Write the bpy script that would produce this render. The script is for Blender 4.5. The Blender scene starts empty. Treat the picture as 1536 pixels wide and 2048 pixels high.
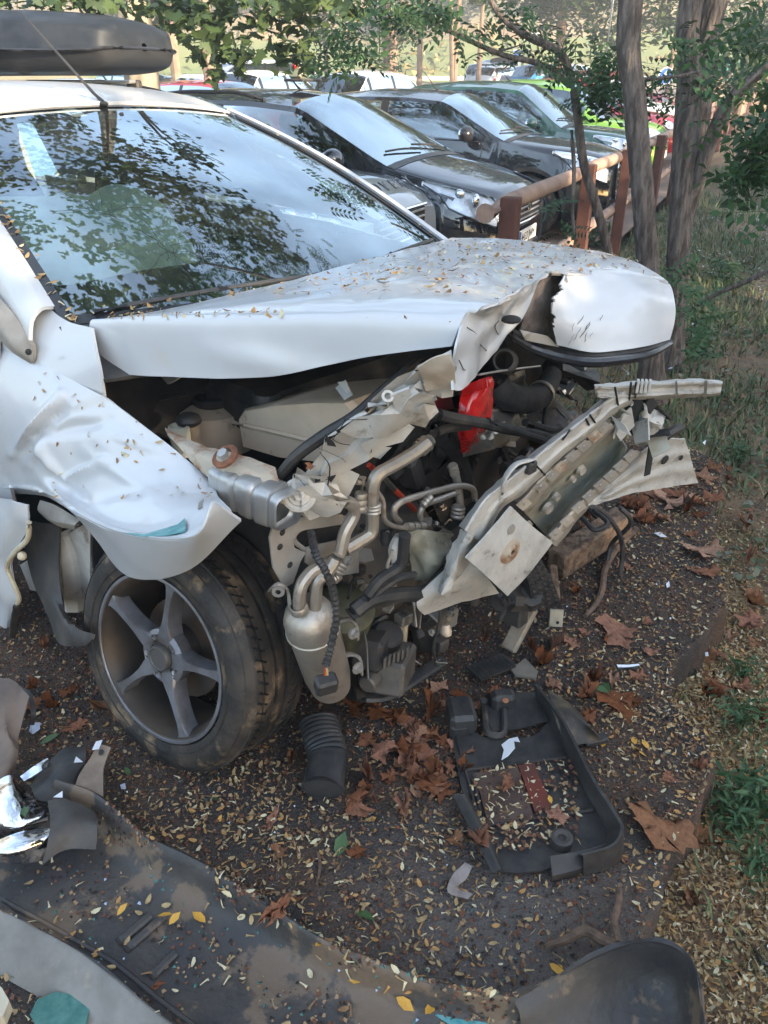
import bpy, math, random
import numpy as np
from mathutils import Vector, Matrix, noise as mnoise
random.seed(7); rng = np.random.default_rng(7)
scn = bpy.context.scene
COL = scn.collection
# ---------------------------------------------------------------- camera, sky, sun, exposure
PITCH = math.radians(29.2); CAMH = 1.6; FPX = 1540.0
cam = bpy.data.cameras.new('camera'); camo = bpy.data.objects.new('camera', cam); COL.objects.link(camo)
cam.sensor_fit = 'VERTICAL'; cam.sensor_height = 36; cam.lens = 36*FPX/2048
cam.clip_start = 0.05; cam.clip_end = 900
camo.location = (0, 0, CAMH); camo.rotation_euler = (math.radians(90)-PITCH, 0, 0)
scn.camera = camo
SUN_EL, SUN_AZ = math.radians(16), math.radians(132)     # azimuth clockwise from +Y: behind the camera, to the right
w = bpy.data.worlds.new('World'); scn.world = w; w.use_nodes = True
nt = w.node_tree; bg = nt.nodes['Background']
sky = nt.nodes.new('ShaderNodeTexSky'); sky.sky_type = 'NISHITA'; sky.sun_disc = False
sky.sun_elevation = SUN_EL; sky.sun_rotation = SUN_AZ; sky.dust_density = 1.6; sky.ozone_density = 1.5
tc = nt.nodes.new('ShaderNodeTexCoord'); ns = nt.nodes.new('ShaderNodeTexNoise'); ns.inputs['Scale'].default_value = 2.6; ns.inputs['Detail'].default_value = 5
rp = nt.nodes.new('ShaderNodeValToRGB'); rp.color_ramp.elements[0].position = .45; rp.color_ramp.elements[1].position = .72
mx = nt.nodes.new('ShaderNodeMix'); mx.data_type = 'RGBA'; mx.inputs[7].default_value = (6.0, 8.2, 10.6, 1)
ml = nt.nodes.new('ShaderNodeMath'); ml.operation = 'MULTIPLY'; ml.inputs[1].default_value = .5
nt.links.new(tc.outputs['Generated'], ns.inputs['Vector']); nt.links.new(ns.outputs['Fac'], rp.inputs['Fac'])
nt.links.new(rp.outputs['Color'], ml.inputs[0]); nt.links.new(ml.outputs[0], mx.inputs[0]); nt.links.new(sky.outputs['Color'], mx.inputs[6])
nt.links.new(mx.outputs[2], bg.inputs['Color']); bg.inputs['Strength'].default_value = .15
sun = bpy.data.lights.new('sun', 'SUN'); sun.energy = 5; sun.angle = math.radians(.6); sun.color = (1, .82, .60)
suno = bpy.data.objects.new('sun', sun); COL.objects.link(suno)
sd = Vector((math.sin(SUN_AZ)*math.cos(SUN_EL), math.cos(SUN_AZ)*math.cos(SUN_EL), math.sin(SUN_EL)))
suno.rotation_euler = (-sd).to_track_quat('-Z', 'Y').to_euler()
vs = scn.view_settings; vs.view_transform = 'Standard'; vs.look = 'None'; vs.gamma = 1; vs.use_curve_mapping = False; vs.exposure = 1.85
scn.cycles.max_bounces = 8; scn.cycles.transparent_max_bounces = 12; scn.cycles.caustics_reflective = False; scn.cycles.caustics_refractive = False
try:
    scn.cycles.use_denoising = True
except Exception: pass
# ---------------------------------------------------------------- measuring: a pixel of the photograph meets a plane of the place
cP, sP = math.cos(PITCH), math.sin(PITCH)
CAM = np.array([0, 0, CAMH])
def ray(px, py):
    a = (px-768)/FPX; b = -(py-1024)/FPX
    return np.array([a, cP+b*sP, -sP+b*cP])
YAW = math.radians(-44)
U = np.array([math.cos(YAW), math.sin(YAW), 0]); LF = np.array([-math.sin(YAW), math.cos(YAW), 0]); OC = np.array([0, 2.15, 0])
def PZ(px, py, z=0.): d = ray(px, py); return CAM+d*((z-CAMH)/d[2])
def PN(px, py, p0, n): d = ray(px, py); return CAM+d*(((p0-CAM)@n)/(d@n))
def PW(px, py, w_): return PN(px, py, OC+LF*w_, LF)
def PS(px, py, s): return PN(px, py, OC+U*s, U)
def PT(px, py, t): return CAM+ray(px, py)*t
def SW(s, w_, z): return OC+U*s+LF*w_+np.array([0, 0, z])
def pixof(p):
    q = np.asarray(p, float)-CAM; y = q[..., 1]*cP-q[..., 2]*sP; u = q[..., 1]*sP+q[..., 2]*cP
    return np.stack([768+FPX*q[..., 0]/y, 1024-FPX*u/y], -1)
# ---------------------------------------------------------------- materials
MATS = {}
def mat(name, col, rough=.5, metal=0., col2=None, nscale=8., mix=(.4, .65), bump=0., bscale=40., coat=0., spec=.5, dirt=None, dscale=5., dmix=(.55, .7), rough2=None, trans=0., ior=1.45, two=False, emit=None):
    m = bpy.data.materials.new(name); m.use_nodes = True; t = m.node_tree; N = t.nodes; Lk = t.links
    b = N['Principled BSDF']
    b.inputs['Base Color'].default_value = (*col, 1); b.inputs['Roughness'].default_value = rough; b.inputs['Metallic'].default_value = metal
    b.inputs['Coat Weight'].default_value = coat; b.inputs['Coat Roughness'].default_value = .04; b.inputs['Specular IOR Level'].default_value = spec
    b.inputs['Transmission Weight'].default_value = trans; b.inputs['IOR'].default_value = ior
    o = N.new('ShaderNodeTexCoord')
    def ramp(scale, lo, hi, det=6):
        n = N.new('ShaderNodeTexNoise'); n.inputs['Scale'].default_value = scale; n.inputs['Detail'].default_value = det; n.inputs['Roughness'].default_value = .62
        Lk.new(o.outputs['Object'], n.inputs['Vector'])
        r = N.new('ShaderNodeMapRange'); r.inputs[1].default_value = lo; r.inputs[2].default_value = hi; Lk.new(n.outputs['Fac'], r.inputs[0]); return r.outputs[0]
    cur = None
    def mixc(f, a, c):
        x = N.new('ShaderNodeMix'); x.data_type = 'RGBA'; Lk.new(f, x.inputs[0])
        if hasattr(a, 'links'): Lk.new(a, x.inputs[6])
        else: x.inputs[6].default_value = (*a, 1)
        x.inputs[7].default_value = (*c, 1); return x.outputs[2]
    if col2 is not None:
        f = ramp(nscale, *mix); cur = mixc(f, col, col2)
        if rough2 is not None:
            r = N.new('ShaderNodeMapRange'); r.inputs[3].default_value = rough; r.inputs[4].default_value = rough2; Lk.new(f, r.inputs[0]); Lk.new(r.outputs[0], b.inputs['Roughness'])
    if dirt is not None:
        f = ramp(dscale, *dmix); cur = mixc(f, cur if cur is not None else col, dirt)
    if cur is not None: Lk.new(cur, b.inputs['Base Color'])
    if bump:
        n = N.new('ShaderNodeTexNoise'); n.inputs['Scale'].default_value = bscale; n.inputs['Detail'].default_value = 5; Lk.new(o.outputs['Object'], n.inputs['Vector'])
        bp = N.new('ShaderNodeBump'); bp.inputs['Strength'].default_value = min(1, bump); bp.inputs['Distance'].default_value = .01*max(1, bump); Lk.new(n.outputs['Fac'], bp.inputs['Height']); Lk.new(bp.outputs[0], b.inputs['Normal'])
    if emit:
        b.inputs['Emission Color'].default_value = (*emit[:3], 1); b.inputs['Emission Strength'].default_value = emit[3]
    MATS[name] = m; return m
def vary(m, lo=.8, hi=1.7):
    t = m.node_tree; b = t.nodes['Principled BSDF']; src = b.inputs['Base Color'].links[0].from_socket; oi = t.nodes.new('ShaderNodeObjectInfo'); r = t.nodes.new('ShaderNodeMapRange'); r.inputs[3].default_value = lo; r.inputs[4].default_value = hi; t.links.new(oi.outputs['Random'], r.inputs[0]); h = t.nodes.new('ShaderNodeHueSaturation'); t.links.new(r.outputs[0], h.inputs['Value']); t.links.new(src, h.inputs['Color']); r2 = t.nodes.new('ShaderNodeMapRange'); r2.inputs[3].default_value = 1.1; r2.inputs[4].default_value = .85; t.links.new(oi.outputs['Random'], r2.inputs[0]); t.links.new(r2.outputs[0], h.inputs['Saturation']); t.links.new(h.outputs[0], b.inputs['Base Color'])
def leafmat(name, col, col2, trans=.35, nscale=1.3, rough=.5):
    m = mat(name, col, rough, col2=col2, nscale=nscale, mix=(.35, .65), spec=.3); t = m.node_tree; b = t.nodes['Principled BSDF']
    tr = t.nodes.new('ShaderNodeBsdfTranslucent'); ms = t.nodes.new('ShaderNodeMixShader'); ms.inputs[0].default_value = trans
    src = b.inputs['Base Color'].links[0].from_socket; t.links.new(src, tr.inputs['Color'])
    t.links.new(b.outputs[0], ms.inputs[1]); t.links.new(tr.outputs[0], ms.inputs[2]); t.links.new(ms.outputs[0], t.nodes['Material Output'].inputs[0]); return m
def glassmat(name, tint, alpha, rough=.03, ior=1.5, dirt=.0):
    m = bpy.data.materials.new(name); m.use_nodes = True; t = m.node_tree; N = t.nodes; N.remove(N['Principled BSDF'])
    tr = N.new('ShaderNodeBsdfTransparent'); tr.inputs[0].default_value = (*tint, 1)
    gl = N.new('ShaderNodeBsdfGlossy'); gl.inputs['Roughness'].default_value = rough; gl.inputs['Color'].default_value = (.84, .94, 1, 1)
    fr = N.new('ShaderNodeFresnel'); fr.inputs[0].default_value = ior
    ad = N.new('ShaderNodeMath'); ad.operation = 'MULTIPLY_ADD'; ad.inputs[1].default_value = 1.0; ad.inputs[2].default_value = alpha; t.links.new(fr.outputs[0], ad.inputs[0]); ad.use_clamp = True
    ms = N.new('ShaderNodeMixShader'); t.links.new(ad.outputs[0], ms.inputs[0]); t.links.new(tr.outputs[0], ms.inputs[1]); t.links.new(gl.outputs[0], ms.inputs[2])
    last = ms.outputs[0]
    if dirt:
        o = N.new('ShaderNodeTexCoord'); n = N.new('ShaderNodeTexNoise'); n.inputs['Scale'].default_value = 6; n.inputs['Detail'].default_value = 8; t.links.new(o.outputs['Object'], n.inputs['Vector'])
        r = N.new('ShaderNodeMapRange'); r.inputs[1].default_value = .4; r.inputs[2].default_value = .8; r.inputs[4].default_value = dirt; t.links.new(n.outputs['Fac'], r.inputs[0])
        d = N.new('ShaderNodeBsdfDiffuse'); d.inputs[0].default_value = (.5, .47, .4, 1); m2 = N.new('ShaderNodeMixShader'); t.links.new(r.outputs[0], m2.inputs[0]); t.links.new(last, m2.inputs[1]); t.links.new(d.outputs[0], m2.inputs[2]); last = m2.outputs[0]
    t.links.new(last, N['Material Output'].inputs[0]); MATS[name] = m; return m
WHITE = mat('white_paint', (.53, .54, .55), .34, coat=.5, dirt=(.55, .52, .46), dscale=9, dmix=(.6, .85), bump=.03, bscale=6)
WHITEIN = mat('pale_primer', (.42, .39, .35), .6, col2=(.52, .50, .46), nscale=10, dirt=(.16, .12, .085), dscale=13, dmix=(.56, .72), bump=.1)
BEAM = mat('beam_white', (.50, .48, .44), .6, col2=(.30, .285, .26), nscale=12, mix=(.4, .8), dirt=(.10, .07, .05), dscale=24, dmix=(.6, .74), bump=.3, bscale=60)
BEAMIN = mat('beam_bare', (.36, .36, .30), .5, metal=.25, col2=(.27, .23, .16), nscale=9, dirt=(.06, .05, .04), dscale=12, dmix=(.62, .72), bump=.1)
GREYMET = mat('grey_primer', (.36, .33, .29), .55, metal=.15, col2=(.27, .24, .2), nscale=8, dirt=(.15, .09, .05), dscale=16, dmix=(.66, .76), bump=.05)
SILVER = mat('sill_metal', (.45, .45, .44), .38, metal=.6, col2=(.36, .34, .31), nscale=14, dirt=(.2, .12, .06), dscale=18, dmix=(.68, .78))
ALU = mat('aluminium', (.46, .42, .36), .48, metal=.75, col2=(.4, .35, .3), nscale=20, dirt=(.22, .17, .12), dscale=26, dmix=(.58, .75), bump=.1, bscale=90)
RUST = mat('rust', (.24, .10, .05), .85, col2=(.12, .05, .03), nscale=40, bump=.3, bscale=120)
RUSTLT = mat('rusty_plate', (.42, .36, .28), .75, col2=(.25, .13, .07), nscale=16, mix=(.45, .6), bump=.1)
BLACKPL = mat('black_plastic', (.028, .028, .029), .5, col2=(.06, .055, .05), nscale=14, bump=.1, bscale=90)
BLACKPL2 = mat('dusty_black_plastic', (.035, .033, .032), .6, col2=(.10, .085, .07), nscale=7, mix=(.45, .8), dirt=(.16, .12, .08), dscale=11, dmix=(.66, .8), bump=.08)
RUBBER = mat('rubber', (.02, .019, .018), .75, col2=(.05, .045, .04), nscale=18, bump=.15, bscale=70)
TYRE = mat('tyre_rubber', (.018, .017, .016), .6, col2=(.05, .04, .032), nscale=9, mix=(.42, .62), dirt=(.20, .14, .085), dscale=13, dmix=(.55, .68), bump=.35, bscale=60)
RIMM = mat('rim_grey', (.22, .225, .25), .36, metal=.5, col2=(.14, .135, .135), nscale=12, dirt=(.1, .075, .055), dscale=9, dmix=(.56, .76))
RIMDK = mat('rim_barrel', (.05, .045, .04), .5, metal=.4, col2=(.09, .065, .045), nscale=7)
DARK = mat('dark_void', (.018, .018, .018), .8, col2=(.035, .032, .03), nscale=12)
TAN = mat('tan_plastic', (.60, .48, .36), .5, col2=(.50, .40, .29), nscale=6, dirt=(.17, .14, .1), dscale=18, dmix=(.62, .8), spec=.35)
REDPL = mat('red_lens', (.5, .012, .012), .15, col2=(.3, .008, .008), nscale=12, coat=.6)
REDWIRE = mat('red_wire', (.55, .06, .03), .4)
HEATSH = mat('heat_shield_foil', (.6, .55, .48), .3, metal=.9, col2=(.4, .35, .3), nscale=9, bump=.8, bscale=16)
CREAMPL = mat('cream_plastic', (.55, .49, .36), .6, col2=(.4, .33, .22), nscale=12)
ORANGELF = mat('plane_leaf_brown', (.21, .085, .042), .75, col2=(.12, .05, .027), nscale=14, mix=(.35, .7), bump=.3, bscale=50, spec=.2)
ORANGELF2 = mat('plane_leaf_pale', (.27, .14, .08), .75, col2=(.16, .075, .042), nscale=12, mix=(.35, .7), bump=.3, bscale=50, spec=.2)
vary(ORANGELF); vary(ORANGELF2)
YLEAF = mat('yellow_leaflet', (.62, .36, .05), .55, col2=(.5, .22, .04), nscale=30)
GLEAF = mat('green_leaflet', (.045, .095, .035), .55, col2=(.075, .13, .045), nscale=20)
WOOD = mat('weathered_wood', (.20, .135, .09), .85, col2=(.09, .058, .038), nscale=34, mix=(.42, .58), bump=.8, bscale=50)
BARKBR = mat('twig_bark', (.17, .11, .075), .85, col2=(.09, .06, .04), nscale=40, bump=.4, bscale=90)
CHROME = mat('chrome', (.8, .8, .8), .08, metal=1.)
MIRRORF = mat('lamp_reflector', (.82, .84, .88), .1, metal=1., col2=(.6, .62, .66), nscale=11, bump=.35, bscale=14)
SCUFF = mat('dark_scrape', (.10, .085, .07), .7)
BLUESTEEL = mat('dark_metal', (.07, .07, .075), .4, metal=.7, col2=(.12, .1, .08), nscale=15)
CASTAL = mat('cast_housing', (.14, .125, .11), .55, metal=.4, col2=(.10, .09, .078), nscale=14, dirt=(.05, .045, .04), dscale=12, dmix=(.55, .72), bump=.2, bscale=70)
TEAL = mat('teal_scuff', (.06, .26, .27), .5, col2=(.2, .42, .42), nscale=30)
AIRBAG = mat('airbag_cloth', (.85, .84, .68), .85, col2=(.72, .72, .58), nscale=5, bump=.25, bscale=18)
INTER = mat('car_interior', (.028, .028, .03), .75, col2=(.05, .048, .046), nscale=9)
SEATM = mat('seat_fabric', (.06, .06, .062), .9, col2=(.09, .085, .08), nscale=30)
GLASS = glassmat('windscreen_glass', (.60, .74, .71), .25, rough=.015, ior=1.55, dirt=.04)
CGLASS = glassmat('car_glass', (.32, .37, .38), .2, rough=.02); CWIND = glassmat('car_windscreen', (.34, .42, .44), .32, rough=.02)
HLGLASS = glassmat('lamp_glass', (.9, .92, .94), .05, rough=.02)
BLACKTRIM = mat('black_gloss_trim', (.02, .02, .022), .22, coat=.3)
# ---------------------------------------------------------------- objects
RM = {}
def reg(o, M): RM[o.name] = M
def root(name, loc, label, cat, group=None, rz=0., M=None):
    o = bpy.data.objects.new(name, None); COL.objects.link(o); o.empty_display_size = .2
    o.location = loc; o.rotation_euler = (0, 0, rz); o['label'] = label; o['category'] = cat
    if group: o['group'] = group
    reg(o, Matrix.Translation(Vector(loc)) @ Matrix.Rotation(rz, 4, 'Z')); return o
def tag(o, label=None, cat=None, group=None, kind=None):
    if label: o['label'] = label
    if cat: o['category'] = cat
    if group: o['group'] = group
    if kind: o['kind'] = kind
    return o
def cr(P, n):
    """Catmull-Rom through the points P (m,k), n pieces per span."""
    P = np.asarray(P, float)
    if len(P) < 3: return np.array([P[0]+(P[-1]-P[0])*t for t in np.linspace(0, 1, n+1)])
    Q = np.vstack([2*P[0]-P[1], P, 2*P[-1]-P[-2]]); out = []
    for i in range(1, len(Q)-2):
        for t in np.arange(n)/n:
            a, b, c_, d = Q[i-1], Q[i], Q[i+1], Q[i+2]
            out.append(.5*((2*b)+(c_-a)*t+(2*a-5*b+4*c_-d)*t*t+(3*b-a-3*c_+d)*t**3))
    out.append(P[-1]); return np.array(out)
def upgrid(G, nu, nv):
    G = np.asarray(G, float)
    A = np.array([cr(r, nv) for r in G])
    return np.array([cr(A[:, j], nu) for j in range(A.shape[1])]).transpose(1, 0, 2)
def frame_of(d):
    d = d/np.linalg.norm(d); h = np.array([0, 0, 1.]) if abs(d[2]) < .9 else np.array([1., 0, 0])
    a = np.cross(d, h); a /= np.linalg.norm(a); return a, np.cross(a, d)
class MB:
    def __init__(s): s.v = []; s.f = []; s.m = []; s.mats = []
    def _mi(s, m):
        if m not in s.mats: s.mats.append(m)
        return s.mats.index(m)
    def add(s, V, F, m):
        o = len(s.v); s.v.extend([tuple(map(float, p)) for p in V]); k = s._mi(m)
        for f in F: s.f.append([i+o for i in f]); s.m.append(k)
        return s
    def box(s, c, size, m, R=None, ch=0.):
        x, y, z = np.array(size)/2.; V = []; F = []
        c = np.asarray(c, float)
        if ch <= 0:
            V = np.array([(a*x, b*y, d*z) for a in (-1, 1) for b in (-1, 1) for d in (-1, 1)])
            F = [(0, 1, 3, 2), (4, 6, 7, 5), (0, 4, 5, 1), (2, 3, 7, 6), (0, 2, 6, 4), (1, 5, 7, 3)]
        else:
            ch = min(ch, x*.9, y*.9, z*.9); idx = {}; pts = []
            for a in (-1, 1):
                for b in (-1, 1):
                    for d in (-1, 1):
                        for ax in range(3):
                            p = np.array([a*(x-ch), b*(y-ch), d*(z-ch)]); p[ax] = (a*x, b*y, d*z)[ax]
                            idx[a, b, d, ax] = len(pts); pts.append(p)
            V = np.array(pts)
            for ax in range(3):
                o1, o2 = [i for i in range(3) if i != ax]
                for sg in (-1, 1):
                    loop = []
                    for q1, q2 in ((-1, -1), (1, -1), (1, 1), (-1, 1)):
                        k = [0, 0, 0]; k[ax] = sg; k[o1] = q1; k[o2] = q2; loop.append(idx[(*k, ax)])
                    F.append(loop)
            for ax in range(3):
                o1, o2 = [i for i in range(3) if i != ax]
                for q1 in (-1, 1):
                    for q2 in (-1, 1):
                        k0 = [0, 0, 0]; k0[o1] = q1; k0[o2] = q2; k1 = list(k0); k0[ax] = -1; k1[ax] = 1
                        F.append([idx[(*k0, o1)], idx[(*k1, o1)], idx[(*k1, o2)], idx[(*k0, o2)]])
            for a in (-1, 1):
                for b in (-1, 1):
                    for d in (-1, 1): F.append([idx[a, b, d, 0], idx[a, b, d, 1], idx[a, b, d, 2]])
        if R is not None: V = V @ np.asarray(R).T
        return s.add(V+c, F, m)
    def tube(s, P, r, m, seg=8, smooth=4, caps=True, flat=1.):
        P = np.asarray(P, float)
        r = np.full(len(P), r) if np.isscalar(r) else np.asarray(r, float)
        if smooth > 1 and len(P) > 2:
            Q = cr(np.hstack([P, r[:, None]]), smooth); P, r = Q[:, :3], Q[:, 3]
        V = []; F = []; a = None
        for i in range(len(P)):
            d = P[min(i+1, len(P)-1)]-P[max(i-1, 0)]
            if np.linalg.norm(d) < 1e-9: d = np.array([0, 0, 1.])
            d = d/np.linalg.norm(d)
            if a is None: a, b = frame_of(d)
            else:
                a = a-d*(a@d); a /= np.linalg.norm(a); b = np.cross(d, a)
            for k in range(seg):
                t = 2*math.pi*k/seg; V.append(P[i]+r[i]*(math.cos(t)*a+math.sin(t)*b*flat))
        for i in range(len(P)-1):
            for k in range(seg):
                F.append((i*seg+k, i*seg+(k+1) % seg, (i+1)*seg+(k+1) % seg, (i+1)*seg+k))
        if caps: F.append(tuple(range(seg))[::-1]); F.append(tuple(range((len(P)-1)*seg, len(P)*seg)))
        return s.add(V, F, m)
    def lathe(s, c, axis, prof, m, seg=24, a0=None, cap=False):
        """prof: (radius, along) pairs about axis from c"""
        axis = np.asarray(axis, float); axis = axis/np.linalg.norm(axis); a, b = frame_of(axis); V = []; F = []; c = np.asarray(c, float)
        for (r, h) in prof:
            for k in range(seg):
                t = 2*math.pi*k/seg; V.append(c+axis*h+r*(math.cos(t)*a+math.sin(t)*b))
        for i in range(len(prof)-1):
            for k in range(seg): F.append((i*seg+k, (i+1)*seg+k, (i+1)*seg+(k+1) % seg, i*seg+(k+1) % seg))
        if cap: F.append(tuple(range(seg))); F.append(tuple(range((len(prof)-1)*seg, len(prof)*seg))[::-1])
        return s.add(V, F, m)
    def ball(s, c, r, m, seg=10, rings=6, R=None):
        r = np.array([r]*3 if np.isscalar(r) else r); V = []; F = []
        for i in range(rings+1):
            p = math.pi*i/rings
            for k in range(seg):
                t = 2*math.pi*k/seg; V.append(r*np.array([math.sin(p)*math.cos(t), math.sin(p)*math.sin(t), math.cos(p)]))
        V = np.array(V)
        if R is not None: V = V @ np.asarray(R).T
        for i in range(rings):
            for k in range(seg): F.append((i*seg+k, (i+1)*seg+k, (i+1)*seg+(k+1) % seg, i*seg+(k+1) % seg))
        return s.add(V+np.asarray(c), F, m)
    def grid(s, A, m, thick=0., keep=None):
        """surface through an upsampled grid A (r,c,3); thick gives it a back; keep(i,j) drops faces"""
        A = np.asarray(A, float); R, C = A.shape[:2]
        gu = np.gradient(A, axis=0); gv = np.gradient(A, axis=1); n = np.cross(gu, gv); n /= (np.linalg.norm(n, axis=-1, keepdims=True)+1e-12)
        V = list(A.reshape(-1, 3)); F = []; used = set()
        for i in range(R-1):
            for j in range(C-1):
                if keep is None or keep(i, j): F.append((i*C+j, i*C+j+1, (i+1)*C+j+1, (i+1)*C+j)); used.add((i, j))
        if thick:
            V += list((A-n*thick).reshape(-1, 3)); o = R*C; F2 = [tuple(o+k for k in f[::-1]) for f in F]
            E = []
            for (i, j) in used:
                for (di, dj, a, b) in ((-1, 0, i*C+j, i*C+j+1), (1, 0, (i+1)*C+j+1, (i+1)*C+j), (0, -1, (i+1)*C+j, i*C+j), (0, 1, i*C+j+1, (i+1)*C+j+1)):
                    if (i+di, j+dj) not in used: E.append((b, a, a+o, b+o))
            F += F2+E
        return s.add(V, F, m)
    def plate(s, outline, thick, m, n=None):
        """flat (or slightly bent) sheet with the given 3-D outline"""
        P = np.asarray(outline, float)
        if n is None:
            n = np.zeros(3)
            for i in range(len(P)): n += np.cross(P[i]-P.mean(0), P[(i+1) % len(P)]-P.mean(0))
        n = np.asarray(n, float); n = n/np.linalg.norm(n); N = len(P)
        V = np.vstack([P+n*thick/2, P-n*thick/2])
        F = [tuple(range(N)), tuple(range(2*N-1, N-1, -1))]+[(i, i+N, (i+1) % N+N, (i+1) % N) for i in range(N)]
        return s.add(V, F, m)
    def build(s, name, parent=None, smooth=None, auto=35):
        me = bpy.data.meshes.new(name); V = np.array(s.v, float)
        if parent is not None:
            M = RM.get(parent.name)
            if M is not None:
                Mi = np.array(M.inverted()); V = V @ Mi[:3, :3].T+Mi[:3, 3]
        me.from_pydata(V.tolist(), [], s.f)
        for m in s.mats: me.materials.append(m)
        me.polygons.foreach_set('material_index', s.m)
        if smooth is None or smooth:
            me.polygons.foreach_set('use_smooth', [True]*len(s.f))
            try: me.set_sharp_from_angle(angle=math.radians(auto))
            except Exception: pass
        me.update(); o = bpy.data.objects.new(name, me); COL.objects.link(o)
        if parent is not None:
            o.parent = parent
            if parent.name in RM: RM[o.name] = RM[parent.name]
        return o
def big(name, V, F, mats, mi=None, parent=None, smooth=False, tri=4):
    """a large mesh from numpy arrays: V (n,3), F (m,k) with k = 3 or 4"""
    me = bpy.data.meshes.new(name); V = np.asarray(V, np.float32); F = np.asarray(F, np.int32); k = F.shape[1]
    if parent is not None and parent.name in RM:
        Mi = np.array(RM[parent.name].inverted(), np.float32); V = V @ Mi[:3, :3].T+Mi[:3, 3]
    me.vertices.add(len(V)); me.vertices.foreach_set('co', V.ravel())
    me.loops.add(F.size); me.loops.foreach_set('vertex_index', F.ravel())
    me.polygons.add(len(F)); me.polygons.foreach_set('loop_start', np.arange(0, F.size, k, dtype=np.int32)); me.polygons.foreach_set('loop_total', np.full(len(F), k, np.int32))
    for m in mats: me.materials.append(m)
    if mi is not None: me.polygons.foreach_set('material_index', np.asarray(mi, np.int32))
    if smooth: me.polygons.foreach_set('use_smooth', np.ones(len(F), bool))
    me.update(calc_edges=True); me.validate(); o = bpy.data.objects.new(name, me); COL.objects.link(o)
    if parent is not None: o.parent = parent
    return o
def scatter(base, faces, P, R, S):
    """copies of a small shape (k,3) at P (n,3), rotations R (n,3,3), scales S (n,)"""
    k = len(base); n = len(P)
    V = np.einsum('nij,kj->nki', R, base)*np.asarray(S)[:, None, None]+np.asarray(P)[:, None, :]
    F = (np.asarray(faces)[None]+(np.arange(n)*k)[:, None, None]).reshape(-1, len(faces[0]))
    return V.reshape(-1, 3), F
def rots(n, tilt=.5, rz=None):
    a = rng.uniform(0, 2*np.pi, n) if rz is None else rz; t = np.abs(rng.normal(0, tilt, n)); b = rng.uniform(0, 2*np.pi, n)
    Rz = np.zeros((n, 3, 3)); Rz[:, 0, 0] = np.cos(a); Rz[:, 0, 1] = -np.sin(a); Rz[:, 1, 0] = np.sin(a); Rz[:, 1, 1] = np.cos(a); Rz[:, 2, 2] = 1
    x, y = np.cos(b), np.sin(b); c, s = np.cos(t), np.sin(t); T = np.zeros((n, 3, 3)); C = 1-c
    T[:, 0, 0] = c+x*x*C; T[:, 0, 1] = x*y*C; T[:, 0, 2] = y*s; T[:, 1, 0] = x*y*C; T[:, 1, 1] = c+y*y*C; T[:, 1, 2] = -x*s; T[:, 2, 0] = -y*s; T[:, 2, 1] = x*s; T[:, 2, 2] = c
    return T @ Rz
def fbm(x, y, sc=1., seed=0.): return mnoise.fractal(Vector((x*sc+seed, y*sc-seed, seed*.7)), 1., 2., 4)
def rotz(a): c, s = math.cos(a), math.sin(a); return np.array([[c, -s, 0], [s, c, 0], [0, 0, 1.]])
def rotx(a): c, s = math.cos(a), math.sin(a); return np.array([[1, 0, 0], [0, c, -s], [0, s, c]])
def roty(a): c, s = math.cos(a), math.sin(a); return np.array([[c, 0, s], [0, 1, 0], [-s, 0, c]])
def dup(r, loc, rz, label, group=None):
    def cp(o, par):
        c = o.copy(); COL.objects.link(c); c.parent = par
        for ch in list(o.children): cp(ch, c)
        return c
    c = cp(r, None); c.location = loc; c.rotation_euler = (0, 0, rz); c['label'] = label
    if group: c['group'] = group
    return c
# ================================================================ GROUND
def terr(x, y):
    z = .026*max(0., y-14)
    if y > 72: z += .22*(y-72)+1.5*fbm(x, y, .03, 2.)
    return z
FD = np.array([.42, .9075]); FD /= np.linalg.norm(FD); FP0 = np.array([.71, 4.88]); FNR = np.array([FD[1], -FD[0]])   # fence line, and its side away from the cars
SLAB_E = [(.42, -3.), (.44, .3), (.50, .72), (.54, .968), (.60, 1.06), (.674, 1.183), (.80, 1.33), (.894, 1.50), (.905, 1.60), (.86, 1.74), (.914, 1.877), (1.02, 2.0), (1.12, 2.1), (1.224, 2.225), (1.30, 2.6), (1.45, 2.95), (1.63, 3.324), (1.55, 3.52), (1.28, 3.62), (1.05, 3.75), (.8, 4.05), (.62, 4.6)]
def bank(x, y):      # soil sheet: low beside the slab, level with the car park further on
    d = (np.array([x, y])-FP0) @ FNR
    z = terr(x, y)
    far = min(1, max(0, (y-4)/6)); z += -.13*(1-far)-.02-.10*max(0, min(1, (x-.8)/1.2))*(1-far)
    if x > 1: z -= .05*max(0, x-2.2)*(1 if y < 12 else max(0, 1-(y-12)/10))
    return z+.018*fbm(x, y, 1.7, 4.)+.006*fbm(x, y, 9, 1.)
def axis_pts(a, b, n, p): t = np.linspace(0, 1, n); return a+(b-a)*t**p
def sheet_grid(name, xs, ys, zf, m):
    V = np.array([(x, y, zf(x, y)) for y in ys for x in xs]); nx = len(xs); ii, jj = np.meshgrid(np.arange(len(ys)-1), np.arange(nx-1), indexing='ij'); a = (ii*nx+jj).ravel()
    o = big(name, V, np.stack([a, a+1, a+nx+1, a+nx], 1), [m], smooth=True); return tag(o, kind='structure')
SOIL = mat('soil', (.15, .095, .055), .95, col2=(.2, .14, .075), nscale=3., dirt=(.07, .05, .035), dscale=9, dmix=(.5, .7), bump=1.2, bscale=30)
ASPH = mat('asphalt', (.040, .034, .031), .9, col2=(.072, .057, .047), nscale=2.2, mix=(.4, .65), dirt=(.11, .066, .042), dscale=3.4, dmix=(.44, .64), bump=1.4, bscale=150)
_t = ASPH.node_tree     # pale stones in the tar, and a dusty worn patch
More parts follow.
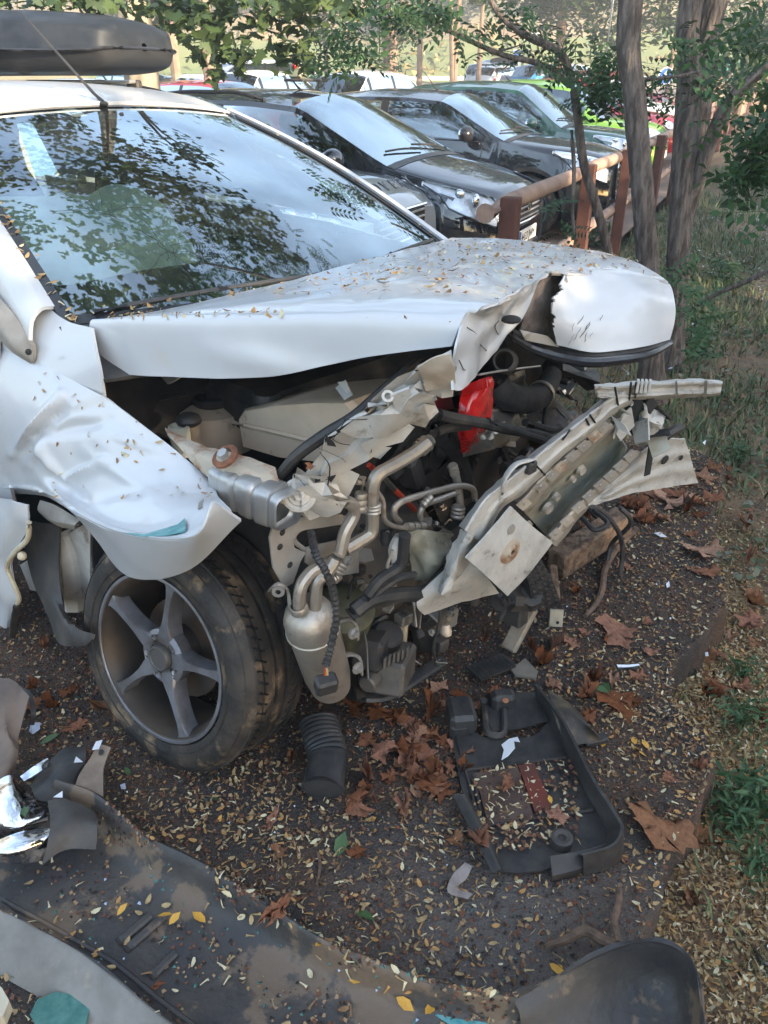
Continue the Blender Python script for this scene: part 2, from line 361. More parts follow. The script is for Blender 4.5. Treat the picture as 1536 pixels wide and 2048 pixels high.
_n = _t.nodes; _o = [x for x in _n if x.type == 'TEX_COORD'][0]; _b = _n['Principled BSDF']; _src = _b.inputs['Base Color'].links[0].from_socket
_v = _n.new('ShaderNodeTexVoronoi'); _v.inputs['Scale'].default_value = 210; _t.links.new(_o.outputs['Object'], _v.inputs['Vector'])
_r = _n.new('ShaderNodeMapRange'); _r.inputs[1].default_value = .10; _r.inputs[2].default_value = .32; _r.inputs[3].default_value = 1; _r.inputs[4].default_value = 0; _t.links.new(_v.outputs['Distance'], _r.inputs[0])
_c = _n.new('ShaderNodeValToRGB'); _c.color_ramp.elements[0].position = .55; _c.color_ramp.elements[0].color = (0, 0, 0, 1); _c.color_ramp.elements[1].position = .95; _c.color_ramp.elements[1].color = (.26, .24, .22, 1)
_sp = _n.new('ShaderNodeSeparateColor'); _t.links.new(_v.outputs['Color'], _sp.inputs[0]); _t.links.new(_sp.outputs[0], _c.inputs['Fac'])
_m = _n.new('ShaderNodeMix'); _m.data_type = 'RGBA'; _m.blend_type = 'ADD'; _t.links.new(_r.outputs[0], _m.inputs[0]); _t.links.new(_src, _m.inputs[6]); _t.links.new(_c.outputs[0], _m.inputs[7])
_g = _n.new('ShaderNodeVectorMath'); _g.operation = 'DISTANCE'; _g.inputs[1].default_value = (.28, 1.0, 0); _t.links.new(_o.outputs['Object'], _g.inputs[0])
_h = _n.new('ShaderNodeMapRange'); _h.inputs[1].default_value = .12; _h.inputs[2].default_value = .5; _h.inputs[3].default_value = .75; _h.inputs[4].default_value = 0; _t.links.new(_g.outputs['Value'], _h.inputs[0])
_m2 = _n.new('ShaderNodeMix'); _m2.data_type = 'RGBA'; _m2.inputs[7].default_value = (.15, .13, .115, 1); _t.links.new(_h.outputs[0], _m2.inputs[0]); _t.links.new(_m.outputs[2], _m2.inputs[6]); _t.links.new(_m2.outputs[2], _b.inputs['Base Color'])
LOTM = mat('car_park_ground', (.34, .23, .17), .95, col2=(.12, .105, .095), nscale=.5, bump=.5, bscale=30)
GRASSGND = mat('dry_hill_ground', (.46, .34, .17), .95, col2=(.22, .22, .09), nscale=.12, mix=(.45, .65), dirt=(.48, .28, .14), dscale=.06, dmix=(.52, .66), bump=.6, bscale=2)
ROADM = mat('road_asphalt', (.13, .125, .12), .9, col2=(.17, .16, .15), nscale=.7)
KERBM = mat('kerb_concrete', (.36, .33, .29), .9, col2=(.28, .25, .22), nscale=3)
xs = np.unique(np.concatenate([np.linspace(-2, 5, 110), axis_pts(5, 40, 30, 1.6), -axis_pts(2, 40, 20, 1.6)])); ys = np.unique(np.concatenate([np.linspace(-6, 9, 150), axis_pts(9, 66, 50, 1.3)]))
sheet_grid('ground', xs, ys, lambda x, y: bank(x, y)-(.12 if (x < .3 and y < 9) else 0)-(.25 if y > 8.7 and (np.array([x, y])-FP0) @ FNR < -.05 else 0), SOIL)
def slab():
    mb = MB(); e = []
    for k in range(len(SLAB_E)-1):
        a, b = np.array(SLAB_E[k]), np.array(SLAB_E[k+1]); n = max(2, int(np.linalg.norm(b-a)/.035)) if a[1] < 4 and a[1] > .2 else 2
        for t in np.arange(n)/n:
            p = a+(b-a)*t; q = p+np.array([.02*fbm(p[0], p[1], 9, 1.)+.012*fbm(p[0], p[1], 31, 3.), .02*fbm(p[0], p[1], 9, 7.)]); e.append(q)
    for y in (5.2, 6.5, 9.0):
        q = FP0+FD*((y-FP0[1])/FD[1])-FNR*.05; e.append(q)
    P = e+[np.array([-40., 9.0]), np.array([-40., -3.])]
    n = len(P); top = [(p[0], p[1], 0) for p in P]; ins = .018
    V = []; 
    # crumbled rim: the top edge is set back, a middle ring juts out unevenly, the foot sinks into the soil
    ctr = np.array([-3, 1.5]); ring = []
    for k, p in enumerate(P):
        d = ctr-p; d = d/np.linalg.norm(d); a = p+d*(.012+.012*abs(fbm(p[0], p[1], 17, 2.))); ring.append(a)
    top = [(a[0], a[1], 0.) for a in ring]; mid = [(p[0], p[1], -.022-.012*abs(fbm(p[0], p[1], 23, 5.))) for p in P]; low = [(p[0]+.02*fbm(p[0], p[1], 20, 8.)+.01, p[1], -.34) for p in P]
    V = top+mid+low; F = [tuple(range(n))]+[(k, k+n, (k+1) % n+n, (k+1) % n)[::-1] for k in range(n)]+[(k+n, k+2*n, (k+1) % n+2*n, (k+1) % n+n)[::-1] for k in range(n)]
    mb.add(V, F, ASPH); o = mb.build('asphalt_pavement', smooth=False); bm_ = None
    return tag(o, kind='structure')
slab()
fx = lambda y: FP0[0]+FD[0]*(y-FP0[1])/FD[1]
V = []; ysl = np.linspace(9, 60, 40); tt = np.linspace(0, 1, 14)
for y in ysl:
    for t in tt: x = -40+(fx(y)-.05+40)*t; V.append((x, y, terr(x, y)))
V = np.array(V); nx = 14; ii, jj = np.meshgrid(np.arange(39), np.arange(13), indexing='ij'); a = (ii*nx+jj).ravel()
tag(big('car_park', V, np.stack([a, a+1, a+nx+1, a+nx], 1), [LOTM], smooth=True), kind='structure')
sheet_grid('verge', np.linspace(-90, 120, 40), np.linspace(60, 72.2, 6), lambda x, y: terr(x, y)-.004, GRASSGND)
sheet_grid('road', np.linspace(-90, 120, 40), np.linspace(63, 69, 3), lambda x, y: terr(x, y)+.05, ROADM)
kb_ = MB(); kb_.box((10, 62.6, terr(0, 62.6)+.1), (180, .4, .35), KERBM, None, .03); kb_.box((10, 60.2, terr(0, 60.2)+.05), (180, .25, .3), KERBM, None, .03); tag(kb_.build('kerb'), kind='structure')
LAWNM = mat('lawn', (.30, .30, .10), .95, col2=(.20, .25, .08), nscale=.3, bump=.5, bscale=6)
sheet_grid('lawn', np.linspace(-90, 120, 60), np.linspace(69.2, 88, 14), lambda x, y: terr(x, y)+.12, LAWNM)
sheet_grid('hillside', np.linspace(-160, 200, 90), axis_pts(72, 260, 50, 1.2), lambda x, y: terr(x, y), GRASSGND)
# ---------------------------------------------------------------- fallen petals, crumbs, gravel (nobody could count them)
PETM = [mat('petal_straw', (.42, .31, .15), .7, col2=(.27, .17, .075), nscale=60), mat('petal_pale', (.60, .53, .34), .7, col2=(.5, .42, .25), nscale=60), mat('petal_brown', (.25, .145, .065), .8, col2=(.16, .09, .04), nscale=60), mat('petal_ochre', (.46, .26, .09), .7, col2=(.34, .17, .05), nscale=60)]
PB = np.array([(-.5, -.12, .10), (-.5, .12, .10), (-.1, -.26, .0), (-.1, .26, .05), (.28, -.20, .10), (.28, .2, .16), (.55, -.02, .26), (.55, .05, .26)]); PFc = [(0, 2, 3, 1), (2, 4, 5, 3), (4, 6, 7, 5)]
PB2 = np.array([(-.6, -.05, .0), (-.6, .05, .02), (-.2, -.07, .10), (-.2, .07, .10), (.2, -.09, .12), (.2, .09, .16), (.5, -.16, .0), (.5, .16, .06)])
SLP = np.array(SLAB_E+[(-40, 4.6), (-40, -3)], float)
def on_slab(x, y): return inp(np.stack([x, y], -1), SLP)
def inp(x, P):
    c = np.zeros(x.shape[:-1], bool); j = len(P)-1
    for i in range(len(P)):
        c ^= ((P[i, 1] > x[..., 1]) != (P[j, 1] > x[..., 1])) & (x[..., 0] < (P[j, 0]-P[i, 0])*(x[..., 1]-P[i, 1])/(P[j, 1]-P[i, 1]+1e-12)+P[i, 0]); j = i
    return c
def gz(x, y, s): return 0. if s else bank(x, y)
def litter(name, n, xr, yr, dens, size, mats, bases, lift=.004, tilt=.35, wts=None):
    x = rng.uniform(*xr, n); y = rng.uniform(*yr, n); s = on_slab(x, y); d = np.array([dens(a, b, c) for a, b, c in zip(x, y, s)]); k = rng.random(n) < d; x, y, s = x[k], y[k], s[k]; n = len(x)
    z = np.array([gz(a, b, c) for a, b, c in zip(x, y, s)])+rng.uniform(.001, lift, n); P = np.stack([x, y, z], 1); R = rots(n, tilt); S = rng.uniform(*size, n); Vs = []; Fs = []; mi = []; off = 0
    b_ = rng.integers(0, len(bases), n); mm = rng.choice(len(mats), n, p=wts)
    for q in range(len(bases)):
        kk = b_ == q; v, f = scatter(bases[q][0], bases[q][1], P[kk], R[kk], S[kk]); Vs.append(v); Fs.append(f+off); off += len(v); mi.append(np.repeat(mm[kk], len(bases[q][1])))
    o = big(name, np.vstack(Vs), np.vstack(Fs), mats, np.concatenate(mi), smooth=True); return tag(o, kind='stuff')
def pet_d(x, y, s):
    f = .5+.5*fbm(x, y, 2.2, 3.)+.25*fbm(x, y, 7, 5.)
    if not s: return (.9 if x < 1.7 else .35)*min(1, .55+.5*f)*(1 if y < 2.4 else max(.08, 1-(y-2.4)*.55))
    heap = .9*math.exp(-((x+.36)**2/.06+(y-1.30)**2/.025))+.35*math.exp(-((x-.05)**2/.12+(y-1.12)**2/.03))+.4*math.exp(-((x-.7)**2/.05+(y-1.75)**2/.06)); d = .06+.55*max(0, f-.42)**1.3+.95*heap
    if x > .55: d += .35*max(0, 1-abs(x-.85-.3*(y-1.5))*2.2)
    if y > 2.1 and x < .6: d *= .3
    return min(1, d*(1.25 if y < 1.45 else 1))
litter('fallen_petals', 90000, (-1.6, 2.6), (.55, 4.2), pet_d, (.005, .020), PETM, [(PB, PFc), (PB2, PFc)], .010, .5, [.40, .17, .25, .18])
litter('fallen_petals', 64000, (.55, 2.2), (.55, 3.2), lambda x, y, s: 0 if s else .85*(1 if x < 1.5 else .4)*(1 if y < 2.2 else .4), (.008, .019), PETM, [(PB, PFc), (PB2, PFc)], .020, .7, [.36, .16, .28, .20])
CB = np.array([(-.5, -.3, 0), (.5, -.35, .1), (.3, .45, .05), (-.4, .3, .25)]); CF = [(0, 1, 2), (0, 2, 3)]
TB = np.array([(-.5, -.4, -.2), (.5, -.35, -.2), (0, .5, -.2), (.05, 0, .5)]); TF = [(0, 1, 3), (1, 2, 3), (2, 0, 3)]
CRM = [mat('crumb_red_brown', (.14, .06, .034), .9), mat('crumb_dark', (.035, .025, .02), .9), mat('crumb_tan', (.30, .20, .11), .9)]
def crumb_d(x, y, s):
    f = .5+.5*fbm(x, y, 3.1, 9.); return min(1, (.25+.75*f)*(1.2 if (s and y > 1.25) else .6))
litter('leaf_crumbs', 90000, (-1.6, 2.2), (.55, 3.6), crumb_d, (.003, .012), CRM, [(CB, CF)], .008, .6, [.5, .25, .25])
STN = [mat('stone_dark', (.05, .048, .046), .9), mat('stone_grey', (.17, .16, .15), .9), mat('stone_pale', (.3, .28, .25), .9)]
litter('gravel', 24000, (-1.5, 1.7), (.55, 3.6), lambda x, y, s: .75 if s else .2, (.003, .008), STN, [(TB, TF)], .004, 1., [.6, .3, .1])
tag(litter('ground_cover', 30000, (1.0, 6), (2.6, 9), lambda x, y, s: 0 if s else .3+.7*fbm(x, y, 1.4, 17.), (.015, .04), [mat('cover_green', (.06, .09, .04), .6), mat('cover_grey', (.16, .17, .12), .8), mat('cover_brown', (.17, .105, .06), .9)], [(CB, CF)], .07, .7, [.4, .25, .35]), kind='stuff')
TWB = np.array([(-.5, -.03, 0), (-.5, .03, 0), (0, .06, .05), (0, .0, .05), (.5, .02, .0), (.5, -.02, .0)]); TWF = [(0, 3, 2, 1), (3, 4, 5, 2)]
litter('fine_twigs', 5200, (-1.6, 2.6), (.55, 3.8), lambda x, y, s: .25+.5*max(0, fbm(x, y, 2.1, 23.)), (.012, .05), [CRM[1], CRM[2], STN[1]], [(TWB, TWF)], .010, .35, [.5, .35, .15])
GLS = [mat('glass_crumb', (.12, .3, .27), .1, trans=.5), mat('glass_crumb_white', (.7, .75, .78), .15)]
litter('glass_crumbs', 1500, (-1.2, 1.), (.6, 2.6), lambda x, y, s: .5 if s else .1, (.004, .009), GLS, [(TB, TF)], .006, 1., [.75, .25])
# ================================================================ THE WRECKED WHITE CAR
CAR = root('wrecked_car', tuple(OC), 'white hatchback with its whole front end torn off and front wheel exposed', 'car', rz=YAW)
def noise_disp(A, amp, sc, seed):
    A = np.array(A); gu = np.gradient(A, axis=0); gv = np.gradient(A, axis=1); n = np.cross(gu, gv); n /= (np.linalg.norm(n, axis=-1, keepdims=True)+1e-12)
    for i in range(A.shape[0]):
        for j in range(A.shape[1]):
            p = A[i, j]*sc; A[i, j] += n[i, j]*amp*mnoise.fractal(Vector((p[0]+seed, p[1], p[2])), 1., 2., 3)
    return A
def crease(A, p, q, wpx, amp):
    """push the sheet in along a line, given where the line runs in the photograph"""
    A = np.array(A); gu = np.gradient(A, axis=0); gv = np.gradient(A, axis=1); n = np.cross(gu, gv); n /= (np.linalg.norm(n, axis=-1, keepdims=True)+1e-12)
    x = pixof(A); p = np.array(p, float); q = np.array(q, float); d = q-p; L2 = d@d
    t = np.clip(((x-p)@d)/L2, 0, 1); dist = np.linalg.norm(x-(p+t[..., None]*d), axis=-1)
    return A+n*(amp*np.exp(-(dist/wpx)**2)*(.25+.75*np.sin(np.pi*np.clip(t, .08, .92))))[..., None]
def inpoly(x, poly):
    P = np.asarray(poly, float); c = np.zeros(x.shape[:-1], bool); j = len(P)-1
    for i in range(len(P)):
        yi, yj, xi, xj = P[i, 1], P[j, 1], P[i, 0], P[j, 0]
        c ^= ((yi > x[..., 1]) != (yj > x[..., 1])) & (x[..., 0] < (xj-xi)*(x[..., 1]-yi)/(yj-yi+1e-12)+xi); j = i
    return c
# -- roof
G = []
for s_, wz in ((-1.46, [(-.63, 1.43), (-.56, 1.487), (-.28, 1.518), (0, 1.527), (.28, 1.518), (.56, 1.487), (.61, 1.44)]),
               (-1.75, [(-.66, 1.47), (-.58, 1.535), (-.3, 1.565), (0, 1.572), (.3, 1.565), (.58, 1.535), (.64, 1.48)]),
               (-2.3, [(-.66, 1.49), (-.58, 1.555), (-.3, 1.585), (0, 1.592), (.3, 1.585), (.58, 1.555), (.64, 1.5)]),
               (-3.0, [(-.65, 1.46), (-.57, 1.53), (-.3, 1.56), (0, 1.567), (.3, 1.56), (.57, 1.53), (.63, 1.47)]),
               (-3.6, [(-.62, 1.38), (-.55, 1.44), (-.3, 1.47), (0, 1.477), (.3, 1.47), (.55, 1.44), (.6, 1.38)])):
    G.append([SW(s_+.06*(1-(a/.6)**2) if s_ > -1.5 else s_, a, z) for a, z in wz])
RA = upgrid(G, 8, 10); roof = MB().grid(RA, WHITE, .012).build('roof', CAR)
P0 = SW(-1.75, -.13, 1.57)
base = RA[np.unravel_index(((pixof(RA)-np.array([205, 208]))**2).sum(-1).argmin(), RA.shape[:2])]+np.array([0, 0, .004])
an = MB(); an.ball(base, (.03, .015, .010), BLACKPL, R=rotz(YAW)); tip = PT(40, 22, (base[1]*cP-(base[2]-CAMH)*sP)*1.0)
an.tube([base+[0, 0, .006], base+(tip-base)*.12, tip], [.008, .0055, .002], BLACKPL, 6, 1); an.build('roof_antenna', roof)
# -- windscreen
def ws(u, v):  # u across (-1 near .. 1 far), v up 0..1
    wb = .735*u; wt = .585*u; w_ = wb+(wt-wb)*v; s0 = -.40+.20*(1-u*u); s1 = -1.47+.07*(1-u*u)
    return SW(s0+(s1-s0)*v, w_, 1.075+(1.487+.036*(1-u*u)-1.075)*v+.035*math.sin(math.pi*v))
us = np.linspace(-1, 1, 25); vv = np.linspace(0, 1, 15)
A = np.array([[ws(u, v) for u in us] for v in vv])
wsc = MB().grid(A, GLASS).build('windscreen', CAR)
fr_ = MB()
for (u0, u1, v0, v1, n_) in ((-1, 1, -.01, .02, 24), (-1, 1, .985, 1.0, 24)):
    fr_.grid(np.array([[ws(u, v)+np.array([0, 0, .004]) for u in np.linspace(u0, u1, n_)] for v in np.linspace(v0, v1, 3)]), BLACKTRIM)
for u0, u1 in ((-1.0, -.962), (.965, 1.0)):
    fr_.grid(np.array([[ws(u, v)+np.array([0, 0, .004]) for u in np.linspace(u0, u1, 3)] for v in np.linspace(0, 1, 14)]), BLACKTRIM)
fr_.build('windscreen_seal', wsc)
# cracks: thin star fractures lying on the glass
crk = MB()
for (u, v) in ((-.62, .38), (-.5, .2)):
    for k in range(9):
        a = rng.uniform(0, 6.28); L_ = rng.uniform(.05, .2); pts = [ws(u+L_*t*math.cos(a)+.01*rng.normal(), min(.97, max(.03, v+L_*t*1.2*math.sin(a)+.01*rng.normal())))+np.array([0, 0, .0035]) for t in (0, .3, .6, 1)]
        crk.tube(pts, .0007, DARK, 3, 1)
crk.build('crack', wsc)
# wipers and cowl
wp = MB()
for (u0, v0, u1, v1) in ((-.9, .015, .0, .035), (.05, .015, .9, .03)):
    a, b = ws(u0, v0)+[0, 0, .012], ws(u1, v1)+[0, 0, .012]
    wp.tube([a, (a+b)/2+[0, 0, .004], b], .0075, BLACKPL, 6, 4)
    wp.tube([(a+b)/2+[0, 0, .008], (a+b)/2+U*.05+LF*.25+[0, 0, -.03]], .008, BLACKPL, 6, 1)
wp.build('wiper', CAR)
cw = MB(); cw.grid(upgrid([[SW(-.40+.2*(1-u*u)+.01, .75*u, 1.072) for u in np.linspace(-1, 1, 7)], [SW(-.30+.2*(1-u*u), .76*u, 1.03) for u in np.linspace(-1, 1, 7)], [SW(-.18+.16*(1-u*u), .76*u, .99) for u in np.linspace(-1, 1, 7)]], 3, 4), BLACKPL, .01); cw.build('cowl', CAR)
# -- pillars
def far_edge(v): return ws(1.0, v)
G = [[ws(1.0, v)+LF*o+np.array([0, 0, z]) for o, z in ((.0, .006), (.022, .006), (.05, -.03), (.06, -.09))] for v in np.linspace(-.05, 1, 7)]
MB().grid(upgrid(G, 3, 3), WHITE, .01).build('windscreen_pillar', CAR)
G = [[ws(-1.0, v)+LF*o*k+np.array([0, 0, z*k]) for o, z in ((.004, .006), (-.03, .008), (-.065, -.02), (-.085, -.09))] for v, k in zip(np.linspace(.05, 1, 7), np.linspace(1.0, .75, 7))]
MB().grid(upgrid(G, 3, 3), WHITE, .01).build('windscreen_pillar', CAR)
# near pillar foot: white sheet between windscreen corner, hood and wing
G = [[PW(-40, 430, -.67), PW(30, 525, -.69), PW(85, 600, -.72), PW(130, 640, -.735), PW(182, 655, -.735)],
     [PW(-60, 500, -.73), PW(10, 585, -.75), PW(80, 655, -.765), PW(135, 690, -.765), PW(190, 700, -.755)],
     [PW(-80, 560, -.79), PW(0, 645, -.80), PW(70, 715, -.80), PW(135, 750, -.79), PW(200, 745, -.765)],
     [PW(-90, 620, -.80), PW(-10, 695, -.815), PW(70, 745, -.81), PW(140, 785, -.795), PW(208, 795, -.765)]]
MB().grid(upgrid(G, 4, 4), WHITE, .008).build('pillar_foot', CAR)
pl = MB(); pl.grid(upgrid([[PW(-30, 560, -.775), PW(0, 595, -.79), PW(35, 640, -.80), PW(62, 690, -.808)], [PW(-40, 600, -.82), PW(-8, 640, -.83), PW(30, 690, -.83), PW(66, 722, -.812)], [PW(-45, 650, -.825), PW(-10, 672, -.833), PW(25, 705, -.832), PW(62, 728, -.812)]], 4, 4), GREYMET, .012)
pl.ball(PW(57, 704, -.83), .008, DARK); pl.build('mirror_base', CAR)
# -- bonnet
def zrow(pts): return [PZ(x, y, z) for x, y, z in pts]
def wrow(pts, w0, w1): return [PW(x, y, w0+(w1-w0)*i/(len(pts)-1)) for i, (x, y) in enumerate(pts)]
r0 = wrow([(204, 745), (330, 752), (470, 754), (600, 741), (745, 711), (905, 692)], -.715, -.54)
r1 = wrow([(183, 654), (330, 650), (480, 647), (620, 645), (770, 642), (925, 645)], -.715, -.53)
r1b = wrow([(210, 642), (352, 634), (495, 632), (632, 630), (780, 627), (940, 628)], -.69, -.49)
zr = lambda pts, zz: [PZ(x, y, z) for (x, y), z in zip(pts, zz)]
z1 = [p[2] for p in r1b]
r2 = zr([(320, 628), (445, 612), (580, 602), (715, 596), (850, 592), (1000, 602)], [z+.012 for z in z1])
r3 = zr([(520, 580), (640, 567), (760, 556), (880, 550), (985, 548), (1080, 556)], [1.115, 1.14, 1.16, 1.18, 1.195, 1.19])
r4 = zr([(768, 515), (860, 510), (960, 509), (1050, 514), (1130, 527), (1185, 552)], [1.11, 1.125, 1.14, 1.15, 1.155, 1.14])
r5 = zr([(903, 479), (990, 480), (1085, 488), (1175, 503), (1265, 528), (1335, 567)], [1.085, 1.09, 1.095, 1.10, 1.10, 1.075])
A = upgrid([r0, r1, r1b, r2, r3, r4, r5], 14, 20); A = noise_disp(A, .004, 5, 3.)
A = crease(A, (620, 600), (1060, 520), 30, -.010); A = crease(A, (1000, 600), (1090, 545), 22, .014)
A = crease(A, (430, 700), (640, 745), 26, -.012); A = crease(A, (1090, 540), (1240, 515), 20, -.006)
HOODA = A; px_ = pixof(A); cut = inpoly(px_, [(1084, 556), (1090, 547), (1105, 545), (1128, 549), (1140, 570), (1100, 600)])
jag = rng.random(A.shape[:2]); keep = lambda i, j: not cut[i, j]
hd = MB().grid(A, WHITE, .006, keep)
# nose of the bonnet, curling down to the bumper line
n0 = [A[-1-9*2+k, -1] for k in (0, 6, 12, 18)]
top = zr([(1128, 552), (1185, 548), (1240, 549), (1290, 556), (1340, 571)], [1.16, 1.145, 1.13, 1.11, 1.07])
tp0 = zr([(1125, 537), (1178, 535), (1230, 535), (1280, 545), (1325, 562)], [1.165, 1.155, 1.14, 1.12, 1.09])
m1 = zr([(1108, 590), (1172, 585), (1235, 585), (1297, 592), (1350, 606)], [1.13, 1.115, 1.10, 1.08, 1.035])
m2 = zr([(1104, 640), (1168, 642), (1235, 640), (1298, 640), (1350, 640)], [1.07, 1.06, 1.045, 1.025, .995])
m3 = zr([(1114, 690), (1180, 704), (1242, 700), (1298, 691), (1341, 679)], [1.00, .985, .975, .965, .95])
N_ = upgrid([tp0, top, m1, m2, m3], 16, 18); N_ = noise_disp(N_, .003, 6, 9.)
xs_ = pixof(N_); edge = 1122+7*np.sin(xs_[..., 1]*.09)+3*np.sin(xs_[..., 1]*.23+1)+1.5*np.sin(xs_[..., 1]*.6)-.18*np.maximum(0, xs_[..., 1]-560)
hd.grid(N_, WHITE, .006, lambda i, j: xs_[i, j, 0] > edge[i, j]-6)
# torn corner hanging down
fl = [[r1[-1], r1b[-1], r2[-1], r3[-1]],
      zr([(915, 690), (962, 662), (1020, 622), (1066, 590)], [1.225, 1.205, 1.175, 1.165]),
      zr([(908, 735), (950, 712), (1000, 664), (1044, 636)], [1.185, 1.165, 1.135, 1.125]),
      zr([(906, 780), (930, 776), (972, 728), (1010, 676)], [1.15, 1.135, 1.11, 1.10])]
F_ = upgrid(fl, 9, 10); hd.grid(noise_disp(F_, .004, 9, 5.), WHITE, .004)
hood = hd.build('bonnet', CAR)
ih = MB()   # inner frame showing in the tear
ih.grid(noise_disp(upgrid([[PZ(1085, 548, 1.17), PZ(1130, 548, 1.13)], [PZ(1068, 580, 1.14), PZ(1120, 590, 1.09)], [PZ(1050, 625, 1.09), PZ(1112, 640, 1.03)], [PZ(1035, 660, 1.04), PZ(1112, 692, .97)]], 5, 5), .012, 14, 2.), mat('torn_inner', (.20, .17, .15), .6, col2=(.09, .07, .06), nscale=25), .004)
ih.build('inner_bonnet_frame', hood); ih = MB()
ih.plate([PZ(1040, 660, 1.06), PZ(1095, 672, 1.02), PZ(1118, 694, .99), PZ(1050, 680, 1.02)], .004, WHITEIN)
ih.build('torn_lip', hood); ih = MB()
ih.tube([PZ(1092, 546, 1.175), PZ(1125, 548, 1.16), PZ(1132, 563, 1.15)], .006, GREYMET, 5)
ih.ball(PZ(1022, 639, 1.17), (.022, .022, .008), DARK)
ih.build('folded_edge', hood)
tr = MB()
for off, r, m in ((0, .013, BLACKPL), (12, .011, BLACKTRIM)):
    tr.tube([PZ(1012, 655+off, 1.06), PZ(1060, 684+off, 1.0), PZ(1115, 702+off, .975), PZ(1180, 713+off, .965), PZ(1245, 708+off, .955), PZ(1300, 697+off, .945), PZ(1342, 683+off*.4, .94)], [.006, r, r*1.2, r*1.2, r*1.2, r, .006], m, 8)
tr.tube([PZ(1222, 728, .9), PZ(1240, 735, .9), PZ(1256, 748, .9)], .003, WHITE, 5)
tr.build('bonnet_lip_trim', hood)
sc_ = MB()
for (a, b) in (((1150, 680), (1162, 655)), ((1155, 640), (1160, 630)), ((1160, 672), (1176, 650)), ((1170, 680), (1176, 668))):
    pass
# scrapes across the nose, cracks in the flap
def near_on(A_, x, y): return A_[np.unravel_index(((pixof(A_)-np.array([x, y]))**2).sum(-1).argmin(), A_.shape[:2])]
sk = MB()
for (x0, y0, x1, y1, r_) in ((1148, 682, 1162, 652, .0016), (1154, 650, 1166, 632, .0012), (1160, 676, 1178, 645, .0018), (1168, 684, 1174, 666, .0012), (1172, 662, 1184, 640, .0010), (1142, 664, 1150, 646, .0010), (1180, 676, 1186, 664, .0010), (1200, 640, 1206, 628, .0008), (1136, 690, 1150, 668, .0010)):
    pts = []
    for t in np.linspace(0, 1, 5):
        p = near_on(N_, x0+(x1-x0)*t, y0+(y1-y0)*t); pts.append(p+(CAM-p)/np.linalg.norm(CAM-p)*.0065)
    sk.tube(pts, [r_*.4, r_, r_*.8, r_, r_*.3], SCUFF, 5, 2, flat=.4)
for pts_ in ([(935, 655), (950, 668), (948, 690)], [(1000, 640), (990, 655), (996, 672)], [(918, 720), (925, 735), (932, 742)], [(960, 690), (975, 700)]):
    q_ = [near_on(F_, *p) for p in pts_]; sk.tube([p+(CAM-p)/np.linalg.norm(CAM-p)*.0045 for p in q_], [.0014]*len(q_), SCUFF, 5, 3, flat=.4)
sk.build('scrape', hood)
# -- front wing
rows = [[(-60, 640, -.80), (50, 705, -.80), (140, 757, -.79), (215, 800, -.775), (310, 868, -.75), (395, 938, -.735), (430, 972, -.73)],
        [(-60, 720, -.85), (45, 750, -.83), (120, 800, -.83), (190, 855, -.81), (285, 920, -.79), (378, 982, -.79), (436, 992, -.78)],
        [(-60, 800, -.88), (35, 830, -.87), (95, 875, -.87), (165, 930, -.84), (262, 985, -.85), (360, 1015, -.86), (448, 1005, -.84)],
        [(-60, 900, -.88), (30, 905, -.88), (85, 945, -.88), (145, 990, -.88), (245, 1050, -.91), (355, 1055, -.91), (462, 1020, -.88)],
        [(-60, 970, -.86), (40, 968, -.87), (98, 984, -.895), (165, 1028, -.93), (248, 1062, -.955), (376, 1070, -.955), (428, 1004, -.925)],
        [(-60, 976, -.86), (40, 974, -.87), (102, 992, -.895), (170, 1038, -.932), (249, 1076, -.957), (382, 1082, -.957), (434, 1008, -.926)],
        [(-60, 990, -.82), (60, 988, -.84), (125, 1012, -.87), (185, 1070, -.89), (256, 1152, -.905), (372, 1142, -.905), (482, 1044, -.88)]]
A = upgrid([[PW(*p) for p in r] for r in rows], 20, 20)
A = noise_disp(A, .0022, 5, 1.)
A = crease(A, (28, 908), (124, 788), 10, .024); A = crease(A, (46, 898), (138, 798), 12, -.014); A = crease(A, (70, 872), (215, 842), 15, -.018)
A = crease(A, (72, 878), (130, 968), 9, .018); A = crease(A, (128, 964), (220, 922), 9, .020); A = crease(A, (100, 955), (165, 1000), 13, -.018); A = crease(A, (215, 860), (330, 905), 12, .008)
A = crease(A, (80, 840), (235, 800), 16, -.010); A = crease(A, (150, 1000), (330, 960), 20, -.008); A = crease(A, (170, 900), (300, 985), 12, .007); A = crease(A, (60, 930), (110, 850), 10, .010); A = crease(A, (300, 880), (180, 900), 40, .012)
WINGA = A; wing = MB().grid(A, WHITE, .006).build('front_wing', CAR)
sf = MB()
for k in range(16):
    t = k/15; i, j = 31+int(3*math.sin(k*2.1)), int(24+t*25); j = min(j, A.shape[1]-2)
px_ = pixof(A)
def onwing(x, y):
    d = ((px_-np.array([x, y]))**2).sum(-1); k = np.unravel_index(d.argmin(), d.shape); return A[k]
cp_ = CAM
for pts, m in (([(250, 1066), (290, 1068), (330, 1060), (362, 1046), (372, 1036), (372, 1064), (330, 1073), (285, 1073)], TEAL), ([(345, 1056), (372, 1044), (370, 1052), (352, 1064)], YLEAF), ([(398, 1005), (408, 998), (402, 1014), (394, 1018)], GREYMET)):
    q = [onwing(*p) for p in pts]; sf.plate([p+(CAM-p)/np.linalg.norm(CAM-p)*.009 for p in q], .001, m)
sf.build('paint_scuff', wing)
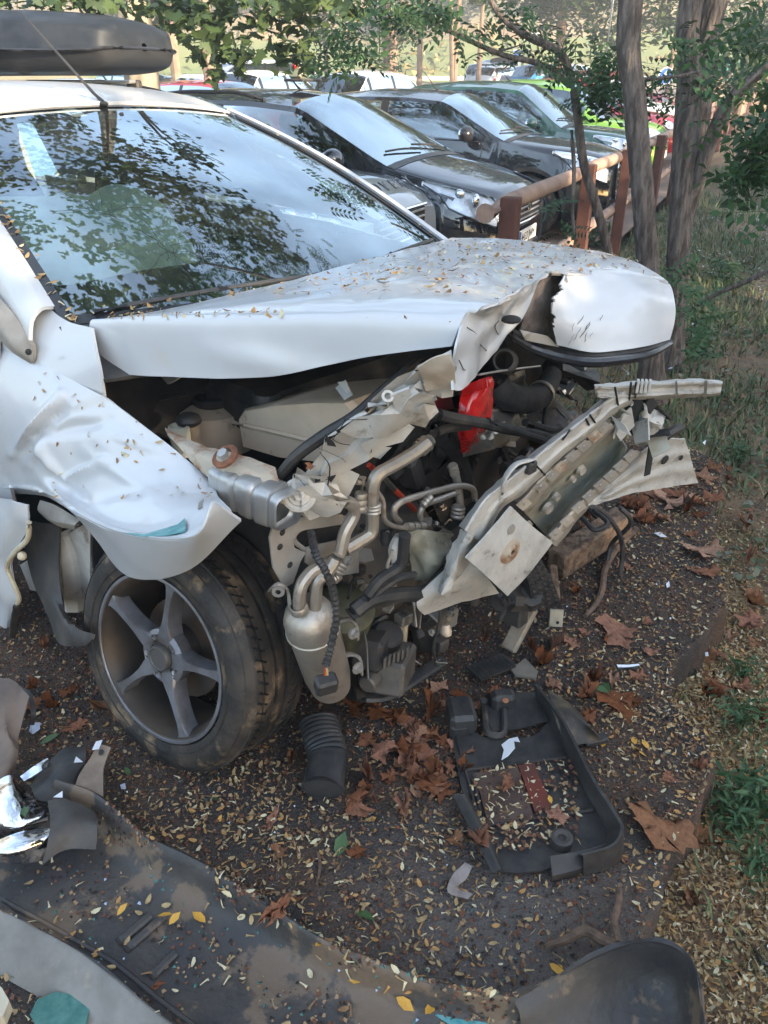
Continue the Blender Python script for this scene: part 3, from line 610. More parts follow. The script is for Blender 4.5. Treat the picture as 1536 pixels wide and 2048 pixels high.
# -- side behind the wing, sill, torn door edge
sd_ = MB()
sd_.grid(noise_disp(upgrid([[SW(-.62, -.80, 1.06), SW(-1.3, -.83, 1.08), SW(-2.2, -.82, 1.1), SW(-3.6, -.74, 1.1)], [SW(-.62, -.86, .8), SW(-1.3, -.88, .8), SW(-2.2, -.87, .8), SW(-3.6, -.78, .8)], [SW(-.72, -.85, .45), SW(-1.3, -.88, .4), SW(-2.2, -.87, .4), SW(-3.6, -.78, .4)], [SW(-.8, -.80, .26), SW(-1.3, -.82, .22), SW(-2.2, -.82, .22), SW(-3.6, -.72, .28)]], 5, 5), .004, 4, 6.), WHITE, .01)
sd_.build('door', CAR)
sg_ = MB()
sg_.grid(upgrid([[SW(-.95, -.80, 1.1), SW(-2.0, -.80, 1.12), SW(-3.4, -.72, 1.12)], [SW(-1.5, -.64, 1.43), SW(-2.1, -.66, 1.48), SW(-3.4, -.62, 1.40)]], 2, 3), CGLASS); sg_.build('side_window', CAR)
fs = MB(); fs.grid(upgrid([[SW(-.45, .76, 1.03), SW(-1.3, .81, 1.08), SW(-3.6, .72, 1.1)], [SW(-.3, .85, .75), SW(-1.3, .87, .75), SW(-3.6, .76, .8)], [SW(-.4, .80, .3), SW(-1.3, .82, .24), SW(-3.6, .72, .3)]], 4, 4), WHITE, .01)
fs.grid(upgrid([[SW(-.42, .75, 1.04), SW(-.1, .74, 1.0), SW(.15, .68, .93)], [SW(-.4, .86, .85), SW(-.1, .86, .8), SW(.2, .8, .75)], [SW(-.4, .86, .62), SW(-.1, .86, .67), SW(.15, .8, .62)]], 4, 4), WHITE, .008)
fs.grid(upgrid([[SW(-3.6, .6, 1.4), SW(-3.6, 0, 1.45), SW(-3.6, -.6, 1.4)], [SW(-3.75, .72, 1.0), SW(-3.8, 0, 1.0), SW(-3.75, -.72, 1.0)], [SW(-3.7, .7, .35), SW(-3.8, 0, .35), SW(-3.7, -.7, .35)]], 4, 4), WHITE, .01)
fs.build('far_side_panel', CAR)
sg2 = MB(); sg2.grid(upgrid([[SW(-.75, .78, 1.1), SW(-2.0, .79, 1.12), SW(-3.4, .71, 1.12)], [SW(-1.5, .62, 1.44), SW(-2.1, .64, 1.48), SW(-3.4, .61, 1.40)]], 2, 3), CGLASS); sg2.build('side_window', CAR)
td = MB()
td.grid(noise_disp(upgrid([[PW(-60, 990, -.93), PW(20, 1000, -.93), PW(58, 1010, -.91)], [PW(-60, 1060, -.95), PW(0, 1060, -.95), PW(55, 1055, -.92)], [PW(-60, 1120, -.95), PW(-10, 1130, -.95), PW(22, 1128, -.93)], [PW(-60, 1200, -.95), PW(0, 1200, -.95), PW(35, 1190, -.93)], [PW(-60, 1270, -.95), PW(0, 1262, -.95), PW(20, 1255, -.93)]], 4, 4), .012, 8, 4.), WHITE, .006)
td.build('torn_door_edge', CAR)
ds = MB(); ds.tube([PW(58, 1045, -.935), PW(55, 1078, -.94), PW(34, 1100, -.95), PW(14, 1130, -.95), PW(26, 1165, -.95), PW(38, 1195, -.945), PW(32, 1212, -.94)], .0075, CREAMPL, 7)
ds.tube([PW(34, 1210, -.945), PW(26, 1265, -.945), PW(34, 1300, -.94), PW(60, 1322, -.935), PW(82, 1338, -.93)], [.013, .014, .014, .014, .013], BLACKPL2, 7, flat=.5)
ds.ball(PW(44, 1112, -.95), (.013, .013, .013), CREAMPL); ds.build('door_seal', CAR)
ln = MB()   # hanging arch liner: a broad dark plastic tongue
ln.grid(noise_disp(upgrid([[PW(45, 1040, -.86), PW(78, 1045, -.85), (PW(118, 1050, -.84))], [PW(52, 1110, -.87), PW(82, 1115, -.87), PW(116, 1115, -.86)], [PW(70, 1180, -.89), PW(98, 1185, -.90), PW(120, 1180, -.89)], [PW(98, 1235, -.92), PW(118, 1225, -.93), PW(134, 1232, -.92)], [PW(120, 1288, -.95), PW(140, 1272, -.96), PW(158, 1258, -.95)], [PW(170, 1292, -.97), PW(182, 1282, -.98), PW(188, 1268, -.97)]], 4, 4), .004, 9, 8.), BLACKPL2, .006)
ln.build('arch_liner', CAR)
sl = MB(); sl.tube([PW(118, 1060, -.80), PW(140, 1110, -.80), PW(150, 1200, -.80)], .055, WHITEIN, 10); sl.grid(upgrid([[PW(40, 1130, -.8), PW(180, 1040, -.8)], [PW(60, 1180, -.8), PW(180, 1200, -.8)]], 3, 3), WHITEIN, .01)
sl.grid(upgrid([[PW(80, 1000, -.84), PW(110, 1010, -.84), PW(160, 1040, -.84)], [PW(75, 1020, -.86), PW(100, 1040, -.86), PW(150, 1050, -.86)], [PW(90, 1035, -.84), PW(115, 1052, -.84), PW(150, 1060, -.84)]], 3, 3), GREYMET, .01); sl.build('door_pillar_bottom', CAR)
# -- dark body behind and under everything: bulkhead, floor, arch
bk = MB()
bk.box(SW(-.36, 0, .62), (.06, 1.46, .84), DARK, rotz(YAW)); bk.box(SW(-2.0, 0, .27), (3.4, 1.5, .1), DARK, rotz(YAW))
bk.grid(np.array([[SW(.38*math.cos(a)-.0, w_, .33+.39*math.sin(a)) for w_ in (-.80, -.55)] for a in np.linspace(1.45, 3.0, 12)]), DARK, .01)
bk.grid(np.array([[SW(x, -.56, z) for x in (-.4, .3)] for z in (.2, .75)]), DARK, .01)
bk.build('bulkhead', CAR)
# -- wheel
wc = PZ(315, 1318, .325); yaw_, cam_ = math.radians(-10), math.radians(13)
ax = -U*math.sin(yaw_)-LF*math.cos(yaw_); ax = ax*math.cos(cam_)+np.array([0, 0, 1])*math.sin(cam_)
e1 = np.cross(ax, [0, 0, 1]); e1 /= np.linalg.norm(e1); e2 = np.cross(e1, ax)     # e1 horizontal, e2 up
def wpt(r, a, h): return wc+ax*h+r*(math.cos(a)*e1+math.sin(a)*e2)
wheel = MB(); wheel.lathe(wc, ax, [(.001, -.03), (.07, -.03), (.07, -.11), (.001, -.11)], BLUESTEEL, 20)
wheel.lathe(wc, ax, [(.135, -.10), (.135, -.085), (.06, -.085)], mat('brake_disc', (.08, .07, .06), .5, metal=.7, col2=(.09, .05, .03), nscale=8), 28); wheel = wheel.build('wheel', CAR)
ty = MB(); prof = [(.225, -.012), (.232, .004), (.243, .006), (.262, .008), (.285, .004), (.300, -.006), (.3105, -.022)]
tread = []
h = -.022
for k, (wd, dp) in enumerate(((.024, 0), (.005, 1), (.036, 0), (.011, 1), (.027, 0), (.011, 1), (.036, 0), (.005, 1), (.022, 0))):
    if dp: tread += [(.301, h-.0008), (.301, h-wd+.0008)]
    else: tread += [(.3155, h-.001), (.3165, h-wd/2), (.3155, h-wd+.001)]
    h -= wd
prof += tread+[(.308, h-.006), (.285, h-.02), (.245, h-.02), (.225, h)]
ty.lathe(wc, ax, prof, TYRE, 96)
for k in range(72):      # tread slits and shoulder blocks
    a = 2*math.pi*k/72
    for h0, h1, sk in ((-.030, -.058, .05), (-.024, -.0305, 0.0), (-.146, -.172, -.05)):
        p, q = wpt(.3167, a, h0), wpt(.3167, a+sk, h1); ty.tube([p, q], .0036, DARK, 4, 1)
for r_, hh in ((.297, -.0035), (.250, .0085)): ty.lathe(wc, ax, [(r_-.0015, hh-.002), (r_, hh+.0018), (r_+.0015, hh-.002)], RUBBER, 96)
tyre = ty.build('tyre', wheel, auto=25)
rm = MB(); rm.lathe(wc, ax, [(.2255, .001), (.222, .004), (.214, .001), (.208, -.012), (.2, -.03), (.192, -.10), (.20, -.17)], RIMDK, 64)
rm.lathe(wc, ax, [(.2262, -.002), (.2262, .0045), (.219, .0055), (.2155, -.001)], RIMM, 64)
for k in range(5):
    a = math.radians(98+72*k)
    # spoke: wide at the hub, narrow in the middle, flaring at the rim
    for (prof_s, mm) in (([(.040, .36), (.075, .155), (.12, .088), (.17, .076), (.205, .125), (.217, .2)], RIMM),):
        L_ = []; n = 14
        rr = np.linspace(.04, .217, n); wd = np.interp(rr, [p[0] for p in prof_s], [p[1]*p[0]*1.0 for p in prof_s])
        wd = np.interp(rr, [.04, .07, .10, .14, .18, .205, .217], [.030, .0225, .0125, .0095, .0105, .0170, .030])
        hh = np.interp(rr, [.04, .09, .15, .20, .217], [-.012, -.006, -.004, -.004, -.004])
        G = []
        for r_, w_, h_ in zip(rr, wd, hh):
            c0 = lambda off, dh: wc+ax*(h_+dh)+math.cos(a)*r_*e1+math.sin(a)*r_*e2+off*(-math.sin(a)*e1+math.cos(a)*e2)
            G.append([c0(-w_, -.045), c0(-w_*1.0, -.006), c0(-w_*.82, 0), c0(w_*.82, 0), c0(w_, -.006), c0(w_, -.045)])
        rm.grid(np.array(G), RIMM)
rm.lathe(wc, ax, [(.074, -.05), (.074, -.018), (.062, -.010), (.058, -.014), (.036, -.016)], RIMM, 40)
for k in range(5):
    a = math.radians(98+36+72*k); p = wpt(.052, a, -.014); rm.lathe(p, ax, [(.0115, .004), (.0105, -.001), (.0075, -.010), (.0, -.010)], BLUESTEEL, 12)
rim = rm.build('rim', wheel, auto=30)
hc = MB(); hc.lathe(wc, ax, [(.035, -.02), (.035, -.004), (.032, .001), (.028, .0015), (.026, -.001), (0, -.0005)], mat('hub_cap_grey', (.10, .095, .09), .5, metal=.4), 32); hc.build('hub_cap', wheel)
# -- engine bay: reservoir, tower, boxes
rv = MB()
def hull(mb, front, m, dv, dw=0.):
    """a moulded box: front outline (pixels+w) pushed back by dv metres along the left axis, edges rounded by an inset ring"""
    P = np.array(front); c = P.mean(0); ring0 = P; back = P+LF*dv+np.array([0, 0, dw]); f1 = c+(P-c)*.93-LF*.012
    n = len(P); V = np.vstack([f1, ring0, back]); F = [tuple(range(n))]
    for k in range(n):
        F += [(k, n+k, n+(k+1) % n, (k+1) % n), (n+k, 2*n+k, 2*n+(k+1) % n, n+(k+1) % n)]
    F.append(tuple(range(3*n-1, 2*n-1, -1))); mb.add(V, F, m)
w0 = -.46
hull(rv, [PW(478, 838, w0), PW(490, 818, w0), PW(560, 806, w0), PW(640, 800, w0), PW(705, 800, w0-.01), PW(722, 818, w0), PW(712, 880, w0), PW(640, 925, w0), PW(560, 915, w0), PW(487, 893, w0)], TAN, .2)
rv.tube([PW(468, 846, w0-.015), PW(560, 866, w0-.015), PW(640, 884, w0-.015), PW(700, 880, w0-.015)], .007, TAN, 6)
reservoir = rv.build('coolant_tank', CAR)
cpq = MB(); c0 = PW(535, 806, -.40); cpq.lathe(c0, (0, 0, 1), [(.034, -.01), (.038, -.008), (.038, .022), (.034, .03), (.0, .031)], BLACKPL, 20); cpq.build('tank_cap', reservoir)
tw = MB(); c1 = PW(425, 800, -.40); tw.lathe(c1+[0, 0, -.16], (0, 0, 1), [(.12, -.1), (.118, .04), (.112, .10), (.095, .135), (.05, .15), (.0, .152)], TAN, 24); tw.lathe(c1, (0, 0, 1), [(.05, -.012), (.06, 0), (.05, .012), (.03, .014)], BLACKPL, 20); tw.build('strut_tower', CAR)
jr = MB(); c2 = PW(360, 868, -.60); jr.lathe(c2, (0, 0, 1), [(.022, -.06), (.028, .0), (.028, .022), (.022, .024), (.020, .005), (.0, .004)], mat('pale_pot', (.5, .5, .42), .5), 16); jr.ball(c2+[0, 0, .03]+LF*.03, (.035, .03, .02), BLACKPL); jr.build('washer_filler', CAR)
cl = MB()      # dark hoses and cables behind
for k in range(12):
    p = PW(rng.uniform(225, 370), rng.uniform(765, 830), rng.uniform(-.5, -.38)); q = p+np.array(rng.normal(0, .04, 3)); r_ = p+np.array(rng.normal(0, .08, 3)); r_[2] = min(r_[2], 1.0); q[2] = min(q[2], 1.0)
    cl.tube([p, q, r_], rng.uniform(.003, .008), [BLACKPL, RUBBER, BLUESTEEL][k % 3], 6)
for k in range(5):
    p = PW(rng.uniform(235, 300), rng.uniform(770, 810), -.5); cl.plate([p, p+U*.06+[0, 0, .02], p+U*.07+LF*.03, p+LF*.04+[0, 0, -.02]], .004, [GREYMET, BLACKPL][k % 2])
cl.plate([PW(318, 748, -.55), PW(372, 748, -.55), PW(345, 765, -.57), PW(335, 768, -.57)], .004, GREYMET)
cl.plate([PW(672, 775, -.5), PW(690, 760, -.5), PW(705, 790, -.5), PW(690, 800, -.5)], .004, mat('light_clip', (.4, .4, .4), .5))
cl.plate([PW(676, 764, -.5), PW(690, 762, -.51), PW(700, 785, -.51), PW(694, 785, -.51)], .004, mat('light_clip2', (.55, .54, .5), .5))
tag(cl.build('wiring_loom', CAR), kind='stuff')
# inner wing rail with bolt (grey, rusty bracket, crumple rail)
rl = MB(); rl.grid(noise_disp(upgrid([[PW(330, 855, -.70), PW(400, 890, -.70), PW(470, 905, -.69), PW(550, 935, -.67)], [PW(345, 880, -.73), PW(410, 915, -.73), PW(480, 935, -.72), PW(560, 970, -.69)], [PW(395, 935, -.74), PW(425, 960, -.74), PW(490, 975, -.73), PW(570, 1010, -.70)]], 4, 5), .004, 20, 2.), RUSTLT, .006)
bp_ = PW(452, 915, -.73); rl.lathe(bp_, -LF*.5+np.array([0, 0, .8]), [(.03, .0), (.03, .006), (.022, .008), (.018, .009)], RUST, 16); rl.lathe(bp_, -LF*.5+np.array([0, 0, .8]), [(.012, .008), (.012, .018), (.0, .018)], SILVER, 6)
rl.build('wing_rail', CAR)
cr_ = MB()
P = [PW(440, 958, -.72), PW(470, 975, -.72), PW(500, 985, -.715), PW(530, 1000, -.71), PW(560, 1012, -.70), PW(578, 1024, -.70)]
r_ = [.026, .031, .034, .034, .033, .030]
cen = cr(np.hstack([np.array(P), np.array(r_)[:, None]]), 10); n_ = len(cen); Gr = []; u_ = np.linspace(0, 4.4, n_)
for i in range(n_):
    d_ = cen[min(i+1, n_-1), :3]-cen[max(i-1, 0), :3]; d_ /= np.linalg.norm(d_); s__ = np.cross([0, 0, 1.], d_); s__ /= np.linalg.norm(s__); up__ = np.cross(d_, s__); g_ = 1-.16*np.exp(-(((u_[i] % 1)-.5)/.10)**2); r0_ = cen[i, 3]*1.15*g_
    Gr.append([cen[i, :3]+r0_*(np.sign(math.cos(t_))*abs(math.cos(t_))**.45*s__+1.15*np.sign(math.sin(t_))*abs(math.sin(t_))**.45*up__) for t_ in np.linspace(0, 2*math.pi, 25)])
cr_.grid(np.array(Gr), SILVER); cr_.build('crumple_rail', CAR)
# black rubber strip
st = MB(); st.tube([PW(548, 968, -.66), PW(590, 915, -.64), PW(650, 870, -.61), PW(705, 835, -.58), PW(750, 795, -.54), PW(800, 750, -.5), PW(835, 722, -.46)], [.019, .021, .022, .019, .017, .015, .012], BLACKPL2, 8, flat=.6); st.build('rubber_strip', CAR)
# torn slam panel, pale crumpled sheet
def FP(px, py, d=0.):      # a leaning plane through the torn front edge: s grows from .30 at w=-.65 to .60 at w=-.4
    p0 = SW(.36, -.68, .9); n = np.cross(SW(.80, -.50, 1.2)-p0, SW(.32, -.5, .55)-p0); n /= np.linalg.norm(n); n = n if n @ (CAM-p0) > 0 else -n; return PN(px, py, p0+n*d, n)
tp = MB()
def sheet(mb, grid_px, m, amp=.004, seed=1., d=0., n=4, th=.004, sc=20):
    mb.grid(noise_disp(upgrid([[FP(x, y, d+(rest[0] if rest else 0)) for x, y, *rest in r] for r in grid_px], n, n), amp, sc, seed), m, th)
def crumple(mb, rows, m, nu, nv, jit, amp, seed, d=0., drop=.0, PF=None):
    """one torn sheet, folded into flat facets"""
    q_ = np.random.default_rng(seed); PF = PF or FP; G = np.array([[(*p, 0.) if len(p) == 2 else p for p in r] for r in rows], float); G = lingrid(G, nv); t = np.linspace(0, len(G)-1, nu); k = np.minimum(t.astype(int), len(G)-2); f = (t-k)[:, None, None]; G = G[k]*(1-f)+G[k+1]*f
    R, C = G.shape[:2]; V = []; F = []
    for i in range(R):
        for j in range(C):
            e_ = 1. if 0 < i < R-1 else 1.5; x, y, dd = G[i, j]; V.append(FP(x+q_.normal(0, jit)*e_, y+q_.normal(0, jit)*e_, d+dd+amp*(abs(q_.normal(0, 1))-.6)) if PF is FP else PF(x+q_.normal(0, jit), y+q_.normal(0, jit), d+dd+amp*(abs(q_.normal(0, 1))-.6)))
    for i in range(R-1):
        for j in range(C-1):
            a_, b_, c_, e_ = i*C+j, i*C+j+1, (i+1)*C+j+1, (i+1)*C+j
            if (i in (0, R-2) or j in (0, C-2)) and q_.random() < drop: F.append((a_, b_, c_)); continue
            F += [(a_, b_, c_), (a_, c_, e_)] if q_.random() < .5 else [(a_, b_, e_), (b_, c_, e_)]
    n0 = np.zeros(3); Vn = np.array(V); 
    mb.add(V, F, m); return mb
def lingrid(G, n):
    t = np.linspace(0, G.shape[1]-1, (G.shape[1]-1)*n+1); k = np.minimum(t.astype(int), G.shape[1]-2); f = (t-k)[None, :, None]; return G[:, k]*(1-f)+G[:, k+1]*f
crumple(tp, [[(575, 1000), (605, 935), (650, 880), (695, 838), (745, 795), (800, 755), (850, 725), (905, 705)], [(592, 1020), (632, 960), (682, 905), (732, 858), (783, 816), (828, 782), (872, 752), (912, 735)], [(650, 1035), (695, 980), (745, 920), (790, 870), (828, 840), (858, 815), (888, 792), (914, 778)]], WHITEIN, 7, 2, 3.5, .012, 3, drop=.3)
crumple(tp, [[(690, 870, .012), (745, 825, .016), (800, 785, .014), (845, 762, .01)], [(735, 900, .02), (782, 855, .024), (828, 822, .02), (868, 800, .012)], [(760, 925, .0), (805, 880, .01), (846, 845, .006), (876, 822, .0)]], WHITEIN, 6, 2, 4, .010, 8, drop=.3)
crumple(tp, [[(566, 985, .02), (590, 955, .02), (625, 950, .02), (655, 945, .015)], [(575, 1010, .024), (600, 995, .026), (640, 985, .024), (680, 985, .016)], [(600, 1040, .016), (635, 1035, .02), (675, 1025, .014), (715, 1010, .008)]], BEAM, 5, 2, 4, .009, 12, drop=.35)
sheet(tp, [[(835, 735, .01), (870, 715, .015), (900, 708, .015)], [(845, 762, .01), (875, 745, .02), (908, 738, .02)], [(852, 780, .01), (880, 778, .01), (912, 778, .01)]], mat('dusty_tan_metal', (.36, .28, .2), .7, col2=(.45, .38, .3), nscale=16), .006, 5., .012, 4)
slam = tp.build('slam_panel', CAR)
kb = MB()     # bolt plate, ridges, cracks
q = FP(598, 990, .02); nrm = -(FP(598, 990, 0)-FP(598, 990, .02)); nrm = nrm/np.linalg.norm(nrm); nrm = nrm if nrm @ (CAM-q) > 0 else -nrm
kb.lathe(q, nrm, [(.036, -.01), (.036, .004), (.030, .007), (.024, .005), (.022, .009), (.0, .010)], WHITEIN, 24); kb.lathe(q, nrm, [(.014, .008), (.014, .018), (.011, .02), (.0, .02)], WHITEIN, 6)
for pts in ([(590, 1012), (625, 1020), (665, 1000)], [(640, 905), (660, 935), (655, 985), (675, 1010)], [(635, 895), (680, 915), (692, 925)], [(655, 868), (675, 885), (700, 890)], [(665, 880), (685, 850), (690, 838)], [(690, 840), (735, 838), (750, 828)], [(600, 960), (625, 985), (640, 970)], [(650, 960), (670, 955)], [(740, 850), (745, 880), (742, 905)]):
    kb.tube([FP(x, y, .016 if nrm @ (FP(x, y, 1)-FP(x, y, 0)) > 0 else -.016) for x, y in pts], rng.uniform(.0008, .002), DARK, 5, 3, flat=.5)
sgn = 1 if nrm @ (FP(700, 850, 1)-FP(700, 850, 0)) > 0 else -1
for pts in ([(650, 868), (668, 885), (672, 893), (655, 890)], [(630, 955), (642, 950), (640, 962), (630, 965)], [(608, 1016), (624, 1012), (626, 1024), (610, 1026)], [(655, 955), (672, 950), (662, 965)]):
    kb.plate([FP(x, y, .017*sgn) for x, y in pts], .002, DARK)
kb.tube([FP(738, 812, .022*sgn), FP(775, 806, .022*sgn)], .007, WHITEIN, 8, 1); kb.lathe(FP(775, 793, .02*sgn), nrm, [(.011, 0), (.011, .006), (.006, .006), (.006, 0)], WHITEIN, 14)
kb.plate([FP(780, 790, .02*sgn), FP(818, 775, .022*sgn), FP(822, 802, .022*sgn), FP(795, 822, .02*sgn)], .006, WHITEIN)
kb.build('torn_bracket', slam)
# lower bracket plate beside the wheel (grey, holes)
lb = MB()
def GP(px, py, s=.34): return PS(px, py, s)
def plate_px(mb, pts, m, s=.34, th=.005): mb.plate([GP(x, y, s) for x, y in pts], th, m)
plate_px(lb, [(548, 1042), (590, 1035), (690, 1028), (700, 1045), (640, 1055), (600, 1060), (585, 1078), (588, 1095), (610, 1105), (600, 1122), (585, 1165), (568, 1175), (545, 1135), (538, 1075)], GREYMET, .35)
plate_px(lb, [(640, 1088), (700, 1075), (718, 1090), (716, 1145), (650, 1155), (610, 1125), (612, 1095)], GREYMET, .345)
plate_px(lb, [(585, 1078), (600, 1060), (640, 1055), (695, 1050), (700, 1075), (640, 1090), (600, 1100)], DARK, .30)
for x, y in ((571, 1052), (560, 1094), (565, 1065), (580, 1130), (690, 1025)): lb.lathe(GP(x, y, .353), U, [(.008, 0), (.0, .003)], DARK, 10)
lb.tube([GP(695, 1030), GP(640, 1045), GP(598, 1060), GP(588, 1080), GP(610, 1100)], .006, GREYMET, 6)
lb.lathe(GP(694, 1120, .35), U, [(.013, 0), (.013, .005), (.007, .006), (.007, .012), (0, .012)], SILVER, 12)
lb.build('radiator_bracket', CAR)
# round gearbox/housing behind
gb = MB(); c = GP(760, 1110, .22); gb.lathe(c, U, [(.20, -.2), (.20, -.02), (.17, .05), (.12, .08), (.0, .09)], CASTAL, 28)
gb.lathe(GP(690, 1215, .30), np.array([.2, -.3, .9]), [(.075, -.12), (.08, 0), (.06, .025), (.03, .035), (0, .036)], mat('olive_cap', (.10, .10, .06), .55, col2=(.05, .05, .04), nscale=14), 24)
gb.build('gearbox', CAR)
# aluminium pipes
pp = MB()
def pipe(pts, r, s0=.40, s1=None, m=ALU, seg=10, mb=None):
    n = len(pts); (mb or pp).tube([PS(x, y, s0+((s1 if s1 is not None else s0)-s0)*i/(n-1)) for i, (x, y) in enumerate(pts)], r, m, seg, 5)
pipe([(862, 880), (825, 908), (785, 932), (755, 950), (745, 980), (745, 1030), (742, 1065), (715, 1085), (690, 1100)], .0155, .45, .42)
pipe([(685, 1000), (705, 1010), (708, 1030), (690, 1065), (678, 1110), (650, 1130), (622, 1145), (602, 1175), (598, 1218)], .0145, .43, .41)
pipe([(676, 1110), (655, 1145), (635, 1165), (630, 1218)], .0145, .44, .42)
pipe([(705, 962), (740, 972), (765, 1000), (770, 1040), (800, 1055), (850, 1052)], .006, .42, .42)
pipe([(950, 1000), (945, 978), (915, 972), (860, 985), (800, 1005), (788, 1028), (800, 1045)], .0085, .42, .40)
pipe([(915, 985), (880, 998), (850, 1010), (840, 1030), (845, 1050), (810, 1053)], .0075, .43, .41)
pipe([(905, 930), (915, 965), (920, 1010), (915, 1030)], .011, .38, .42)
pipe([(725, 955), (722, 1000)], .009, .42)
for (x, y), (x2, y2), r in (((856, 884), (836, 900), .021), ((745, 1005), (744, 1026), .021), ((722, 985), (722, 1022), .015), ((862, 993), (845, 1012), .011), ((848, 1052), (812, 1053), .011), ((905, 930), (910, 950), .013), ((917, 1012), (914, 1035), .019), ((680, 1125), (668, 1145), .021), ((678, 1150), (665, 1160), .013)):
    a, b = PS(x, y, .43), PS(x2, y2, .43); d = (b-a)
    for k in range(3): pp.lathe(a+d*k/3, d, [(r*.85, 0), (r, .15*np.linalg.norm(d)/1), (r*.9, .3*np.linalg.norm(d))], ALU, 14)
    pp.tube([a, b], r*.86, ALU, 12, 1)
pp.build('refrigerant_pipe', CAR)
# receiver drier can
dr = MB(); a, b = PS(616, 1225, .40), PS(662, 1372, .36); d = b-a; Ln = np.linalg.norm(d)
dr.lathe(a, d, [(.0, -.028), (.03, -.024), (.052, -.006), (.061, .02), (.062, .055), (.0645, .058), (.0645, .066), (.060, .070), (.058, Ln*.8), (.050, Ln), (.0, Ln)], ALU, 28)
for x, y, r in ((598, 1216, .021), (630, 1216, .021)): dr.lathe(PS(x, y, .41), d, [(r*.8, -.01), (r, -.004), (r, .008), (r*.8, .012)], ALU, 14)
for (yy, dx) in ((1250, 0), (1320, 8)):
    c = PS(660+dx, yy, .40); dr.tube([c, PS(690+dx, yy-12, .40), PS(712+dx, yy-2, .42), PS(716+dx, yy+28, .43)], .011, ALU, 8, 4, flat=.35)
    dr.lathe(PS(706+dx, yy+15, .44), U, [(.016, 0), (.016, .005), (.008, .006), (.008, .014), (0, .014)], SILVER, 12)
dr.build('receiver_drier', CAR)
bt = MB(); bt.tube([PS(540, 1180, .36), PS(555, 1168, .38), (PS(575, 1180, .38)), PS(580, 1215, .38), PS(590, 1245, .38)], .008, GREYMET, 7, 4, flat=.4); bt.lathe(PS(557, 1180, .38), -LF+U, [(.014, 0), (.014, .008), (.006, .008)], SILVER, 12); bt.build('drier_bracket', CAR)
# corrugated loom in front
lm = MB(); P = cr(np.array([PS(x, y, s) for x, y, s in ((622, 1065, .40), (632, 1110, .47), (650, 1140, .50), (668, 1190, .50), (672, 1240, .5), (660, 1300, .49), (652, 1330, .49))]), 14)
lm.tube(P, .0082+.0012*np.sign(np.sin(np.arange(len(P))*2.2)), BLACKPL, 8, 1)
for k, m in enumerate((REDWIRE, YLEAF, CREAMPL)): lm.tube([P[-1], P[-1]+[.003*k-.003, 0, -.025], P[-1]+[.006*k-.012, .003*k, -.055]], .002, m, 5, 3)
lm.box(PS(652, 1368, .49), (.05, .035, .045), BLACKPL, rotz(.4) @ rotx(.3), .006); lm.build('corrugated_wiring', CAR)
# ABS/pump unit and ribbed bracket at bottom
pu = MB(); R_ = rotz(YAW+.5) @ rotx(-.25)
pu.box(PS(785, 1335, .36), (.10, .16, .10), CASTAL, R_, .01); pu.box(PS(740, 1300, .33), (.09, .10, .09), BLACKPL2, R_, .012); pu.lathe(PS(775, 1268, .33), (0.2, -.3, 1), [(.045, -.03), (.045, .0), (.035, .012), (0, .014)], BLACKPL2, 20)
pu.lathe(PS(742, 1360, .37), -LF+U*.3, [(.024, -.03), (.026, .02), (.022, .025), (0, .025)], CASTAL, 16)
for k in range(6): pu.box(PS(770+k*9, 1325-k*4.5, .405), (.006, .02, .03), CASTAL, R_, .002)
pu.tube([PS(725, 1240, .36), PS(733, 1290, .38), PS(736, 1355, .38)], .008, SILVER, 6, 1, flat=.4)
pu.tube([PS(715, 1395, .33), PS(775, 1390, .37), PS(840, 1350, .37), PS(885, 1320, .36)], .02, BLACKPL, 8, 4, flat=.5)
pu.tube([PS(700, 1330, .3), PS(715, 1390, .33)], .03, BLACKPL2, 8, 1)
pu.box(PS(800, 1270, .30), (.04, .03, .07), CREAMPL, R_, .005); pu.build('pump_unit', CAR)
# leg of dark subframe
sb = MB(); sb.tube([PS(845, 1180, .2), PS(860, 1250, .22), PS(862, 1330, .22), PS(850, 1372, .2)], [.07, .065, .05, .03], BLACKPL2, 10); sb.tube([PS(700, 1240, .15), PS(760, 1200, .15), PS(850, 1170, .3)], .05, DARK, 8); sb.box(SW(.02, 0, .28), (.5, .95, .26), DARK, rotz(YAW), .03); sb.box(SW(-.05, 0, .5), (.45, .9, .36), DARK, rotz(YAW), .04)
sb.build('subframe', CAR)
# dark fan and radiator inside, cables, hoses, red lens, foil
fn = MB(); c = PS(850, 970, .20); fn.lathe(c, U, [(.21, -.02), (.215, .015), (.20, .02), (.195, -.01)], BLACKPL, 40)
for k in range(7):
    a = 2*math.pi*k/7; q = c+LF*math.cos(a)*.1+np.array([0, 0, math.sin(a)*.1]); fn.plate([c+LF*.03*math.cos(a-.4)+np.array([0, 0, .03*math.sin(a-.4)]), c+LF*.19*math.cos(a-.25)+np.array([0, 0, .19*math.sin(a-.25)])+U*.01, c+LF*.19*math.cos(a+.25)+np.array([0, 0, .19*math.sin(a+.25)])-U*.015, c+LF*.03*math.cos(a+.4)+np.array([0, 0, .03*math.sin(a+.4)])-U*.01], .004, BLACKPL)
fn.lathe(c, U, [(.05, -.02), (.05, .02), (.0, .025)], BLACKPL, 20); fn.build('radiator_fan', CAR)
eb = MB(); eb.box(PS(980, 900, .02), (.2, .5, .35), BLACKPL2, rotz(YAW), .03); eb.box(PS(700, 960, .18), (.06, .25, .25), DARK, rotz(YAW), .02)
eb.box(PS(820, 940, .28), (.06, .05, .11), BLACKPL, rotz(YAW+.3) @ rotx(.5), .008); eb.box(PS(795, 930, .27), (.04, .07, .05), BLACKPL, rotz(YAW-.3) @ rotx(.5), .008)
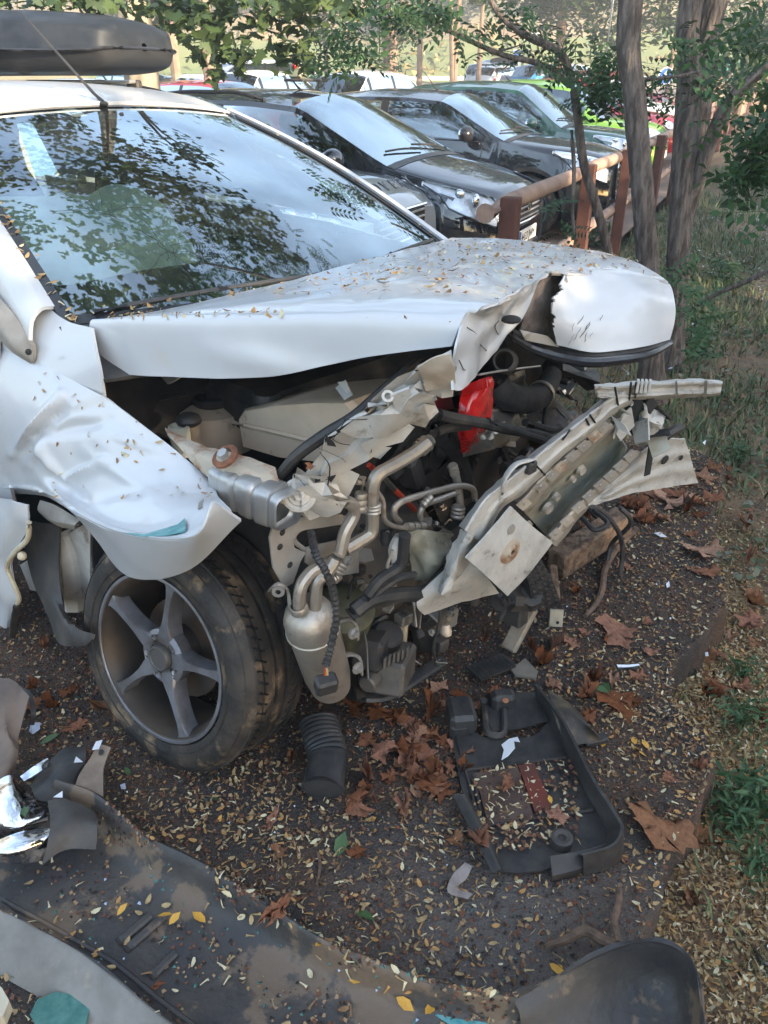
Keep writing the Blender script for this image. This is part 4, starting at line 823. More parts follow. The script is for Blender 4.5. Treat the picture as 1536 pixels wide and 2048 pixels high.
eb.box(SW(-.2, .05, .80), (.3, .9, .14), BLACKPL, rotz(YAW), .03); eb.box(SW(-.12, .55, .6), (.5, .3, .6), DARK, rotz(YAW), .02)
for k in range(22):
    p = PS(rng.uniform(760, 1190), rng.uniform(760, 1030), rng.uniform(.05, .22)); L_ = rng.uniform(.04, .14); q = p+np.array(rng.normal(0, L_, 3)); q2 = q+np.array(rng.normal(0, L_, 3)); q, q2 = [a_-U*max(0, (a_-OC)@U-.28) for a_ in (q, q2)]
    q[2] = min(q[2], .92); q2[2] = min(q2[2], .92); eb.tube([p, q, q2], rng.uniform(.004, .014), [BLACKPL, RUBBER, BLUESTEEL, BLACKPL2][k % 4], 6)
for k in range(12):
    p = PS(rng.uniform(780, 1150), rng.uniform(880, 1030), rng.uniform(.12, .28)); eb.box(p, rng.uniform(.02, .07, 3), [BLACKPL, BLUESTEEL, BLACKPL2][k % 3], rotz(rng.uniform(0, 3)) @ rotx(rng.uniform(-1, 1)), .005)
eb.build('engine', CAR)
rw = MB(); rw.tube([PS(738, 930, .33), PS(760, 950, .33), PS(795, 985, .31), PS(830, 1020, .29)], .0075, REDWIRE, 6); rw.tube([PS(752, 940, .335), PS(780, 970, .33), PS(788, 978, .325)], .0085, BLACKPL, 6); rw.build('red_cable', CAR)
hs = MB()
hs.tube([PS(985, 755, .30), PS(1010, 790, .32), PS(1055, 800, .32), PS(1085, 785, .30), PS(1105, 750, .25)], [.038, .040, .040, .036, .03], RUBBER, 14)
hs.lathe(PS(1082, 788, .305), PS(1095, 770, .28)-PS(1075, 795, .31), [(.040, -.008), (.043, -.004), (.043, .004), (.040, .008)], ALU, 16)
hs.build('intake_hose', CAR)
for pts, r, sa, sb_ in (([(868, 826), (905, 836), (960, 845), (1010, 858), (1070, 868), (1110, 880)], .0135, .45, .42), ([(865, 868), (900, 856), (950, 852)], .011, .42, .40), ([(975, 842), (1030, 862), (1060, 872), (1100, 885)], .010, .44, .44), ([(880, 870), (900, 890), (925, 940), (935, 985)], .026, .30, .28), ([(1050, 845), (1100, 860), (1120, 855)], .012, .36, .36)):
    h_ = MB(); h_.tube([PS(x, y, sa+(sb_-sa)*i/(len(pts)-1)) for i, (x, y) in enumerate(pts)], r, RUBBER, 9); h_.build('rubber_hose', CAR)
rd = MB()
A = upgrid([[PS(925, 770, .36), PS(955, 760, .37), PS(985, 752, .36)], [PS(918, 815, .38), PS(950, 812, .41), PS(986, 808, .38)], [PS(915, 860, .38), PS(945, 862, .41), PS(975, 850, .38)], [PS(925, 908, .36), PS(940, 900, .37), PS(955, 885, .36)]], 6, 6); rd.grid(noise_disp(A, .01, 22, 2.), REDPL, .004)
for k in range(12): rd.tube([PS(926+k*4.5, 772-k*1.6, .385), PS(926+k*4.7, 792-k*1.6, .40)], .0025, REDPL, 4, 1)
for k in range(10): rd.tube([PS(922, 860+k*5, .392), PS(952-k*1.5, 858+k*5, .395)], .002, REDPL, 4, 1)
rd.plate([PS(862, 785, .30), PS(895, 770, .30), PS(905, 815, .30), PS(870, 830, .30)], .01, mat('dark_red', (.12, .015, .015), .4)); rd.build('red_lens_shard', CAR)
hf = MB(); hf.grid(noise_disp(upgrid([[PS(985, 815, .30), PS(1030, 800, .28), PS(1060, 770, .24)], [PS(960, 860, .34), PS(1010, 850, .34), PS(1050, 830, .28)], [PS(930, 915, .36), PS(985, 900, .36), PS(1020, 890, .3)]], 7, 7), .03, 14, 4.), HEATSH, .003); hf.grid(noise_disp(upgrid([[PS(1010, 750, .24), PS(1045, 740, .22)], [PS(1030, 800, .24), PS(1060, 790, .22)]], 5, 5), .02, 14, 1.), HEATSH, .003); hf.build('heat_shield', CAR)
hp = MB(); hp.lathe(PS(1010, 722, .35), PS(1000, 712, .4)-PS(1010, 722, .35), [(.03, -.05), (.034, -.02), (.03, 0), (.034, .01), (.03, .02), (.024, .02)], BLACKPL2, 18); hp.build('filler_neck', CAR); hp = MB(); hp.tube([PS(945, 752, .40), PS(1000, 742, .38), PS(1080, 732, .33)], .003, SILVER, 5); hp.build('bonnet_cable', CAR); hp = MB(); hp.tube([PS(1105, 735, .2), PS(1180, 760, .2)], .04, BLACKPL, 8); hp.build('air_hose', CAR)
# grimy small pieces filling the front of the engine bay: too many and too small to pick apart
GRIME = mat('grimy_casting', (.12, .108, .094), .6, metal=.25, col2=(.22, .2, .17), nscale=22, mix=(.45, .7), dirt=(.03, .027, .025), dscale=14, dmix=(.5, .62), bump=.3, bscale=80)
def clutter(n, xr, yr, sr, sz, seed, mts):
    q_ = np.random.default_rng(seed); mb = MB()
    for k in range(n):
        p = PS(q_.uniform(*xr), q_.uniform(*yr), q_.uniform(*sr)); R = rotz(q_.uniform(0, 3)) @ rotx(q_.normal(0, .6)); m_ = mts[q_.integers(len(mts))]; z_ = q_.uniform(*sz); t_ = q_.integers(5)
        if p[2] < .06: continue
        if t_ == 0: mb.box(p, z_*q_.uniform(.5, 1.6, 3), m_, R, z_*.12)
        elif t_ == 1: d_ = R @ np.array([0, .4, 1.]); mb.lathe(p, d_, [(z_*.5, -z_*.6), (z_*.55, -z_*.2), (z_*.45, 0), (z_*.45, z_*.3), (z_*.3, z_*.35), (0, z_*.36)], m_, 14)
        elif t_ == 2: mb.lathe(p, R @ np.array([.3, -.6, .6]), [(z_*.32, 0), (z_*.32, z_*.1), (z_*.2, z_*.1), (z_*.2, z_*.3), (0, z_*.3)], SILVER, 6)
        elif t_ == 3: e_ = R @ np.array([z_*1.6, 0, z_*.5]); f_ = R @ np.array([z_*2.2, z_*1.5, -z_*.5]); mb.tube([p-e_, p, p+e_*.6, p+f_], z_*.16, m_, 7, 4)
        else:
            a_, b_ = R @ np.array([z_*1.3, 0, 0]), R @ np.array([0, z_*.9, z_*.3]); mb.plate([p, p+a_*.5-b_*.2, p+a_, p+a_*.9+b_, p+a_*.3+b_*1.2, p-a_*.1+b_*.7], .004, m_)
    return mb
c_ = clutter(230, (690, 900), (1040, 1385), (.16, .33), (.012, .042), 5, [GRIME, GRIME, ALU, GREYMET, BLACKPL, BLUESTEEL, CASTAL, BLACKPL2, RUBBER]); tag(c_.build('engine_ancillaries', CAR), kind='stuff')
c_ = clutter(130, (760, 1180), (745, 1040), (.10, .26), (.014, .05), 6, [BLACKPL, BLUESTEEL, RUBBER, GRIME, BLACKPL2]); tag(c_.build('engine_ancillaries', CAR), kind='stuff')
c_ = clutter(60, (840, 1080), (1190, 1330), (.14, .30), (.02, .05), 7, [BLACKPL, GRIME, BLACKPL2, RUBBER]); tag(c_.build('engine_ancillaries', CAR), kind='stuff')
# -- bumper beam torn off at an angle
bm_p0 = SW(.52, -.25, .5); bm_n = np.cross(SW(.72, .68, .8)-bm_p0, np.array([.15, -.1, 1.])); bm_n /= np.linalg.norm(bm_n)
if bm_n @ (CAM-bm_p0) < 0: bm_n = -bm_n
def BP(px, py, d=0.): return PN(px, py, bm_p0+bm_n*d, bm_n)
bmb = MB()
def lingrid(G, n):
    G = np.asarray(G, float); t = np.linspace(0, G.shape[1]-1, (G.shape[1]-1)*n+1); k = np.minimum(t.astype(int), G.shape[1]-2); f = (t-k)[None, :, None]; H = G[:, k]*(1-f)+G[:, k+1]*f
    t = np.linspace(0, G.shape[0]-1, (G.shape[0]-1)*3+1); k = np.minimum(t.astype(int), G.shape[0]-2); f = (t-k)[:, None, None]; return H[k]*(1-f)+H[k+1]*f
def strip(mb, top, bot, m, d=0., n=5, th=.004, amp=.002, seed=0., prof=None):
    prof = prof or [0, .012, .016, .012, 0]; k = len(prof)
    G = [[np.array(BP(tx+(bx-tx)*i/(k-1), ty+(by-ty)*i/(k-1), d+prof[i])) for (tx, ty), (bx, by) in zip(top, bot)] for i in range(k)]
    mb.grid(noise_disp(upgrid(G, 3, n), amp, 25, seed), m, th)
strip(bmb, [(918, 1052), (962, 992), (1005, 955), (1090, 886), (1160, 832), (1205, 797), (1242, 776)],
          [(972, 1092), (1000, 1022), (1052, 985), (1122, 918), (1184, 868), (1230, 828), (1268, 806)], BEAM, .03, 5, .005, .003, 1., [-.03, .012, .014, .013, .015, -.02])
strip(bmb, [(872, 1182), (886, 1150), (900, 1105), (920, 1058)], [(894, 1196), (918, 1160), (935, 1122), (965, 1080)], BEAM, .035, 5, .005, .012, 2., [-.02, .008, .012, -.02])
strip(bmb, [(1188, 768), (1230, 766), (1270, 762), (1330, 760), (1390, 757), (1446, 762)], [(1200, 798), (1240, 802), (1280, 800), (1335, 797), (1390, 795), (1440, 791)], BEAM, .03, 5, .005, .003, 3., [-.03, .014, .002, .004, .016, -.02])
strip(bmb, [(1030, 1000), (1080, 945), (1130, 905), (1180, 865), (1215, 838)], [(1052, 1024), (1100, 970), (1152, 928), (1202, 885), (1236, 860)], GREYMET, .012, 5, .005, .003, 4., [-.02, .01, .01, -.01])
strip(bmb, [(1045, 1020), (1100, 965), (1152, 922), (1202, 880), (1234, 850)], [(1108, 1088), (1150, 1030), (1196, 985), (1232, 945), (1250, 895)], BEAMIN, -.012, 6, .005, .005, 5., [.012, -.022, -.034, -.034, -.03, .0, .014])
strip(bmb, [(1088, 1078), (1130, 1022), (1175, 977), (1220, 937), (1262, 898)], [(1114, 1094), (1154, 1042), (1199, 994), (1242, 952), (1287, 906)], GREYMET, .016, 5, .005, .003, 6., [-.02, .008, .008, -.02])
strip(bmb, [(1165, 1015), (1205, 975), (1248, 935), (1290, 902), (1330, 882), (1370, 878)], [(1180, 1005), (1215, 1002), (1260, 988), (1305, 980), (1352, 972), (1396, 966)], BEAM, .005, 6, .005, .004, 7., [.006, .0, .008, .001, .009, .002, .006])
beam = bmb.build('bumper_beam', CAR)
for k_, (x, y) in enumerate(((1048, 1008), (1082, 972), (1105, 950), (1120, 935), (1145, 912), (1168, 892), (1190, 872), (1208, 855))):
    b_ = MB(); b_.plate([BP(x+dx*9-dy*6, y-dx*8-dy*5, .024) for dx, dy in ((-1, -1), (1, -1), (1, 1), (-1, 1))], .005, RUSTLT if k_ % 3 == 0 else GREYMET); b_.lathe(BP(x, y, .027), bm_n, [(.004, 0), (.003, .002), (0, .002)], SILVER, 8); b_.build('spot_weld', beam)
for (x, y) in ((1112, 1068), (1135, 1042), (1158, 1015), (1180, 992), (1202, 970), (1222, 952), (1242, 932), (1262, 912)):
    b_ = MB(); b_.plate([BP(x+dx*9-dy*6, y-dx*8-dy*5, .028) for dx, dy in ((-1, -1), (1, -1), (1, 1), (-1, 1))], .005, GREYMET); b_.lathe(BP(x, y, .031), bm_n, [(.004, 0), (.003, .002), (0, .002)], SILVER, 8); b_.build('spot_weld', beam)
bd = MB()
for (x, y, r) in ((1330, 920, .016), (1362, 916, .009)): bd.lathe(BP(x, y, .018), bm_n, [(r, -.001), (r*.9, .002), (.0, .0025)], DARK, 8)
for (x, y, r) in ((1098, 1018, .012), (1115, 995, .008), (1165, 942, .010), (1148, 960, .006), (1060, 1050, .006)): bd.lathe(BP(x, y, -.02), bm_n, [(r*1.6, -.008), (r*1.2, .003), (r*.6, .001), (0, .001)], GREYMET, 14)
# torn bits at the kink
for k in range(16):
    x, y = rng.uniform(1215, 1330), rng.uniform(800, 885); p = BP(x, y, rng.uniform(-.03, .05)); a = np.array(rng.normal(0, .025, 3)); b = np.array(rng.normal(0, .03, 3)); bd.plate([p, p+a, p+a+b*.8, p+b], .004, [BEAM, BEAM, BEAMIN, DARK][k % 4])
bd.grid(noise_disp(upgrid([[BP(1280, 800, .0), BP(1310, 815, .02), BP(1330, 830, .03)], [BP(1285, 830, .03), BP(1305, 845, .05), BP(1325, 850, .06)], [BP(1275, 870, .0), BP(1295, 868, .03), BP(1310, 868, .03)]], 4, 4), .015, 25, 3.), BEAM, .005)
bd.plate([BP(1245, 830, .03), BP(1262, 815, .03), BP(1268, 850, .04), BP(1240, 882, .03), BP(1232, 868, .03)], .005, BEAM)
for (a, b) in (((1062, 920), (1090, 950)), ((1125, 880), (1140, 860)), ((1180, 830), (1190, 845)), ((1172, 838), (1178, 850)), ((1230, 775), (1236, 810)), ((1262, 765), (1258, 800)), ((1272, 765), (1270, 795))):
    bd.tube([BP(*a, .05), BP(*b, .045)], .0028, DARK, 5, 1)
for k in range(4): bd.box(BP(1275+k*8, 772, .05), (.006, .02, .03), BEAM, rotz(YAW+.5), .001)
bd.tube([BP(1352, 762, .052), BP(1354, 795, .05)], .003, GREYMET, 5, 1); bd.tube([BP(1412, 760, .052), BP(1410, 793, .05)], .004, GREYMET, 5, 1)
bd.tube([BP(1005, 985, .04), BP(1008, 960, .045), BP(1030, 930, .045), BP(1060, 920, .045)], .010, BEAM, 7, 4, flat=.5); bd.box(BP(1050, 930, .03), (.05, .03, .03), BLACKPL, rotz(YAW), .004)
bd.tube([BP(1320, 880, .02), BP(1345, 862, .03), BP(1360, 855, .03)], .014, BLACKPL, 7); bd.tube([BP(1285, 790, .0), BP(1262, 830, .0), BP(1275, 860, -.02)], .02, DARK, 7)
tag(bd.build('torn_metal', beam), kind='stuff')
pt = MB(); c3 = [BP(938, 1110, .075), BP(1015, 1015, .06), BP(1040, 1040, .07), BP(1102, 1083, .07), BP(1012, 1190, .085)]
PL = upgrid([[BP(1020, 1012, .06), BP(975, 1065, .07), BP(930, 1115, .078)], [BP(1060, 1050, .065), BP(1018, 1100, .078), BP(972, 1152, .082)], [BP(1102, 1083, .068), BP(1058, 1140, .078), BP(1012, 1190, .085)]], 4, 4); pt.grid(noise_disp(PL, .002, 12, 1.), BEAM, .006)
pn = np.cross(PL[4, 0]-PL[0, 0], PL[0, 4]-PL[0, 0]); pn /= np.linalg.norm(pn); pn = pn if pn @ (CAM-PL[0, 0]) > 0 else -pn
pc = PL[np.unravel_index(((pixof(PL)-np.array([1012, 1100]))**2).sum(-1).argmin(), PL.shape[:2])]+pn*.005; pc2 = PL[np.unravel_index(((pixof(PL)-np.array([1024, 1052]))**2).sum(-1).argmin(), PL.shape[:2])]+pn*.005
pt.lathe(pc, pn, [(.036, -.0005), (.028, .0025), (.016, .003), (.012, .008), (.007, .008), (.007, .002), (0, .002)], RUSTLT, 22); pt.lathe(pc2, pn, [(.013, .0), (.012, .003), (0, .0032)], GREYMET, 18)
pt.lathe(pc+pn*.004, pn, [(.0075, .0), (0, .001)], DARK, 12)
pt.build('tow_eye_plate', beam)
# crumpled leg behind the plate and lower sheet
cs = MB()
def BQ(px, py, d=0.): return BP(px, py, d)
cs.grid(noise_disp(upgrid([[BP(815, 1065, -.10), BP(850, 1060, -.08), BP(900, 1070, -.06)], [BP(820, 1120, -.09), BP(855, 1115, -.05), BP(905, 1110, -.05)], [BP(835, 1165, -.08), BP(860, 1160, -.05), BP(890, 1140, -.05)]], 5, 5), .02, 16, 8.), BEAMIN, .005)
cs.grid(noise_disp(upgrid([[BP(835, 1190, -.02), BP(905, 1130, .0), BP(945, 1115, .02)], [BP(835, 1215, -.01), BP(910, 1170, .015), BP(975, 1155, .03)], [BP(850, 1232, -.02), BP(925, 1205, .0), BP(1000, 1190, .02)]], 5, 5), .008, 14, 2.), BEAM, .005)
cs.tube([BP(800, 1070, -.06), BP(790, 1100, -.05), BP(795, 1130, -.05), BP(785, 1145, -.06)], [.012, .016, .014, .01], WHITEIN, 8); cs.tube([BP(828, 1205, -.02), BP(832, 1250, -.01)], .010, WHITEIN, 6, 1, flat=.4); cs.tube([BP(845, 1200, -.02), BP(838, 1255, -.01)], .005, GREYMET, 6, 1)
cs.tube([BP(820, 1080, -.05), BP(800, 1120, -.04), BP(775, 1135, -.04), BP(785, 1100, -.04)], .004, GREYMET, 6)
cs.build('crumpled_leg', CAR)
wl = MB()
for pts, r in (([(700, 1230), (740, 1200), (790, 1190), (850, 1185), (880, 1160), (925, 1110)], .020), ([(730, 1200), (760, 1160), (800, 1130), (810, 1070)], .014), ([(715, 1215), (790, 1160), (830, 1150)], .010), ([(870, 1180), (880, 1230), (868, 1290), (872, 1330)], .004), ([(1000, 1190), (1010, 1215), (1000, 1240)], .008)):
    wl.tube([BP(x, y, -.03) for x, y in pts], r, BLACKPL, 8)
for k in range(5): wl.tube([BP(870, 1325, -.03), BP(870+rng.uniform(0, 25), 1330+rng.uniform(-12, 12), -.02)], .0015, [CREAMPL, GLEAF, SILVER][k % 3], 4, 1)
tag(wl.build('wiring_harness', CAR), kind='stuff')
pd = MB()   # black woven-looking pad, hanging
A = upgrid([[BP(1052, 1145, -.03), BP(1080, 1115, -.02)], [BP(1062, 1190, -.01), BP(1105, 1160, .0)], [BP(1060, 1225, -.03), BP(1120, 1200, -.02)]], 4, 4); pd.grid(A, BLACKPL, .05)
for i in range(0, 8):
    for j in range(0, 4):
        p = A[i, j]*.6+A[i+1 if i < 8 else i, j+1]*.4; pd.box(p+bm_n*.006, (.011, .006, .011), BLACKPL, rotz(YAW+.5) @ rotx(.5), .002)
pd.tube([BP(1000, 1200, -.05), BP(1050, 1200, -.04), BP(1062, 1190, -.02)], .035, BLACKPL2, 8); pd.box(BP(1030, 1225, -.05), (.07, .05, .07), BLACKPL, rotz(YAW), .006)
pd.build('crash_pad', CAR)
# -- cabin: dash, airbag, seats, wheel
ds = MB(); ds.grid(upgrid([[SW(-.42, w_, 1.04) for w_ in (-.7, 0, .7)], [SW(-.7, w_, 1.05) for w_ in (-.7, 0, .7)], [SW(-.95, w_, 1.03) for w_ in (-.7, 0, .7)], [SW(-1.02, w_, .85) for w_ in (-.7, 0, .7)], [SW(-.98, w_, .5) for w_ in (-.7, 0, .7)]], 4, 3), INTER, .02)
ds.tube([SW(-.85, .16, 1.06), SW(-.88, .36, 1.10), SW(-.85, .56, 1.06)], .07, INTER, 10); ds.build('dashboard', CAR)
ab = MB(); ab.grid(noise_disp(upgrid([[SW(-.95+.0*w_, w_*1., z+.04*(1-(w_+.36)**2*6)) for w_ in (-.66, -.5, -.36, -.2, -.06)] if False else [SW(s_, w_, z) for w_ in (-.68, -.52, -.36, -.2, -.06)] for s_, z in ((-1.28, .98), (-1.30, 1.16), (-1.2, 1.27), (-1.02, 1.25), (-.86, 1.15), (-.80, 1.02))], 5, 5), .025, 6, 4.), AIRBAG, .05); ab.build('airbag', CAR)
ob = CAR.children[-1]
sw_ = MB(); c = SW(-1.12, .36, 1.03); axw = U*(-.85)+np.array([0, 0, .5]); a_, b_ = frame_of(axw/np.linalg.norm(axw)); sw_.tube([c+.185*(math.cos(t)*a_+math.sin(t)*b_) for t in np.linspace(0, 2*math.pi, 25)], .015, INTER, 8, 1, caps=False); sw_.ball(c, .07, INTER); sw_.tube([c-a_*.18, c+a_*.18], .015, INTER, 6, 1); sw_.build('steering_wheel', CAR)
for wq in (-.36, .36):
    se = MB(); se.grid(upgrid([[SW(-1.75, wq-.24, .85), SW(-1.72, wq, .85), SW(-1.75, wq+.24, .85)], [SW(-1.85, wq-.22, 1.15), SW(-1.82, wq, 1.15), SW(-1.85, wq+.22, 1.15)], [SW(-1.92, wq-.16, 1.3), SW(-1.9, wq, 1.31), SW(-1.92, wq+.16, 1.3)]], 4, 4), SEATM, .12); se.box(SW(-1.93, wq, 1.38), (.09, .24, .16), SEATM, rotz(YAW), .04); se.box(SW(-1.45, wq, .62), (.55, .5, .2), SEATM, rotz(YAW), .06); se.build('seat', CAR)
mr = MB(); mr.box(SW(-1.28, .02, 1.40), (.03, .24, .065), INTER, rotz(YAW), .012); mr.box(SW(-1.297, .02, 1.40), (.004, .22, .05), mat('mirror_face', (.5, .6, .6), .05, metal=.8), rotz(YAW)); mr.tube([SW(-1.27, .02, 1.43), SW(-1.32, .02, 1.5)], .01, INTER, 6, 1); mr.build('rear_view_mirror', CAR)
for o in list(CAR.children):
    if o.name.startswith('wheel'): pass
# rear wheels and far front wheel, simply
for (s_, w_, nm) in ((-2.58, -.78, 'wheel'), (-2.58, .78, 'wheel'), (.0, .78, 'wheel')):
    q = SW(s_, w_, .31); sg = np.sign(w_); a = LF*sg; m_ = MB(); m_.lathe(q, a, [(.22, .02), (.26, .03), (.3, .01), (.31, -.02), (.31, -.16), (.29, -.19), (.22, -.19)], TYRE, 40); m_.lathe(q, a, [(.22, .01), (.2, -.02), (.08, .0), (0, .01)], RIMM, 30); m_.build('wheel', CAR)
# ================================================================ PARKED CARS
def lerp(a, b, t): return a+(b-a)*t
def sstep(t): t = min(1, max(0, t)); return t*t*(3-2*t)
PAINT = {}
def paint(name, col, coat=1., rough=.3): 
    if name not in PAINT: PAINT[name] = mat('paint_'+name, col, .5, coat=coat, spec=.15, dirt=tuple(min(1, c*.9+.006) for c in col), dscale=6, dmix=(.6, .85)); PAINT[name].node_tree.nodes['Principled BSDF'].inputs['Coat IOR'].default_value = 1.9
    return PAINT[name]
CHEAP = {}
class CarShape:
    def __init__(s, L=4.2, W=1.78, H=1.58, nose=.72, hood_f=.90, cowl=1.02, cowl_x=1.05, roof_x=1.75, roof_end=3.6, belt=.98, tail_z=1.0, tail_x=.12, wf=.82, wr=3.38, R=.33, bot=.2, box=.0):
        s.__dict__.update(locals()); del s.__dict__['s']
        # silhouette: x measured back from the nose
        s.tx = [0, .05, .16, .40, cowl_x, roof_x, roof_x+.45, (roof_x+roof_end)/2+.2, roof_end, L-tail_x-.02, L-.03, L]
        s.tz = [nose-.08, nose+.03, hood_f-.03, hood_f+.03, cowl, H-.05, H-.006, H, H-.055-box*-.03, tail_z+.03, tail_z-.12, tail_z-.3]
    def top(s, x):
        return float(np.interp(x, s.tx, s.tz))
    def topS(s, x): return float(np.mean([s.top(x+d) for d in (-.06, -.03, 0, .03, .06)]))
    def hw(s, x):
        a = max(0, 1-x/.75); b = max(0, 1-(s.L-x)/.6); return s.W/2*(1-.30*a**2.3-.16*b**2.4)
    def cab(s, x): return max(0., (s.topS(x)-s.beltz(x))/(s.H-s.belt))
    def beltz(s, x):
        z = np.interp(x, [0, .3, s.cowl_x, s.roof_x+.3, s.L-.4, s.L], [s.nose-.12, s.hood_f-.10, s.belt-.03, s.belt, s.belt+.06, s.tail_z-.34]); return min(float(z), s.topS(x)-.02)
    def botz(s, x):
        z = s.bot+.10*max(0, 1-x/.5)+.10*max(0, 1-(s.L-x)/.5)
        for xw in (s.wf, s.wr):
            r = s.R+.055; d = abs(x-xw)
            if d < r: z = max(z, s.R+math.sqrt(r*r-d*d)-.0)
        return z
    ROWS = np.array([0., .1, .25, .5, .75, 1., 1.08, 1.5, 1.9, 2., 2.35, 2.7, 3.])
    def pt(s, x, v):
        """v 0..1 body side up to the belt, 1..2 side glass up to the roof edge, 2..3 roof or bonnet to the centre line; left half (+y)"""
        h, bt, tp, zb = s.hw(x), s.beltz(x), s.topS(x), s.botz(x); c = min(1, s.cab(x))
        if v <= 1:
            z = lerp(zb, bt, v); u = (z-s.bot)/(bt-s.bot+1e-6); y = h*(.955+.05*math.sin(math.pi*min(1, max(0, u)))**.8-.02*max(0, u-.7))
            if .60 < u < .72: y += .006
        else:
            re = lerp(h*.90, h*.755, c); ze = tp-lerp(.030, .085, c); y1 = h*.945
            if v <= 2: t = v-1; z = lerp(bt, ze, t); y = lerp(y1, re, t)+.03*c*math.sin(math.pi*t)
            else: t = v-2; y = re*(1-t); z = ze+(tp-ze)*math.sin(t*math.pi/2)**.75
        return np.array([s.L/2-x, y, z])
    def patch(s, x0, x1, v0, v1, nx, nv, off=0., sgn=1):
        G = np.array([[s.pt(x, v) for x in np.linspace(x0, x1, nx)] for v in np.linspace(v0, v1, nv)])
        gu = np.gradient(G, axis=0); gv = np.gradient(G, axis=1); n = np.cross(gv, gu); n /= (np.linalg.norm(n, axis=-1, keepdims=True)+1e-9)
        c = np.array([s.L/2-s.L*.5, 0, .7]); fl = np.sign(((G-c)*n).sum(-1, keepdims=True)); G = G+n*fl*off
        if sgn < 0: G = G*np.array([1, -1, 1.])
        return G
WHEELMESH = {}
def wheel_parts(rt, c, R, sg, spokes, lod):
    key = (round(R, 3), sg, spokes, lod)
    if key not in WHEELMESH:
        a = np.array([0, sg, 0.]); t_ = MB(); n = 36 if not lod else 16
        t_.lathe((0, 0, 0), a, [(R*.69, .002), (R*.76, .014), (R*.9, .012), (R*.985, -.01), (R, -.04), (R, -.16), (R*.95, -.19), (R*.69, -.19)], TYRE, n)
        r_ = MB(); r_.lathe((0, 0, 0), a, [(R*.70, .004), (R*.66, .004), (R*.63, -.02), (R*.6, -.12)], RIMM, n); r_.lathe((0, 0, 0), a, [(R*.6, -.11), (0, -.11)], RIMDK, n)
        if not lod:
            for k in range(spokes):
                t = 2*math.pi*k/spokes; e1, e2 = np.array([math.cos(t), 0, math.sin(t)]), np.array([-math.sin(t), 0, math.cos(t)]); w0, w1 = R*.13, R*.085
                r_.grid(np.array([[e1*R*.10+e2*w0*.8-a*.03, e1*R*.10+e2*w0*.7+a*.012, e1*R*.10-e2*w0*.7+a*.012, e1*R*.10-e2*w0*.8-a*.03], [e1*R*.65+e2*w1-a*.03, e1*R*.65+e2*w1*.8, e1*R*.65-e2*w1*.8, e1*R*.65-e2*w1-a*.03]]), RIMM)
            r_.lathe((0, 0, 0), a, [(R*.16, -.02), (R*.16, .014), (R*.10, .018), (0, .018)], RIMM, 16)
        else: r_.lathe((0, 0, 0), a, [(R*.6, -.02), (R*.2, -.005), (0, 0)], RIMM, 16)
        to = t_.build('tyre'); ro = r_.build('rim'); WHEELMESH[key] = (to.data, ro.data); bpy.data.objects.remove(to); bpy.data.objects.remove(ro)
    tm, rmh = WHEELMESH[key]
    wo = bpy.data.objects.new('wheel', tm); wo.name = 'wheel'; COL.objects.link(wo); wo.parent = rt; wo.location = c
    ro = bpy.data.objects.new('rim', rmh); COL.objects.link(ro); ro.parent = wo
